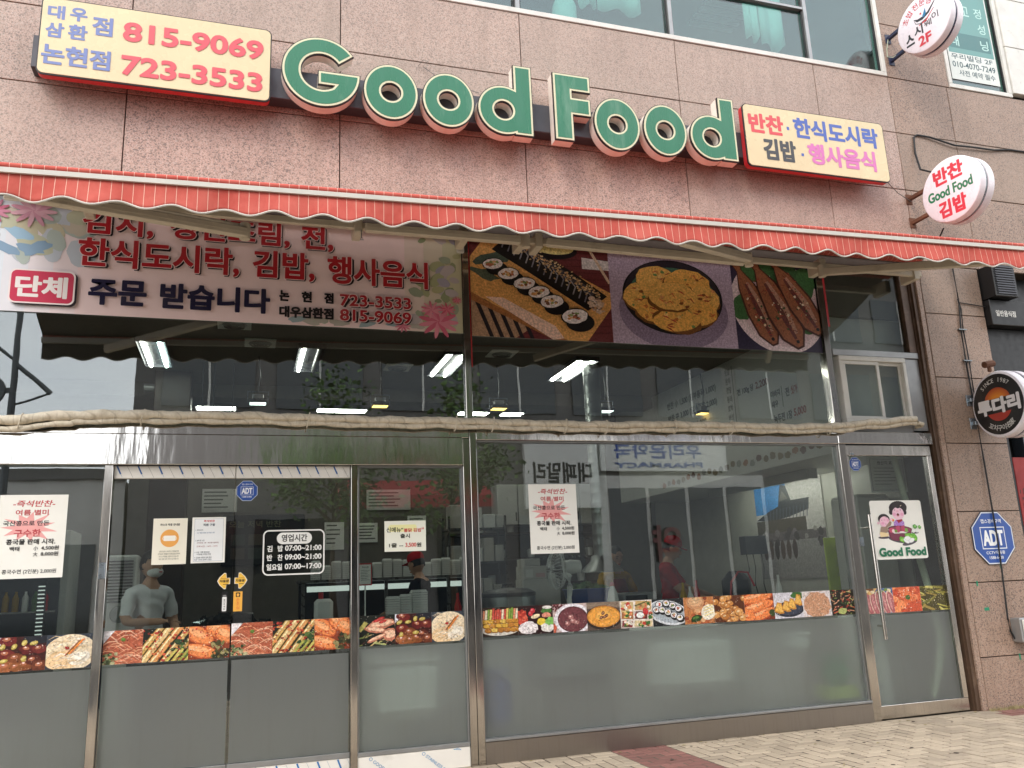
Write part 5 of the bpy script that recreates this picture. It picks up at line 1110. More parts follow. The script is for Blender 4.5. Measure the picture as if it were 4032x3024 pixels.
def gloss(a, r):
    """wet glints and dark gaps that every food photo has"""
    for _ in range(70): a.blob(r.uniform(0, 1), r.uniform(0, 1), r.uniform(.006, .018), r.choice(['3a1810', '2c1a12', '4a2a18', '241a14']), .4, 6, .6, r)
    for _ in range(55): a.blob(r.uniform(0, 1), r.uniform(0, 1), r.uniform(.004, .012), r.choice(['fbeee0', 'f6dcc4', 'fff8f0']), .4, 6, .6, r)
strip_n = [0]
def strip(label, xs, z0, z1, kinds, y=-0.001):
    p = thing('photo_strip', label, 'sticker', ((xs[0] + xs[-1]) / 2, y, z0), 'food photo strips across the glass')
    for i, k in enumerate(kinds):
        strip_n[0] += 1
        t = MB().box(xs[i] + 0.0006, y - 0.0012, z0, xs[i + 1] - 0.0006, y, z1).build('photo', 'paper', p)
        a = Art(front(y - 0.0012), 0.0004); a.tile(xs[i] + 0.0006, z0, xs[i + 1] - 0.0006, z1); k(a, random.Random(100 + strip_n[0])); gloss(a, random.Random(900 + strip_n[0])); a.rect = None; a.clip = None; a.build('print', t, 'photo_ink')
    return p
strip('food photo strip with glazed dates and noodles below the summer poster by the left post', [-1.95, -1.60, -1.285, -0.990], 0.932, 1.166, [t_namul, t_dates, t_noodle])
strip('food photo strip of kimchi, scallions and radish on the left sliding leaf', [-0.918, -0.652, -0.336, -0.046], 0.938, 1.174, [t_kimchi, t_scallion, t_radish])
strip('food photo strip of kimchi, scallions and radish on the right sliding leaf', [-0.036, 0.267, 0.580, 0.852], 0.947, 1.182, [t_kimchi, t_scallion, t_radish])
strip('food photo strip of greens, dates and noodles under the new menu notice', [0.924, 1.211, 1.512, 1.784], 0.954, 1.188, [t_namul, t_dates, t_noodle])
strip('long food photo strip of twelve dishes across the wide window', [1.934, 2.250, 2.562, 2.874, 3.189, 3.499, 3.813, 4.118, 4.435, 4.750, 5.066, 5.380, 5.646], 0.969, 1.200, [t_pancakes, t_bento, t_redbean, t_pumpkin, t_lunchbox, t_roll, t_braise, t_potato, t_radish2, t_inari, t_jelly, t_greens])
strip('food photo strip of ham slices and stems on the side door', [5.775, 6.098, 6.428, 6.742], 0.960, 1.196, [t_ham, t_fishcake, t_stem], -0.013)

# ================================================================== papers and stickers on the glass
def paper(name, label, cat, x0, z0, x1, z1, y=-0.001, mat='paper', rot=0.0, group=None, th=0.0008):
    o = MB().box(x0, y - th, z0, x1, y, z1).build(name, mat, loc=((x0 + x1) / 2, y, z0)); tag(o, label, cat, group)
    return o, Art(front(y - th), 0.0003)
def summer_poster(label, x0, z1):
    w, h = 0.448, 0.60; o, a = paper('summer_menu_poster', label, 'poster', x0, z1 - h, x0 + w, z1, group='summer soybean posters')
    st = []; rr = random.Random(9)
    for i in range(22): t = 2 * math.pi * i / 22; k = (1.0 if i % 2 else 0.52) * rr.uniform(.85, 1.12); st.append((x0 + 0.20 + 0.19 * k * math.cos(t), z1 - 0.235 + 0.115 * k * math.sin(t)))
    a.poly(st, 'eba9a6'); rdd = 'c2484e'
    X = lambda u: x0 + u
    a.text('-즉석반찬-', X(.085), z1 - .088, X(.36), z1 - .040, rdd, shear=0.25, bold=.0005); a.text('여름 별미', X(.11), z1 - .150, X(.325), z1 - .108, rdd, bold=.0005); a.text('국산콩으로 만든', X(.035), z1 - .225, X(.335), z1 - .188, '2a2a2e', bold=.0003)
    a.text('구수한', X(.11), z1 - .305, X(.285), z1 - .250, rdd, bold=.0005); a.text('콩국물 판매 시작.', X(.065), z1 - .360, X(.385), z1 - .320, '1c1c20', bold=.0007)
    a.text('백태', X(.092), z1 - .405, X(.155), z1 - .373, '1c1c20', bold=.0003); a.text('小', X(.245), z1 - .403, X(.275), z1 - .373, '3a3a3e'); a.text('4,500원', X(.295), z1 - .403, X(.41), z1 - .370, '1c1c20', bold=.0002)
    a.text('大', X(.245), z1 - .446, X(.275), z1 - .416, '3a3a3e'); a.text('8,000원', X(.295), z1 - .446, X(.41), z1 - .413, '1c1c20', bold=.0002)
    a.build('lettering', o); a = Art(front(-0.0018), 0.0003); a.text('콩국수면 (2인분) 2,000원', X(.055), z1 - .572, X(.405), z1 - .535, '1c1c20', bold=.0003); a.build('lettering', o)
summer_poster('white summer soybean poster with a pink burst on the left fixed pane', -1.668, 2.170); summer_poster('white summer soybean poster with a pink burst above the fan on the wide window', 2.392, 2.228)
o, a = paper('mask_notice', 'cream notice with an orange circle asking visitors to wear masks', 'notice', -0.625, 1.637, -0.382, 1.982)
a.rectf(-0.625, 1.637, -0.382, 1.982, 'ece7d6'); a.text('마스크 착용 안내문', -0.575, 1.925, -0.435, 1.944, '33322e', bold=.0006); a.ell(-0.505, 1.832, 0.066, 0.066, 'e8a552', n=36); a.rrect(-0.548, 1.812, -0.462, 1.852, .008, 'f2efe6')
a.stroke([(-0.548, 1.845), (-0.556, 1.83), (-0.548, 1.818)], .003, 'f2efe6'); a.stroke([(-0.462, 1.845), (-0.454, 1.83), (-0.462, 1.818)], .003, 'f2efe6')
for i, t in enumerate(('신종 코로나 바이러스 전염방지와', '고객님과 직원들의 위생건강을 위하여', '마스크 착용을 권장하고 있습니다', '여러 양해 부탁 주셔서 감사합니다')): a.text(t, -0.575 - (.008 if i == 1 else 0), 1.728 - i * .019, -0.435 + (.008 if i == 1 else 0), 1.741 - i * .019, '7a776c')
a.build('lettering', o)
o, a = paper('job_notice', 'white framed notice seeking kitchen staff beside the mask notice', 'notice', -0.348, 1.640, -0.103, 1.986)
a.rectf(-0.330, 1.652, -0.120, 1.974, '7a8aa0'); a.rectf(-0.3285, 1.6535, -0.1215, 1.9725, 'eceeee')
a.text('즉석반찬', -0.265, 1.948, -0.185, 1.966, 'c84a4a', bold=.0005); a.text('직원 구함', -0.268, 1.918, -0.182, 1.938, '3a4a5a', bold=.0005)
for t, z, x1, c in (('1. 모집 분야', 1.884, -.268, '4a5866'), ('(1) 볶음 담당 조리원 1명', 1.862, -.185, '4a6a9a'), ('2. 날짜 및 시간', 1.805, -.255, '4a5866'), ('근무요일 : 월 ~ 토요일 (일휴무)', 1.786, -.150, '8a4a58'), ('근무시간 : 14시 ~ 19시', 1.760, -.160, 'a04a50'), ('3. 시급 : 전화 문의요망', 1.716, -.215, '3a4452'), ('* 4대보험, 퇴직금 적용', 1.700, -.205, '3a4452'), ('4. 궁금한 사항은 전화 문의', 1.676, -.200, '3a4452'), ('H.P  010-2647-1501', 1.660, -.200, '6a747e')): a.text(t, -.322 + (.012 if t[0] in '(근*' else 0), z - .001, x1, z + .011, c)
a.build('lettering', o)
# opening hours: white vinyl cut straight onto the glass
hrs = thing('opening_hours', 'white opening hours lettering in a rounded frame on the right sliding leaf', 'lettering', (0.41, -0.001, 1.53)); a = Art(front(-0.0005), 0.0004); wt = 'f0f0ec'
def rring(a, x0, z0, x1, z1, r, w, col):
    o_ = rr_pts(x0, z0, x1, z1, r, 6); i_ = rr_pts(x0 + w, z0 + w, x1 - w, z1 - w, r - w, 6); n = len(o_)
    a.raw(o_ + i_, [(k, (k + 1) % n, n + (k + 1) % n, n + k) for k in range(n)], col)
rring(a, 0.177, 1.527, 0.652, 1.878, 0.045, 0.011, wt); a.rrect(0.282, 1.766, 0.552, 1.856, 0.044, wt); a.text('영업시간', 0.318, 1.784, 0.516, 1.842, '2a2c2e', bold=.001)
for zz, k1, k2 in ((1.709, '김', '밥'), (1.640, '반', '찬')): a.text(k1, 0.210, zz, 0.250, zz + .048, wt, bold=.001); a.text(k2, 0.290, zz, 0.330, zz + .048, wt, bold=.001)
a.text('일요일', 0.208, 1.566, 0.326, 1.616, wt, bold=.001)
for zz, t in ((1.713, '07:00~21:00'), (1.644, '09:00~21:00'), (1.571, '07:00~17:00')): a.text(t, 0.346, zz, 0.628, zz + .043, wt, bold=.001)
a.build('vinyl', hrs, 'sign_ink')
o, a = paper('new_menu_notice', 'cream notice with a yellow smear announcing a new spicy chicken gimbap', 'notice', 1.132, 1.683, 1.476, 1.931)
a.rectf(1.132, 1.683, 1.476, 1.931, 'eff0e2'); a.rrect(1.165, 1.842, 1.40, 1.90, .02, 'f2eeb0'); a.text('신메뉴“', 1.148, 1.838, 1.288, 1.880, '33362e', bold=.0008); a.text('불닭 김밥', 1.292, 1.838, 1.440, 1.870, 'cf5a54', bold=.0008); a.text('“', 1.442, 1.858, 1.460, 1.880, 'cf5a54')
a.text('출시', 1.262, 1.790, 1.342, 1.826, '33362e', bold=.0008); a.text('1줄 -- ', 1.168, 1.716, 1.285, 1.750, '33362e', bold=.0006); a.text('3,500', 1.302, 1.713, 1.395, 1.752, 'cf4f4a', bold=.0006); a.text('원', 1.397, 1.716, 1.436, 1.752, '33362e', bold=.0006); a.build('lettering', o)
for sg, label in ((-1, 'yellow arrow sticker pointing left on the left sliding leaf'), (1, 'yellow arrow sticker pointing right on the right sliding leaf')):
    cx = -0.041; X = lambda u: cx + sg * u
    shp = [(0.016, 1.475), (0.016, 1.522), (0.042, 1.522), (0.046, 1.558), (0.060, 1.560), (0.092, 1.53), (0.110, 1.50), (0.092, 1.468), (0.060, 1.438), (0.046, 1.44), (0.042, 1.475)]
    pts = [(X(u), v) for u, v in shp]; pts = pts if sg > 0 else pts[::-1]
    o = MB().prism([pts], FY, 0.001, 0.0018).build('arrow_sticker', 'paper', loc=(X(0.06), -0.001, 1.44)); tag(o, label, 'sticker', 'automatic door arrow stickers'); a = Art(front(-0.0018), .0003)
    ins = [(X(0.06 + (u - 0.06) * .9), 1.499 + (v - 1.499) * .92) for u, v in shp]; a.poly(ins if sg > 0 else ins[::-1], 'f0c04c'); xa = X(0.058); a.text('자동문', xa - .034, 1.488, xa + .034, 1.510, '3a2c1c', bold=.0008); a.rectf(xa - .026, 1.516, xa + .026, 1.521, 'c08a30'); a.rectf(xa - .010, 1.472, xa + .026, 1.477, '7a5a28'); a.build('lettering', o)
o, a = paper('press_sticker', 'narrow black and white press here sticker on the left sliding leaf', 'sticker', -0.117, 1.262, -0.071, 1.420, mat='black_plastic'); a.rrect(-0.110, 1.275, -0.078, 1.382, .006, 'e4e4e2')
for i, t in enumerate('눌러주세요'): a.text(t, -0.101, 1.352 - i * .0165, -0.087, 1.366 - i * .0165, '3a3a3c')
a.text('PUSH', -0.106, 1.388, -0.082, 1.395, 'c8c8c8'); a.build('lettering', o)
o, a = paper('hand_caution_sticker', 'narrow orange hand caution sticker on the right sliding leaf', 'sticker', -0.029, 1.270, 0.036, 1.417); a.rectf(-0.029, 1.270, 0.036, 1.417, 'eeb04a'); a.rrect(-0.012, 1.376, 0.020, 1.410, .005, '2c241c'); a.poly([(-0.004, 1.382), (0.008, 1.380), (0.014, 1.394), (0.006, 1.404), (-0.006, 1.400)], 'eeb04a')
for i, t in enumerate('손조심'): a.text(t, -0.008, 1.345 - i * .030, 0.016, 1.369 - i * .030, 'd8683a')
a.build('lettering', o)

# cartoon sticker on the side door
o = MB().prism([rr_pts(5.966, 1.466, 6.598, 2.043, 0.025)], FY, 0.0135, 0.0147).build('cartoon_sticker', 'paper', loc=(6.28, -0.0135, 1.466)); tag(o, 'white square sticker with a cartoon kimchi making scene on the side door', 'sticker')
a = Art(front(-0.0147), .0003); CX = lambda px, py: (5.966 + (px - 205 - (py - 120) * 0.142) / 1130 * 0.632 , 2.043 - (py - 118 - (px - 205) * -0.012) / 1285 * 0.577)
def P_(*pp): return [CX(x, y) for x, y in pp]
def E_(px, py, rx, ry, col, rot=0, jag=0, n=24): c = CX(px, py); a.ell(c[0], c[1], rx / 1130 * .632, ry / 1285 * .577, col, rot, n, jag)
E_(830, 985, 190, 50, '55505a', -12); E_(1100, 1045, 170, 50, '55505a', 12); E_(545, 925, 130, 28, '55505a'); E_(1215, 832, 85, 18, '55505a')
hr = '231a1e'
for i in range(26): t = 2 * math.pi * i / 26; E_(835 + 165 * math.cos(t), 275 + 125 * math.sin(t), 34, 30, hr, 0, 0, 10)
E_(835, 270, 160, 125, hr); E_(680, 370, 40, 60, hr); E_(985, 370, 40, 60, hr); E_(840, 400, 128, 140, 'eec6d6'); E_(760, 420, 40, 36, 'e6a6c4'); E_(925, 420, 36, 36, 'e6a6c4')
a.poly(P_((715, 290), (740, 255), (835, 290), (930, 250), (960, 290), (955, 240), (835, 220), (715, 240)), hr); a.stroke(P_((880, 240), (910, 215)), .006, 'd8c8a8')
for x in (760, 885): a.stroke(P_((x - 16, 300), (x + 14, 312)), .004, '4a2c34'); a.stroke(P_((x - 10, 328), (x + 12, 334)), .004, '4a2c34')
E_(820, 350, 34, 24, 'e6b2c4'); E_(835, 430, 28, 34, '6a2630'); E_(835, 455, 18, 12, 'd8808c')
a.poly(P_((750, 690), (745, 600), (790, 540), (920, 535), (970, 590), (985, 700)), 'a878c4'); a.poly(P_((800, 545), (930, 525), (935, 560), (850, 615)), 'a02030')
for (x, y) in ((770, 620), (905, 630), (950, 650), (800, 660), (930, 590)): E_(x, y, 7, 7, 'ece0f0', 0, 0, 8)
E_(880, 740, 262, 70, '5a2434', -3); E_(880, 750, 240, 58, '8a4458', -3); a.poly(P_((615, 760), (650, 900), (720, 985), (860, 1000), (1060, 940), (1120, 850), (1140, 760), (1000, 840), (760, 840)), '77304a')
a.poly(P_((780, 690), (870, 670), (885, 820), (810, 815)), 'b84468'); a.poly(P_((905, 680), (975, 660), (990, 800), (915, 815)), 'b84468'); E_(700, 770, 60, 55, 'c04a6a'); E_(735, 785, 30, 40, 'f0d2d4'); E_(790, 790, 32, 34, '6a9a3a', 0, .2); E_(1015, 770, 34, 44, '7aa84a', 0, .2); E_(925, 812, 60, 18, 'f2e6e6')
E_(525, 520, 125, 112, hr); E_(540, 580, 110, 115, 'eec0d2', 12); E_(505, 615, 36, 30, 'e6a0c0'); E_(608, 545, 26, 34, 'e6a8c0'); a.stroke(P_((470, 540), (490, 552)), .004, '4a2c34'); a.stroke(P_((565, 485), (585, 495)), .004, '4a2c34'); E_(540, 540, 22, 18, 'e2a6c0'); a.stroke(P_((568, 615), (572, 650)), .004, '6a3a44'); E_(405, 610, 22, 26, 'eec0d2')
a.poly(P_((450, 800), (465, 690), (560, 690), (660, 560), (695, 600), (680, 660), (610, 700), (620, 810), (560, 830)), '9a8272'); a.poly(P_((430, 880), (450, 800), (560, 820), (640, 850), (620, 900), (470, 915)), 'ecd4a4'); E_(430, 880, 22, 30, 'f2ecea'); E_(690, 530, 34, 34, 'eec0d2'); E_(728, 550, 22, 28, 'e8803c', 30)
for (x, y, k) in ((1210, 700, 1.0), (1310, 710, .8)): E_(x, y, 50 * k, 50 * k, '5a9a4a', 0, .25, 14); E_(x, y - 15, 28 * k, 26 * k, '8ac46a', 0, .25, 12)
E_(1175, 790, 32, 40, 'eef0ee'); E_(1250, 790, 30, 38, 'e6eae8')
for (x, y, k) in ((1060, 890, 1.1), (1190, 920, 1.2), (930, 975, 1.1), (1130, 900, .9), (1215, 960, .8)): E_(x, y, 58 * k, 55 * k, '6ab03c', 0, .25, 14); E_(x - 8, y + 10, 30 * k, 28 * k, '97d060', 0, .25, 12)
for (x, y, ro) in ((1020, 1005, -30), (1130, 995, 20), (1040, 950, 0)): E_(x, y, 70, 48, 'c8ccd0', ro); E_(x, y - 3, 62, 42, 'f2f3f2', ro)
a.text('Good Food', 6.000, 1.493, 6.575, 1.580, '1f7050', bold=.004, off=.016); a.build('print', o)

# ================================================================== inside the shop
struct('floor', MB().box(-3.6, 0.11, -0.05, 7.0, 6.6, 0.02), 'shop_floor')
struct('ceiling', MB().box(-3.6, 0.07, 4.0, 7.0, 6.6, 4.7), 'shop_ceiling')
struct('back_wall', MB().box(-3.6, 6.5, 0.02, 7.0, 6.6, 4.0), 'shop_wall')
struct('left_wall', MB().box(-3.6, 0.12, 0.02, -3.5, 6.5, 4.0), 'shop_wall')
struct('right_wall', MB().box(6.96, 0.62, 0.02, 7.06, 6.5, 4.0), 'tile_wall')
bm_ = MB().box(-3.5, 4.05, 3.83, 5.78, 4.35, 3.999); struct('ceiling_beam', bm_, 'shop_wall')
# fluorescent fittings set in the ceiling, running into the room
def troffer(x, y, lit, label, along='Y', L_=1.06, wdt=0.30):
    t = thing('ceiling_light', label, 'light', (x, y, 3.96), 'fluorescent ceiling lights')
    hx, hy = (wdt / 2, L_ / 2) if along == 'Y' else (L_ / 2, wdt / 2)
    m = MB(); m.box(x - hx, y - hy, 3.975, x + hx, y + hy, 3.998); m.box(x - hx, y - hy, 3.945, x - hx + .012, y + hy, 3.975); m.box(x + hx - .012, y - hy, 3.945, x + hx, y + hy, 3.975); m.box(x - hx + .012, y - hy, 3.945, x + hx - .012, y - hy + .012, 3.975); m.box(x - hx + .012, y + hy - .012, 3.945, x + hx - .012, y + hy, 3.975); m.build('housing', 'dark_bar', t)
    for k, o_ in enumerate((-0.082, 0.082)):
        on = lit[k]; mt = {'w': 'tube_white', 'c': 'tube_cool', 'x': 'alu_grey'}[on]
        if along == 'Y': MB().cyl((x + o_, y - hy + .03, 3.955), (x + o_, y + hy - .03, 3.955), 0.021, n=8).build('tube', mt, t)
        else: MB().cyl((x - hx + .03, y + o_, 3.955), (x + hx - .03, y + o_, 3.955), 0.021, n=8).build('tube', mt, t)
troffer(-0.93, 2.53, 'wc', 'ceiling light with one warm and one cool tube behind the left window'); troffer(0.69, 2.53, 'wx', 'ceiling light with one dead tube behind the left window'); troffer(2.31, 2.53, 'ww', 'ceiling light with two lit tubes next to the steel post'); troffer(3.92, 2.56, 'ww', 'ceiling light half hidden by the steel duct')
for x0, x1, lb_ in ((-1.14, -0.71, 'short strip light at the back near the pipes'), (-0.65, -0.08, 'strip light at the back next to the short one'), (1.0, 1.75, 'long strip light at the back between two floodlights'), (3.12, 3.62, 'strip light at the back right of the steel post'), (3.80, 4.18, 'short strip light at the back left of the duct')): troffer((x0 + x1) / 2, 5.3, 'ww', lb_, 'X', x1 - x0, 0.26)
def vent(x, y, label):
    t = thing('ceiling_vent', label, 'vent', (x, y, 3.97), 'ceiling vents'); MB().bbox(x - .16, y - .16, 3.988, x + .16, y + .16, 3.9995, .003).build('plate', 'white_plastic', t)
    for r_ in (.12, .085, .05): MB().lathe([(r_, 3.987), (r_ - .02, 3.965), (r_ - .028, 3.967), (r_ - .01, 3.987)], (x, y, 0), 20, cap=False).build('cone', 'alu_grey', t, smooth=True)
for x, y, lb_ in ((-0.11, 1.42, 'ceiling vent nearest the order banner'), (0.15, 2.05, 'ceiling vent between the first two ceiling lights'), (1.77, 2.87, 'ceiling vent left of the lit twin tube light'), (2.85, 2.06, 'ceiling vent right of the steel post')): vent(x, y, lb_)
def flood(x, warm, label):
    y = 2.6; z = 3.45; t = thing('floodlight', label, 'light', (x, y, z), 'hanging floodlights')
    MB().bbox(x - .10, y - .08, z, x + .10, y + .08, z + .035, .006).build('head', 'black_plastic', t); MB().box(x - .085, y - .065, z - .004, x + .085, y + .065, z - .0005).build('lens', 'lamp_warm' if warm else 'lamp_cold', t)
    m = MB(); m.box(x - .115, y - .01, z, x - .106, y + .01, z + .13); m.box(x + .106, y - .01, z, x + .115, y + .01, z + .13); m.box(x - .115, y - .01, z + .13, x + .115, y + .01, z + .14); m.build('bracket', 'plate_steel', t)
    MB().bbox(x - .06, y - .04, z + .05, x + .06, y + .04, z + .10, .005).build('driver', 'alu_grey', t); MB().tube([(x, y, z + .14), (x + .02, y, z + .3), (x, y, 3.998)], .008, 6).build('hanger', 'black_plastic', t)
flood(0.15, False, 'white floodlight hanging behind the left part of the window'); flood(1.51, True, 'amber floodlight hanging left of the steel post'); flood(2.95, True, 'amber floodlight hanging right of the steel post'); flood(4.36, False, 'white floodlight hanging beside the duct'); flood(5.77, True, 'amber floodlight hanging in front of the price list')
# exhaust pipes near the left end
ep = thing('exhaust_pipes', 'grey elbow pipes hanging below the ceiling at the left', 'pipe', (-0.9, 3.5, 3.7))
for dx, dz in ((0, 0), (0.22, 0.06)): MB().tube([(-1.12 + dx, 3.5, 3.80 + dz), (-0.98 + dx, 3.5, 3.80 + dz), (-0.90 + dx, 3.5, 3.76 + dz), (-0.87 + dx, 3.5, 3.68 + dz), (-0.87 + dx, 3.5, 3.1)], 0.052, 12).build('pipe', 'alu_grey', ep, smooth=True)
dr = thing('drop_pipes', 'thin drop rods hanging from the ceiling behind the banner', 'pipe', (0, 3, 3.4))
for x, z in ((-0.45, 3.45), (-0.33, 3.3), (-0.12, 3.35), (4.6, 3.4)): MB().cyl((x, 3.0, z), (x, 3.0, 3.999), .008, n=6).build('rod', 'black_plastic', dr)
# steel extraction duct with hood
du = thing('steel_duct', 'spiral steel extraction duct with a conical hood behind the wide window', 'duct', (4.0, 2.2, 1.47))
prof = []
for i in range(20): z = 1.66 + i * (2.32 / 19.5); prof += [(0.102, z), (0.1036, z + .006), (0.102, z + .012)]
MB().lathe(prof, (4.02, 2.2, 0), 26).build('pipe', 'steel_duct', du, smooth=True); MB().lathe([(0.115, 1.66), (0.13, 1.60), (0.245, 1.49), (0.25, 1.47), (0.235, 1.47), (0.11, 1.62)], (4.0, 2.2, 0), 26, cap=False).build('hood', 'steel_duct', du, smooth=True)
# price board on the side soffit
sfx = 5.80
pb_ = thing('price_board', 'long pale price board on the side bulkhead inside', 'price board', (5.8, 2.5, 2.55))
MB().box(sfx, 0.12, 2.56, 6.955, 5.4, 3.999).build('bulkhead', 'white_board', pb_)
a = Art(lambda u, v, d: (sfx - d, -u, v), 0.001); k_ = '2c2c30'
for t, y0, y1, z0, z1, c in (('전 100g 당', 1.83, 1.48, 3.50, 3.60, k_), ('2,200', 1.44, 1.18, 3.50, 3.60, '7a4038'), ('이바지', 1.16, 0.98, 3.34, 3.42, k_), ('새우', 1.16, 1.03, 3.22, 3.30, k_), ('전', 0.88, 0.81, 3.30, 3.40, k_), ('싯가', 0.78, 0.66, 3.30, 3.40, '9a3c34'), ('녹두전 1장', 1.14, 0.80, 3.04, 3.14, k_), ('5,000', 0.77, 0.55, 3.04, 3.14, '9a3c34'), ('반찬 中 3,000 (일부품목 2,000)', 3.62, 2.30, 3.50, 3.62, '5a5a5c'), ('반찬 小 1,500 (일부품목 1,000)', 3.62, 2.30, 3.68, 3.80, '5a5a5c'), ('반찬 大 3,000~10,000', 3.62, 2.60, 3.30, 3.42, '5a5a5c')): a.text(t, -y0, z0, -y1, z1, c, bold=.002)
for i, t in enumerate(('맛살', '완자', '깻잎', '동태', '호박', '버섯', '김치', '꼬지')): a.text(t, -2.06, 3.82 - i * .115, -1.95, 3.90 - i * .115, k_)
a.rectf(-1.905, 2.95, -1.895, 3.92, k_); a.rectf(-0.945, 3.20, -0.935, 3.44, k_)
ra = random.Random(14)
for i in range(26): y = -3.9 + i * .14; a.ell(y, 2.68 + ra.uniform(-.03, .03), .055, .04, ra.choice(['6a4a3a', '7a6a4a', '8a8a84', '5a5a3c', '9a6a4a']), 0, 12, .2, ra)
a.build('lettering', pb_)
# palace picture on the right wall
pc = thing('palace_picture', 'large printed picture of a tiled palace roof on the right inner wall', 'picture', (6.95, 2.7, 1.8)); MB().box(6.945, 1.95, 1.30, 6.958, 3.42, 2.74).build('sheet', 'white_board', pc)
a = Art(lambda u, v, d: (6.945 - d, -u, v), 0.001); a.tile(-3.42, 1.30, -1.95, 2.74)
a.rectf(0, 0, 1, 1, 'b9b4b2'); a.poly([(0, .98), (.05, .98), (.5, .86), (.45, .6), (0, .6)], '2f7fc0'); a.stroke([(.02, .9), (.5, 1.0)], .03, '3f8fd0')
a.poly([(0, .55), (.2, .62), (.36, .66), (.42, .86), (.5, .84), (.56, .70), (.82, .70), (.80, .60), (.5, .55), (.25, .53)], '2c3238')
for i in range(12): a.stroke([(.22 + i * .05, .54), (.24 + i * .05, .64)], .012, '4a5058')
a.poly([(.38, .70), (.44, .80), (.52, .72)], '5a5a54'); a.rectf(0, .38, .75, .54, '4a4438'); a.rectf(0, .33, 1, .42, '5a5454'); a.rectf(0, 0, 1, .34, '8a8684')
for i in range(24): a.blob(ra.uniform(.02, .98), ra.uniform(.22, .44), ra.uniform(.02, .04), ra.choice(['6a6466', '4a4648', '8a8482', '3a3436']), .2, 9, 1, ra)
for i in range(6): a.ell(.1 + i * .09, .26, .035, .09, ra.choice(['3c2c28', '4a3a32', '2c2422']), 0, 14)
a.rect = None; a.clip = None; a.build('print', pc, 'photo_ink')
sl_ = thing('added_fill_light', 'added strip light under the bulkhead to brighten the palace picture', 'light', (6.4, 2.6, 2.5)); MB().box(6.36, 1.4, 2.53, 6.44, 3.6, 2.558).build('housing', 'white_plastic', sl_); MB().box(6.335, 1.38, 2.44, 6.355, 3.62, 2.558).build('tube_shield', 'white_board', sl_); MB().box(6.355, 1.36, 2.44, 6.46, 1.38, 2.558).build('tube_shield', 'white_board', sl_); MB().cyl((6.40, 1.45, 2.512), (6.40, 3.55, 2.512), .014, n=8).build('tube', 'tube_white', sl_)  # added lamp to brighten the picture; side plates keep its tube out of view
eb = thing('switch_box', 'dark box with hanging cables beside the palace picture', 'electric box', (6.6, 3.0, 1.6)); MB().bbox(6.42, 2.95, 1.63, 6.76, 3.1, 1.87, .006).build('case', 'dark_bar', eb)
for x in (6.45, 6.55, 6.68): MB().tube([(x, 3.0, 1.63), (x + .02, 3.0, 1.45), (x - .01, 3.0, 1.25), (x + .03, 3.0, 1.05)], .006, 5).build('cable', 'cable_black', eb)

# counters, cold case and what stands on them
ct = thing('serving_counter', 'steel serving counter running behind the glass', 'counter', (3, 1.4, 0.02)); MB().bbox(1.0, 0.95, 0.90, 5.6, 1.75, 0.96, .006).build('top', 'counter', ct); MB().box(1.05, 1.0, 0.02, 5.55, 1.7, 0.899).build('body', 'white_board', ct)
cc = thing('cold_case', 'open cold display case with a lit shelf and dark back', 'display case', (1.9, 4.0, 0.02))
MB().box(0.75, 3.9, 0.02, 2.95, 4.6, 0.95).build('base', 'counter', cc); MB().box(0.75, 4.5, 0.95, 2.95, 4.6, 1.5).build('back', 'black_plastic', cc); MB().bbox(0.72, 3.8, 1.49, 2.98, 4.6, 1.525, .004).build('shelf', 'counter', cc); MB().box(0.85, 4.46, 1.38, 2.9, 4.49, 1.45).build('lamp', 'case_light', cc)
for x in (0.74, 1.75, 2.55): MB().box(x, 3.82, 0.95, x + .04, 3.86, 1.49).build('post', 'counter', cc)
def takeout(x, y, z0, h, w, label, grp):
    t = MB(); n = max(2, int(h / .022)); s_ = w / 2
    for i in range(n):
        za = z0 + h * i / n; zb_ = z0 + h * (i + 1) / n
        t.add([(x - s_ * .94, y - s_ * .94, za), (x + s_ * .94, y - s_ * .94, za), (x + s_ * .94, y + s_ * .94, za), (x - s_ * .94, y + s_ * .94, za), (x - s_, y - s_, zb_ - .004), (x + s_, y - s_, zb_ - .004), (x + s_, y + s_, zb_ - .004), (x - s_, y + s_, zb_ - .004)], [(3, 2, 1, 0), (4, 5, 6, 7), (0, 1, 5, 4), (1, 2, 6, 5), (2, 3, 7, 6), (3, 0, 4, 7)])
    t.add([(x - s_, y - s_, z0 + h), (x + s_, y - s_, z0 + h), (x + s_, y + s_, z0 + h), (x - s_, y + s_, z0 + h), (x - s_ * .8, y - s_ * .8, z0 + h + .025), (x + s_ * .8, y - s_ * .8, z0 + h + .025), (x + s_ * .8, y + s_ * .8, z0 + h + .025), (x - s_ * .8, y + s_ * .8, z0 + h + .025)], [(4, 5, 6, 7), (0, 1, 5, 4), (1, 2, 6, 5), (2, 3, 7, 6), (3, 0, 4, 7), (3, 2, 1, 0)])
    return tag(t.build('foam_box_stack', 'foam', loc=(x, y, z0)), label, 'foam boxes', grp)
rs_ = random.Random(6)
for i in range(16): takeout(0.92 + i * .128, 4.05, 1.526, rs_.choice([.15, .17, .19, .20, .21]), .115, 'stack of white foam boxes standing in the row on the cold case shelf', 'foam boxes on the shelf')
takeout(1.40, 1.2, .961, .33, .125, 'stack of white foam boxes on the counter, lowest of three', 'foam boxes on the counter'); takeout(1.525, 1.22, .961, .345, .105, 'stack of white foam boxes on the counter, middle of three', 'foam boxes on the counter'); takeout(1.66, 1.25, .961, .38, .15, 'stack of white foam boxes on the counter, tallest of three', 'foam boxes on the counter')
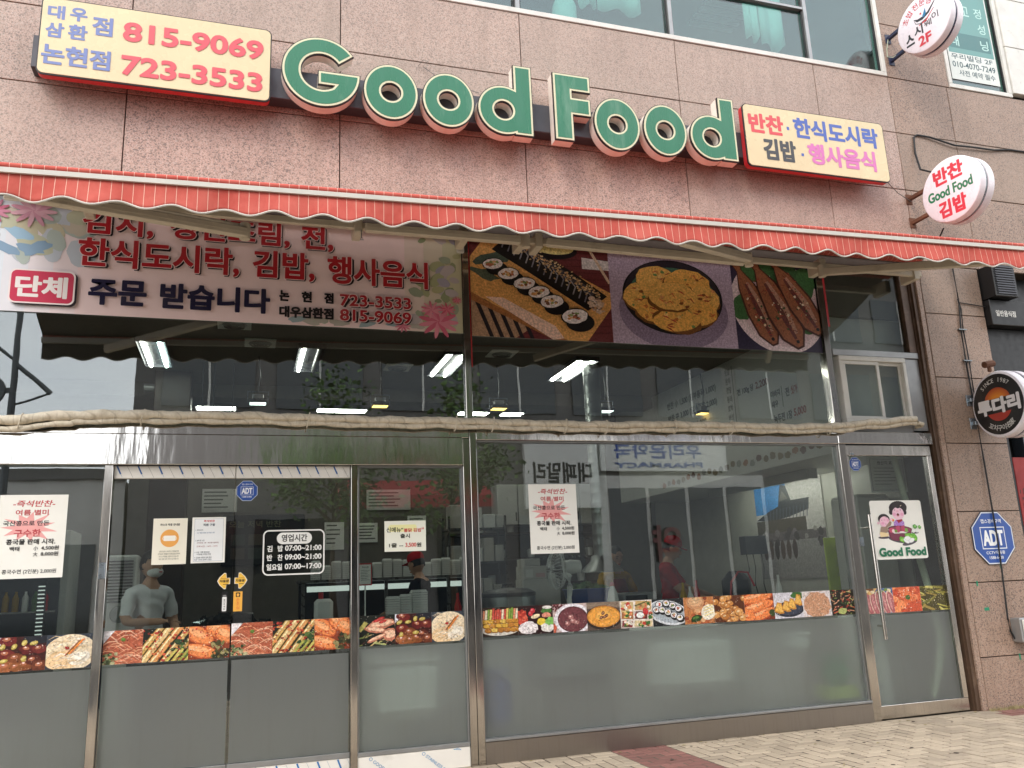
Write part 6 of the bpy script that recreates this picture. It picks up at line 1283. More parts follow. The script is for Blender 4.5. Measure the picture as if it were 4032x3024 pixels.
cs = thing('price_card_stand', 'small red framed card on a white stick behind the glass', 'card stand', (1.085, 0.8, .9)); MB().bbox(1.025, .79, 1.425, 1.145, .80, 1.62, .002).build('frame', 'red_metal', cs); MB().box(1.035, .7885, 1.437, 1.135, .7898, 1.608).build('card', 'paper', cs); MB().cyl((1.085, .8, .02), (1.085, .8, 1.425), .006, n=6).build('stick', 'white_plastic', cs)
a = Art(front(.7884), .0003); a.text('주의사항', 1.055, 1.575, 1.115, 1.593, '3a3a3c')
for i in range(7): a.rectf(1.045, 1.555 - i * .014, 1.125 - (i % 3) * .01, 1.560 - i * .014, '9a9a9c')
a.build('lettering', cs)
# standing fan
fn_ = thing('standing_fan', 'white standing fan seen from the side behind the summer poster', 'fan', (3.08, .95, .02)); fx, fy, fz_ = 2.97, .95, 1.50
MB().lathe([(.16, .02), (.16, .04), (.03, .06), (.02, .08)], (3.09, fy, 0), 20).build('base', 'white_plastic', fn_, smooth=True); MB().cyl((3.09, fy, .06), (3.09, fy, 1.22), .026, n=12).build('pole', 'white_plastic', fn_, smooth=True); MB().tube([(3.09, fy, 1.21), (3.105, fy, 1.34), (3.10, fy, 1.43), (3.06, fy, 1.47)], [.02, .03, .034, .03], 10).build('neck', 'white_plastic', fn_, smooth=True)
MB().lathe([(.02, .0), (.062, .01), (.07, .08), (.062, .17), (.03, .185)], (3.045, fy, 1.525), 18, axis='X').build('motor', 'white_plastic', fn_, smooth=True)
gr = MB()
for k in range(30):
    t = 2 * math.pi * k / 30; cy_, cz_ = math.cos(t), math.sin(t)
    gr.tube([(3.04, fy + .04 * cy_, fz_ + .04 * cz_), (3.035, fy + .12 * cy_, fz_ + .12 * cz_), (3.01, fy + .17 * cy_, fz_ + .17 * cz_), (2.975, fy + .185 * cy_, fz_ + .185 * cz_), (2.93, fy + .16 * cy_, fz_ + .16 * cz_), (2.905, fy + .10 * cy_, fz_ + .10 * cz_), (2.90, fy + .03 * cy_, fz_ + .03 * cz_)], .0022, 4)
gr.build('grille', 'white_plastic', fn_)
MB().lathe([(.188, -.008), (.192, 0), (.188, .008), (.184, 0)], (2.975, fy, fz_), 40, axis='X', cap=False).build('rim', 'white_plastic', fn_, smooth=True)
for k in range(3):
    b_ = MB(); t = R(120 * k + 15); vs = []
    for q in range(7):
        rr_ = .03 + .135 * q / 6; wd_ = .035 + .05 * math.sin(math.pi * min(1, q / 5)); 
        for s_ in (-1, 1): tt = t + s_ * wd_ / max(rr_, .06) * .5; vs.append((2.965 + s_ * .018, fy + rr_ * math.cos(tt), fz_ + rr_ * math.sin(tt)))
    b_.add(vs, [(2 * q, 2 * q + 1, 2 * q + 3, 2 * q + 2) for q in range(6)]); o = b_.build('blade', 'alu_grey', fn_, smooth=True); so = o.modifiers.new('s', 'SOLIDIFY'); so.thickness = .003
# pot, cartons, bowl, bottle
pt = thing('electric_griddle', 'large round pot with a black lid and steel wall', 'pot', (2.56, 1.25, .96)); MB().lathe([(.26, .961), (.27, .99), (.27, 1.26), (.255, 1.265)], (2.56, 1.25, 0), 32).build('wall', 'steel_duct', pt, smooth=True); MB().lathe([(.275, 1.266), (.275, 1.30), (.20, 1.335), (.03, 1.35), (.02, 1.35)], (2.56, 1.25, 0), 32).build('lid', 'black_plastic', pt, smooth=True); MB().tube([(2.50, 1.25, 1.345), (2.51, 1.25, 1.385), (2.61, 1.25, 1.385), (2.62, 1.25, 1.345)], .01, 8).build('lid_handle', 'black_plastic', pt)
for k, (x0, x1, z0, z1, y0) in enumerate(((2.78, 3.18, .961, 1.42, 1.42), (2.80, 3.05, 1.421, 1.555, 1.45), (2.82, 2.99, 1.556, 1.63, 1.47))):
    o = MB().bbox(x0, y0, z0, x1, y0 + .26, z1, .004).build('carton', 'box_card', loc=((x0 + x1) / 2, y0, z0)); tag(o, ['large carton at the bottom of the pile behind the fan', 'middle carton of the pile behind the fan', 'small carton on top of the pile behind the fan'][k], 'carton', 'cartons behind the fan')
    if k == 1: a = Art(front(y0), .0004); a.rectf(x0 + .02, z0 + .02, x0 + .10, z0 + .10, 'e2dcd4'); a.rectf(x0 + .13, z0 + .02, x0 + .23, z0 + .06, 'c8a0a0'); a.build('print', o)
bw = thing('blue_bowl', 'large blue plastic bowl full of salad leaves on the counter', 'bowl', (3.5, 1.5, .96)); MB().lathe([(.14, .961), (.17, .98), (.25, 1.29), (.262, 1.30), (.25, 1.305), (.23, 1.27), (.15, .99)], (3.5, 1.48, 0), 30, cap=False).build('bowl', 'blue_plastic', bw, smooth=True)
lf = MB(); rl = random.Random(8)
for i in range(260):
    t = rl.uniform(0, 6.28); q = math.sqrt(rl.random()) * .22; c = Vector((3.5 + q * math.cos(t), 1.48 + q * math.sin(t), 1.29 + .07 * (1 - q / .22) + rl.uniform(-.01, .02))); u = Vector((rl.gauss(0, 1), rl.gauss(0, 1), rl.gauss(0, .6))).normalized() * rl.uniform(.02, .045); v = u.orthogonal().normalized() * u.length * .6
    lf.add([c - u, c + v, c + u, c - v], [(0, 1, 2, 3)])
tag(lf.build('salad_leaves', 'lettuce', bw), kind='stuff')
bt = thing('sauce_bottle', 'pale plastic bottle with a red cap on the counter', 'bottle', (3.60, 1.0, .96)); MB().lathe([(.052, .961), (.056, .98), (.056, 1.20), (.045, 1.26), (.022, 1.31), (.02, 1.32)], (3.60, 1.05, 0), 18).build('body', 'white_plastic', bt, smooth=True); MB().lathe([(.023, 1.321), (.023, 1.345), (.012, 1.36)], (3.60, 1.05, 0), 14).build('cap', 'red_metal', bt, smooth=True)
jb = thing('detergent_jug', 'translucent jug with a red cap by the cold case', 'jug', (0.78, 1.4, .9)); MB().bbox(0.69, 1.3, .96, .86, 1.45, 1.32, .03).build('body', 'white_plastic', jb, smooth=True); MB().cyl((.75, 1.37, 1.32), (.75, 1.37, 1.38), .022, n=12).build('cap', 'red_metal', jb)
tb = thing('display_table', 'low table heaped with black packed seaweed snacks inside the doors', 'table', (0, .8, .02)); MB().bbox(-.5, .5, .92, .6, 1.1, .96, .005).build('top', 'dark_wood', tb)
for x in (-.46, .56):
    for y in (.54, 1.06): MB().box(x - .02, y - .02, .02, x + .02, y + .02, .919).build('leg', 'dark_wood', tb)
hp = MB(); rh = random.Random(12)
for i in range(170):
    x = rh.uniform(-.46, .5); y = rh.uniform(.54, 1.05); z = .965 + .26 * math.exp(-((x + .05) / .38) ** 4) * rh.random(); u = Vector((rh.gauss(0, 1), rh.gauss(0, 1), rh.gauss(0, .5))).normalized() * .055; v = u.orthogonal().normalized() * .04; c = Vector((x, y, z)); w_ = u.cross(v).normalized() * .012
    hp.add([c - u - v, c + u - v, c + u + v, c - u + v, c + w_], [(0, 1, 4), (1, 2, 4), (2, 3, 4), (3, 0, 4), (3, 2, 1, 0)])
tag(hp.build('snack_packets', 'seaweed', loc=(0, .8, .96)), 'heap of glossy black snack packets on the low table', 'packets', kind='stuff')
ds = thing('menu_screen', 'dark wall screen showing a grid of dishes at the back', 'screen', (.33, 6.45, 1.8)); MB().bbox(-.25, 6.42, 1.80, .95, 6.495, 2.55, .01).build('case', 'black_plastic', ds)
a = Art(front(6.42), .001); a.rectf(-.20, 1.85, .90, 2.50, '16181a'); a.text('오늘 저녁 반찬', -.15, 2.36, .6, 2.46, '6a6a50'); 
for i in range(4):
    for j in range(2): a.rectf(-.12 + i * .25, 1.90 + j * .2, .08 + i * .25, 2.06 + j * .2, ['4a4038', '38403a', '504a3c', '3a3434'][(i + j) % 4])
a.build('print', ds)
ac = thing('tower_air_conditioner', 'pale tower air conditioner standing against the left side', 'air conditioner', (-1.17, 3.1, .02)); MB().bbox(-1.34, 2.95, .02, -1.02, 3.25, 1.85, .02).build('case', 'white_plastic', ac)
for i in range(14): MB().box(-1.30, 2.93, 1.36 + i * .032, -1.06, 2.949, 1.376 + i * .032).build('louvre', 'dark_bar', ac)
MB().lathe([(.075, -.012), (.085, 0), (.06, .012), (.0505, .0)], (-1.18, 2.94, 1.24), 24, axis='Y').build('vent_ring', 'alu_grey', ac, smooth=True)
pil = thing('inner_pillar', 'dark clad pillar behind the left sliding leaf', 'pillar', (-.93, 2.55, .02)); MB().bbox(-1.0, 3.4, .02, -.6, 3.8, 3.999, .01).build('shaft', 'dark_wood', pil); MB().bbox(-1.01, 3.39, .02, -.59, 3.81, .12, .004).build('skirting', 'black_plastic', pil)
shf = thing('wall_shelving', 'dark wall shelves with pale tubs at the back of the kitchen', 'shelves', (4.6, 6.3, .02))
for z in (.9, 1.35, 1.75, 2.15): MB().box(3.2, 6.1, z, 5.75, 6.49, z + .03).build('shelf', 'dark_wood', shf)
for i in range(14):
    x = 3.35 + i * .17; z = (1.381, 1.781, 2.181)[i % 3]; t = MB().lathe([(.055, z), (.065, z + .12), (.05, z + .14)], (x, 6.28, 0), 14).build('storage_tub', 'white_plastic', loc=(x, 6.28, z), smooth=True); tag(t, 'pale round tub standing on the dark kitchen shelves', 'tub', 'tubs on the kitchen shelves')
# kitchen clutter
rk = thing('steel_rack', 'tall steel rack loaded with cartons behind the steel post', 'rack', (3.1, 5.6, .02))
for x in (2.98, 3.86):
    for y in (5.45, 5.85): MB().box(x - .015, y - .015, .02, x + .015, y + .015, 2.4).build('upright', 'counter', rk)
for z in (.6, 1.15, 1.7, 2.2): MB().box(2.97, 5.44, z, 3.87, 5.86, z + .02).build('shelf', 'counter', rk)
rx = random.Random(31); kinds = (('carton', 'box_card', 'brown'), ('storage_tub', 'white_plastic', 'white'), ('carton', 'white_board', 'pale'))
for z in (1.171, 1.721, 2.221):
    x = 3.02
    while x < 3.74:
        w_ = rx.uniform(.12, .22); h_ = rx.uniform(.16, .36); nm_, mt_, cn_ = rx.choice(kinds); o = MB().bbox(x, 5.5, z, min(x + w_, 3.84), 5.8, z + h_, .006).build(nm_, mt_, loc=(x, 5.5, z)); tag(o, '%s box stored on the %s shelf of the steel rack' % (cn_, 'lowest' if z < 1.2 else 'middle' if z < 2 else 'top'), 'box', 'boxes on the steel rack'); x += w_ + .02
fr_ = thing('glass_fridge', 'tall glass door fridge lit inside behind the summer poster at the left', 'fridge', (-2.2, 2.6, .02)); MB().bbox(-2.95, 2.6, .02, -1.62, 3.2, 2.1, .01).build('case', 'white_board', fr_); MB().box(-2.88, 2.585, .25, -1.69, 2.599, 1.92).build('door_recess', 'black_plastic', fr_)
for z in (.6, .95, 1.3, 1.65): MB().box(-2.86, 2.57, z, -1.71, 2.584, z + .015).build('shelf', 'alu_white', fr_)
for i in range(26):
    x = -2.82 + (i % 13) * .085; z = (1.316, 1.666)[i // 13]; c_ = ('cloth_red', 'lettuce', 'white_plastic', 'cloth_yellow', 'blue_plastic')[rx.randrange(5)]
    o = MB().lathe([(.028, z), (.03, z + .01), (.03, z + .13), (.012, z + .17), (.012, z + .19)], (x, 2.54, 0), 10).build('drink_bottle', c_, loc=(x, 2.54, z), smooth=True); tag(o, '%s drink bottle on the %s fridge shelf' % ({'cloth_red': 'red', 'lettuce': 'green', 'white_plastic': 'white', 'cloth_yellow': 'yellow', 'blue_plastic': 'blue'}[c_], 'upper' if i > 12 else 'lower'), 'bottle', 'bottles in the glass fridge')
st_ = thing('light_string', 'column of small white lamps inside the fridge frame by the left post', 'lamp string', (-1.5, .8, 1.2)); MB().box(-1.53, .80, .96, -1.47, .83, 1.56).build('bar', 'black_plastic', st_)
for i in range(18): MB().bbox(-1.525, .792, .99 + i * .031, -1.475, .799, 1.000 + i * .031, .002).build('lamp', 'case_light', st_)
wc_ = thing('wall_cupboard', 'row of pale wall cupboards above the kitchen shelving', 'cupboard', (4.5, 6.3, 2.3))
for i in range(5): d_ = MB().bbox(3.95 + i * .36, 6.12, 2.30, 4.29 + i * .36, 6.48, 2.95, .006).build('cupboard_door', 'white_board', wc_); MB().box(4.25 + i * .36, 6.105, 2.36, 4.265 + i * .36, 6.119, 2.50).build('handle', 'black_plastic', d_)
for k, (x, z, w_, h_, mt_) in enumerate(((1.25, 2.0, .3, .42, 'paper'), (1.65, 2.1, .42, .3, 'paper'), (2.2, 1.95, .28, .4, 'lime'), (2.55, 2.2, .3, .3, 'paper'), (-.55, 2.6, .5, .35, 'white_board'), (1.9, 2.6, .7, .32, 'white_board'))):
    o = MB().box(x, 6.47, z, x + w_, 6.485, z + h_).build('wall_notice', mt_, loc=(x, 6.47, z)); tag(o, ['upright white notice pinned on the back wall', 'wide white notice pinned right of the upright one', 'yellow green notice pinned on the back wall', 'square white notice near the rack on the back wall', 'pale board high above the menu screen', 'long pale board high on the back wall'][k], 'notice', 'notices on the back wall')
    a = Art(front(6.47), .001); a.STEP = .0003
    for q in range(5): a.rectf(x + .03, z + h_ - .06 - q * h_ * .16, x + w_ - .03 - rx.uniform(0, w_ * .4), z + h_ - .04 - q * h_ * .16, '6a6a68')
    a.build('print', o)
hg = thing('utensil_rail', 'steel rail with hanging ladles and strainers at the back', 'rail', (5.2, 5.9, 1.8)); MB().cyl((4.55, 5.9, 2.05), (5.7, 5.9, 2.05), .012, n=8).build('rail', 'counter', hg)
for i in range(9): x = 4.62 + i * .125; u_ = MB().cyl((x, 5.9, 2.04), (x, 5.9, 1.78), .007, n=6).build('ladle', 'counter', hg); MB().sphere((x, 5.89, 1.75), .045, 10, 6, (1, .6, .8)).build('ladle_cup', 'counter', u_, smooth=True)
mw = thing('microwave', 'dark microwave on the counter next to the backpack', 'microwave', (3.95, 1.5, .96)); MB().bbox(3.86, 1.35, .961, 4.24, 1.68, 1.24, .01).build('case', 'alu_grey', mw); MB().box(3.88, 1.344, .99, 4.13, 1.349, 1.215).build('door', 'black_plastic', mw)
for k, (x, h_, mt_) in enumerate(((4.45, .36, 'cloth_yellow'), (4.53, .32, 'white_plastic'), (4.61, .38, 'cloth_red'), (5.62, .40, 'white_plastic'), (2.02, .36, 'cloth_red'), (2.10, .33, 'white_plastic'), (2.18, .38, 'dark_wood'))):
    o = MB().lathe([(.032, .961), (.034, .97), (.034, .961 + h_ * .65), (.013, .961 + h_ * .85), (.013, .961 + h_)], (x, 1.15, 0), 12).build('condiment_bottle', mt_, loc=(x, 1.15, .961), smooth=True); tag(o, ['yellow condiment bottle next to the microwave', 'white condiment bottle between the yellow and red ones', 'red condiment bottle left of the backpack', 'white bottle at the end of the counter', 'red bottle beside the big pot', 'white bottle beside the big pot', 'dark sauce bottle nearest the big pot'][k], 'bottle', 'bottles on the counter')
# pale things that show as soft patches through the frosted film
def simple(name, label, cat, mat, x0, y0, z0, x1, y1, z1, b=.02):
    t = thing(name, label, cat, ((x0 + x1) / 2, y0, z0)); MB().bbox(x0, y0, z0, x1, y1, z1, b).build('body', mat, t); MB().bbox(x0 + .01, y0 + .01, z1 + .0005, x1 - .01, y1 - .01, z1 + .03, .01).build('lid', mat, t); return t
simple('white_freezer', 'white chest freezer behind the frosted pane under the new menu notice', 'freezer', 'foam', 1.02, .12, .34, 1.66, .6, .80, .10); simple('white_fridge', 'white undercounter fridge behind the frosted wide window', 'fridge', 'foam', 3.52, .13, .36, 4.40, .6, .90, .10)
simple('grey_cabinet', 'grey cabinet behind the frosted wide window under the fan', 'cabinet', 'alu_grey', 2.42, .15, .50, 3.18, .6, .89, .10); simple('blue_drum', 'blue drum behind the frosted glass by the steel post', 'drum', 'blue_plastic', 1.96, .04, .22, 2.20, .3, .66, .08)
simple('white_pail', 'white pail behind the frosted glass near the green sack', 'pail', 'foam', 4.95, .10, .64, 5.2, .3, .80, .06); simple('green_sack', 'green sack behind the frosted glass near the side door', 'sack', 'green_plastic', 5.30, .05, .32, 5.6, .3, .56, .09); simple('lime_crate', 'lime crate under the green sack near the side door', 'crate', 'lime', 5.25, .04, .20, 5.62, .3, .29, .02)
simple('white_cabinet', 'tall white cabinet just inside the hinge side of the door', 'cabinet', 'foam', 5.80, .16, .02, 6.14, .5, .90, .01); simple('pale_cabinet', 'tall pale cabinet with a clear top behind the side door', 'cabinet', 'white_board', 6.46, .75, .02, 6.90, 1.2, 2.16, .01)
hz = thing('pale_hose', 'pale corrugated hose hanging behind the side door', 'hose', (6.75, .3, .02)); MB().tube([(6.60, .35, 2.9), (6.66, .32, 2.5), (6.70, .30, 2.08), (6.76, .28, 1.46), (6.70, .12, 1.0), (6.69, .06, .70), (6.64, .06, .46), (6.48, .06, .14)], .035, 10).build('hose', 'hose', hz, smooth=True)
nt_ = MB().box(6.46, .50, 2.18, 6.94, .504, 2.56).build('inner_notice', 'paper', loc=(6.7, .5, 2.18)); tag(nt_, 'framed paper notice hanging inside the side door', 'notice'); a = Art(front(.4995), .0004); a.rectf(6.48, 2.20, 6.92, 2.545, '8a8a86'); a.rectf(6.485, 2.205, 6.915, 2.54, 'dcdcd4'); a.text('원산지 표시', 6.58, 2.48, 6.82, 2.52, '55554f')
for i in range(6): a.rectf(6.52, 2.44 - i * .035, 6.84 - (i % 3) * .05, 2.446 - i * .035, '8a8a86')
a.build('lettering', nt_)
yb = MB().bbox(6.40, 1.3, .9, 6.75, 1.33, 1.75, .004).build('yellow_standing_sign', 'lime', loc=(6.6, 1.3, .9)); tag(yb, 'pale yellow standing banner in front of the palace picture', 'banner')
a = Art(front(1.30), .0004)
for i, t in enumerate('음료수'): a.text(t, 6.52, 1.58 - i * .15, 6.64, 1.69 - i * .15, 'a8b07a')
a.build('lettering', yb)

# ================================================================== people inside
def person(label, loc, rotz, J, shirt, pants, h=1.0, head_turn=0.0, head_tilt=0.0, cap=None, mask=False, apron=None, hairl='short'):
    """J: joint targets in metres, person facing -Y: elbows and hands; returns the root"""
    root = thing('person', label, 'person', loc)
    V = []; E = []; Rr = []; lab = []
    def v(p, r, l): V.append(Vector(p)); Rr.append(r); lab.append(l); return len(V) - 1
    def e(a_, b_): E.append((a_, b_))
    pel = v((0, 0, .93), (.145, .10), 'p'); wst = v((0, -.005, 1.06), (.130, .092), 's'); ch = v((0, .0, 1.24), (.150, .105), 's'); up = v((0, .005, 1.36), (.125, .085), 's'); nk = v((0, .0, 1.45), (.055, .055), 'k'); hd = v((0, -.01, 1.52), (.055, .06), 'k')
    e(pel, wst); e(wst, ch); e(ch, up); e(up, nk); e(nk, hd)
    for s_ in (-1, 1):
        hp_ = v((s_ * .09, 0, .86), (.095, .095), 'p'); kn = v((s_ * .10, -.02, .48), (.062, .066), 'p'); an = v((s_ * .10, .01, .09), (.042, .046), 'p'); ft = v((s_ * .11, -.15, .035), (.04, .03), 'f'); e(pel, hp_); e(hp_, kn); e(kn, an); e(an, ft)
        sh = v((s_ * .175, .005, 1.375), (.062, .062), 's'); el = v(J['elbow'][0 if s_ < 0 else 1], (.046, .046), 'a'); mid = v(Vector(V[sh]).lerp(V[el], .6), (.056, .056), 's'); wr = v(J['hand'][0 if s_ < 0 else 1], (.030, .026), 'k')
        e(up, sh); e(sh, mid); e(mid, el); e(el, wr)
        d = (V[wr] - V[el]).normalized(); side = d.cross(Vector((0, 0, 1))); side = side.normalized() if side.length > .1 else Vector((1, 0, 0)); nrm = side.cross(d)
        pm = v(V[wr] + d * .075, (.034, .018), 'k'); e(wr, pm)
        for q in range(4):
            b0 = v(V[pm] + d * .03 + side * (q - 1.5) * .02, (.0095, .0095), 'k'); b1 = v(V[b0] + d * .035 + nrm * -.012, (.009, .009), 'k'); b2 = v(V[b1] + d * (.022 + .006 * (1 - abs(q - 1.5))) + nrm * -.02, (.0078, .0078), 'k'); e(pm, b0); e(b0, b1); e(b1, b2)
        t0 = v(V[wr] + d * .03 + side * -.038 * s_, (.012, .012), 'k'); t1 = v(V[t0] + d * .04 + side * -.016 * s_ + nrm * -.012, (.010, .010), 'k'); e(wr, t0); e(t0, t1)
    me = bpy.data.meshes.new('tmp'); me.from_pydata([tuple(p) for p in V], E, []); ob = bpy.data.objects.new('tmp', me); COL.objects.link(ob)
    sk = ob.modifiers.new('k', 'SKIN'); 
    for i, sv in enumerate(me.skin_vertices[0].data): sv.radius = Rr[i]; sv.use_root = (i == 0)
    sk.use_smooth_shade = True; ob.modifiers.new('d', 'SUBSURF').levels = 2
    dg = bpy.context.evaluated_depsgraph_get(); dg.update(); m1 = bpy.data.meshes.new_from_object(ob.evaluated_get(dg))
    mb = MB(); mb.add([x.co[:] for x in m1.vertices], [tuple(p.vertices) for p in m1.polygons]); bpy.data.objects.remove(ob); bpy.data.meshes.remove(m1)
    HM = Matrix.Translation((0, -.01, 1.50)) @ Matrix.Rotation(head_turn, 4, 'Z') @ Matrix.Rotation(head_tilt, 4, 'X')
    hd_ = MB(); hd_.sphere((0, -.005, .12), .115, 20, 14, (.72, .88, 1.02)); hd_.sphere((0, -.03, .045), .075, 16, 10, (.80, .85, .75)); hd_.sphere((0, -.112, .10), .02, 8, 6, (.7, .9, 1.3))
    for s_ in (-1, 1): hd_.sphere((s_ * .085, .005, .105), .028, 10, 8, (.4, .8, 1.15)); hd_.sphere((s_ * .035, -.088, .125), .016, 8, 6, (1.2, .6, .6))
    hd_.sphere((0, -.10, .052), .022, 8, 6, (1.3, .5, .45)); hd_.xform(HM); mb.add(hd_.v, hd_.f)
    tmp = mb.build('tmp', 'skin'); rm_ = tmp.modifiers.new('r', 'REMESH'); rm_.mode = 'VOXEL'; rm_.voxel_size = .0105; sm = tmp.modifiers.new('s', 'SMOOTH'); sm.iterations = 3; sm.factor = .5
    dg = bpy.context.evaluated_depsgraph_get(); dg.update(); m2 = bpy.data.meshes.new_from_object(tmp.evaluated_get(dg)); bpy.data.objects.remove(tmp)
    m2.materials.clear()
    for mm in ('skin', shirt, pants, 'shoe'): m2.materials.append(MATS[mm])
    idx = {'k': 0, 's': 1, 'p': 2, 'f': 3, 'a': 1}
    segs = [(V[a_], V[b_], lab[a_], lab[b_]) for a_, b_ in E]
    for p in m2.polygons:
        c = p.center; best = 9; l = 'k'
        if c.z < 1.485 or abs(c.x) > .15:
            for A, B, la, lb2 in segs:
                ab = B - A; t = max(0, min(1, (c - A).dot(ab) / ab.length_squared)); dd = (A + ab * t - c).length
                if dd < best: best = dd; l = la if t < .5 else lb2; l = ('k' if (la == 'a' and t > .05) else l)
            if l == 'a': l = 'k'
        p.material_index = idx[l]
    from mathutils import noise as mno
    isc = [False] * len(m2.vertices)
    for p in m2.polygons:
        if p.material_index in (1, 2):
            for vi in p.vertices: isc[vi] = True
    nrm_ = [v_.normal.copy() for v_ in m2.vertices]
    for v_ in m2.vertices:                                       # creases and slack of the clothes
        if isc[v_.index]:
            q = v_.co; k = mno.noise(Vector((q.x * 9, q.y * 9, q.z * 5))) * .010 + math.sin(q.z * 46 + q.x * 30 + 4 * mno.noise(q * 6)) * .0045 + .006
            v_.co += nrm_[v_.index] * k
    m2.polygons.foreach_set('use_smooth', [True] * len(m2.polygons)); M_ = Matrix.Rotation(rotz, 4, 'Z') @ Matrix.Scale(h, 4); m2.transform(M_); m2.update()
    o = mkobj('body', m2, root); 
    def child(mb_, name, mat, smooth=True): 
        mb_.xform(Matrix.Translation(loc) @ M_); return mb_.build(name, mat, root, smooth=smooth)
    ey = MB()
    for s_ in (-1, 1): ey.sphere((s_ * .034, -.1005, .122), .0085, 8, 6, (1.4, .5, .7)); ey.bbox(s_ * .034 - .017, -.104, .140, s_ * .034 + .017, -.096, .145, .0015)
    ey.xform(HM); child(ey, 'eyes', 'hair'); lp_ = MB().sphere((0, -.111, .050), .018, 8, 6, (1.2, .3, .35)); lp_.xform(HM); child(lp_, 'lips', 'cloth_red')
    hr_ = MB(); n_ = 18
    for i in range(9):
        ph_ = math.pi * .5 * i / 8 * 1.25
        for k in range(n_):
            t = 2 * math.pi * k / n_; lim = 1.0 if math.sin(t) > -.25 else .62; q = ph_ * lim
            hr_.v.append(((.092) * math.sin(q) * math.cos(t), .105 * math.sin(q) * math.sin(t) + .004, .12 + .128 * math.cos(q)))
    for i in range(8):
        for k in range(n_): hr_.f.append((i * n_ + k, i * n_ + (k + 1) % n_, (i + 1) * n_ + (k + 1) % n_, (i + 1) * n_ + k))
    hr_.xform(HM); child(hr_, 'hair', 'hair')
    if mask:
        mk_ = MB().sphere((0, -.044, .052), .086, 16, 10, (.84, .80, .60)); mk_.xform(HM); child(mk_, 'face_mask', 'mask_white')
    if cap:
        c_ = MB(); c_.lathe([(.100, .15), (.104, .19), (.085, .235), (.03, .262), (.005, .265)], (0, .005, 0), 20); c_.xform(Matrix.Scale(1.0, 4)); c_.bbox(-.06, -.17, .150, .06, -.07, .160, .004); c_.xform(HM); child(c_, 'cap', cap)
    if apron:
        a_ = MB(); pts = []
        for zz, wv, yv in ((1.34, .09, -.118), (1.20, .13, -.135), (1.06, .15, -.122), (.93, .165, -.14), (.75, .18, -.145), (.55, .19, -.13)): 
            for q in range(9): u = q / 4 - 1; a_.v.append((u * wv, yv * (1 - .35 * u * u) - .006, zz))
        for i in range(5):
            for q in range(8): a_.f.append((i * 9 + q, i * 9 + q + 1, (i + 1) * 9 + q + 1, (i + 1) * 9 + q))
        ap_ = child(a_, 'apron', apron); so = ap_.modifiers.new('s', 'SOLIDIFY'); so.thickness = .004
    return root
person('customer in a white T-shirt and white mask behind the left sliding leaf', (-.77, 1.6, .02), R(38), {'elbow': ((-.25, -.06, 1.13), (.25, .0, 1.12)), 'hand': ((-.02, -.23, 1.13), (.20, -.18, .98))}, 'cloth_white', 'denim', 1.035, R(12), 0, mask=True)
person('cook in a black shirt and red cap working behind the foam boxes', (2.07, 3.2, .02), R(-120), {'elbow': ((-.24, -.10, 1.12), (.24, -.10, 1.12)), 'hand': ((-.15, -.32, 1.08), (.14, -.32, 1.08))}, 'cloth_black', 'denim', 1.02, R(-20), R(18), cap='cloth_red')
person('cook in a yellow shirt and dark red apron under the steel hood', (4.40, 2.75, .02), R(15), {'elbow': ((-.27, -.08, 1.12), (.27, -.06, 1.12)), 'hand': ((-.20, -.30, 1.02), (.20, -.28, 1.0))}, 'cloth_yellow', 'denim', 1.02, R(-10), R(20), apron='apron_red')
person('cook in red shirt and red cap bending over the counter', (4.93, 2.35, .02), R(55), {'elbow': ((-.24, -.14, 1.14), (.26, -.14, 1.16)), 'hand': ((-.10, -.36, 1.06), (.16, -.40, 1.08))}, 'cloth_red', 'denim', 1.06, R(10), R(24), cap='cloth_red')
bp = thing('backpack', 'black and red backpack on the counter beside the red cook', 'backpack', (5.3, 1.6, .96)); MB().bbox(5.14, 1.4, .961, 5.50, 1.62, 1.42, .10).build('bag', 'black_plastic', bp, smooth=True); MB().tube([(5.16, 1.40, 1.1), (5.18, 1.385, 1.30), (5.28, 1.385, 1.41), (5.40, 1.385, 1.40), (5.48, 1.40, 1.25)], .012, 8).build('trim', 'red_metal', bp, smooth=True)

# ================================================================== across the street (seen in the glass and steel)
ob_ = thing('opposite_building', 'brown office block across the street with shops at street level', 'building', (8, -18, 0))
MB().box(-2.9, -26, 0.02, 26, -18, 15).build('wall', 'facade_far', ob_)
for fl in range(3):
    for i in range(9):
        x0 = -2.2 + i * 3.1; z0 = 6.6 + fl * 3.0; w_ = MB().box(x0, -18, z0, x0 + 2.5, -17.94, z0 + 1.7).build('window', 'window_far', ob_); MB().box(x0 + 1.22, -17.94, z0, x0 + 1.28, -17.91, z0 + 1.7).build('mullion', 'alu_white', w_)
for i in range(5): MB().box(-2.2 + i * 2.6, -18, .4, -0.1 + i * 2.6, -17.95, 3.4).build('shop_window', 'window_far', ob_)
MB().box(10.9, -18, .1, 17, -17.9, 4.6).build('pharmacy_front', 'facade_white', ob_)
for i in range(4): MB().box(11.2 + i * 1.45, -17.9, .4, 12.5 + i * 1.45, -17.86, 4.2).build('shop_window', 'window_far', ob_)
FS = lambda u, v, d: (-u, -17.82 + d, v)                     # faces our side of the street: reads the other way round
def far_sign(label, x0, x1, z0, z1, rows, mat='sign_far'):
    s = thing('shop_sign', label, 'sign', ((x0 + x1) / 2, -17.8, z0), 'shop signs across the street'); MB().box(x0, -18, z0, x1, -17.82, z1).build('board', mat, s)
    a = Art(FS, .004); a.STEP = .001
    for t, u0, v0, u1, v1, c in rows: a.text(t, -x1 + u0 * (x1 - x0), z0 + v0 * (z1 - z0), -x1 + u1 * (x1 - x0), z0 + v1 * (z1 - z0), c, bold=.01)
    a.build('lettering', s, 'ink')
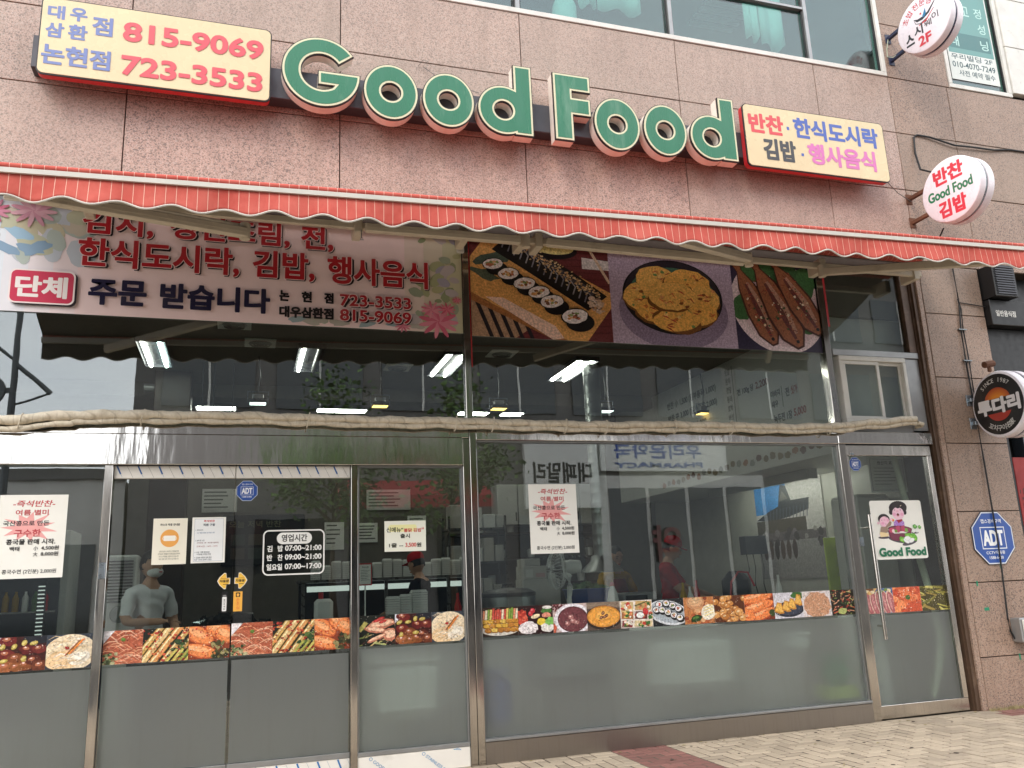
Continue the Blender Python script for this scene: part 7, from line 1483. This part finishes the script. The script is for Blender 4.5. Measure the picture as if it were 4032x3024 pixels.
far_sign('white pharmacy sign across the street with blue lettering', 11.0, 15.6, 4.75, 5.75, [('우리온약국', .2, .4, .9, .9, '2a50a0'), ('PHARMACY', .2, .1, .9, .28, '3a5aa0')])
far_sign('pale restaurant sign across the street with black lettering', 8.4, 10.9, 3.6, 5.8, [('대패말리', .1, .35, .9, .65, '1c1a1a')])
a = Art(FS, .08); a.text('약', -13.6, 1.8, -12.6, 3.0, '6a3438', bold=.012); yk = a.build('pharmacy_lettering', None, 'ink', (13.1, -17.8, 1.8)); tag(yk, 'red pharmacy lettering on the window across the street', 'lettering')
fa = thing('far_awning', 'red shop awning across the street', 'awning', (4, -17.5, 3.7)); MB().add([(2.6, -18, 4.5), (7.0, -18, 4.5), (7.0, -16.6, 3.9), (2.6, -16.6, 3.9), (2.6, -18, 4.46), (7.0, -18, 4.46), (7.0, -16.6, 3.86), (2.6, -16.6, 3.86)], [(0, 1, 2, 3), (7, 6, 5, 4), (2, 3, 7, 6), (0, 3, 7, 4), (1, 2, 6, 5), (0, 1, 5, 4)]).build('canopy', 'awning_far', fa); MB().box(2.6, -16.6, 3.55, 7.0, -16.585, 3.86).build('valance', 'awning_far', fa)
lb2_ = thing('low_shop_building', 'low pale shop building across the street left of the brown block', 'building', (-9, -19, 0)); MB().box(-22, -27, .02, -3.1, -19, 4.65).build('wall', 'facade_white', lb2_); MB().box(-22, -19.2, 4.65, -3.1, -18.9, 4.95).build('parapet', 'facade_far', lb2_)
for i in range(5): MB().box(-20 + i * 3.4, -19, .3, -17.4 + i * 3.4, -18.95, 2.9).build('shop_window', 'window_far', lb2_)
MB().box(-17, -19, 3.2, -5, -18.9, 4.0).build('sign_band', 'dark_bar', lb2_)
# street trees behind the camera
def tree(label, x, y, h, r, seed):
    t = thing('street_tree', label, 'tree', (x, y, 0), 'street trees along the kerb'); rt = random.Random(seed); m = MB()
    m.tube([(x, y, -.05), (x + .03, y, .8), (x - .02, y + .03, 1.6), (x + .02, y, h * .6)], [.10, .085, .075, .05], 10)
    lv = {'leaf_dark': MB(), 'leaf_light': MB()}; tips = []
    for k in range(9):
        an = 2 * math.pi * k / 9 + rt.uniform(-.3, .3); z0 = h * rt.uniform(.38, .6); L_ = r * rt.uniform(.6, 1.0); p1 = Vector((x + L_ * .6 * math.cos(an), y + L_ * .6 * math.sin(an), z0 + L_ * .4)); p2 = Vector((x + L_ * math.cos(an), y + L_ * math.sin(an), z0 + L_ * rt.uniform(.3, 1.0)))
        m.tube([(x, y, z0), p1, p2], [.04, .025, .01], 6); tips += [p1, p2, (p1 + p2) / 2, Vector((x + rt.uniform(-.4, .4), y + rt.uniform(-.4, .4), h * rt.uniform(.65, 1)))]
    m.build('trunk', 'bark', t, smooth=True)
    for p in tips:
        for q in range(70):
            c = p + Vector((rt.gauss(0, .26), rt.gauss(0, .26), rt.gauss(0, .22))); u = Vector((rt.gauss(0, 1), rt.gauss(0, 1), rt.gauss(0, .5))).normalized() * rt.uniform(.05, .10); v_ = u.cross(Vector((rt.gauss(0, 1), rt.gauss(0, 1), rt.gauss(0, 1)))).normalized() * u.length * .55
            lv['leaf_light' if rt.random() < .45 else 'leaf_dark'].add([c - u, c + v_, c + u, c - v_], [(0, 1, 2, 3)])
    for mt, mbx in lv.items(): o = mbx.build('crown', mt, t); tag(o, kind='stuff')
tree('leafy street tree opposite the sliding doors', 1.9, -11.6, 6.2, 1.45, 1); tree('leafy street tree opposite the steel post', 4.6, -11.9, 6.4, 1.5, 2)
sl = thing('street_lamp', 'grey street lamp with a curved brace and round plate across from the banner', 'street lamp', (-3.9, -9.5, 0)); MB().cyl((-3.9, -9.5, -.1), (-3.9, -9.5, 6.6), .075, .055, n=14).build('pole', 'lamp_metal', sl, smooth=True); MB().sphere((-3.9, -9.5, 6.66), .075, 12, 8).build('finial', 'lamp_metal', sl, smooth=True)
MB().tube([(-3.9, -9.5, 5.55), (-3.6, -9.5, 5.30), (-3.30, -9.5, 5.02)], [.045, .045, .05], 10).build('brace', 'lamp_metal', sl, smooth=True); MB().tube([(-3.9, -9.5, 4.8), (-3.6, -9.5, 4.9), (-3.32, -9.5, 5.02)], .02, 8).build('stay', 'lamp_metal', sl, smooth=True)
MB().cyl((-4.3, -9.54, 5.05), (-4.3, -9.46, 5.05), .28, n=28).build('round_plate', 'lamp_metal', sl); MB().tube([(-3.9, -9.5, 5.6), (-4.2, -9.5, 5.85), (-4.6, -9.5, 6.0)], .03, 8).build('arm', 'lamp_metal', sl); MB().box(-4.02, -9.51, 5.0, -3.9, -9.49, 5.1).build('plate_bracket', 'lamp_metal', sl)
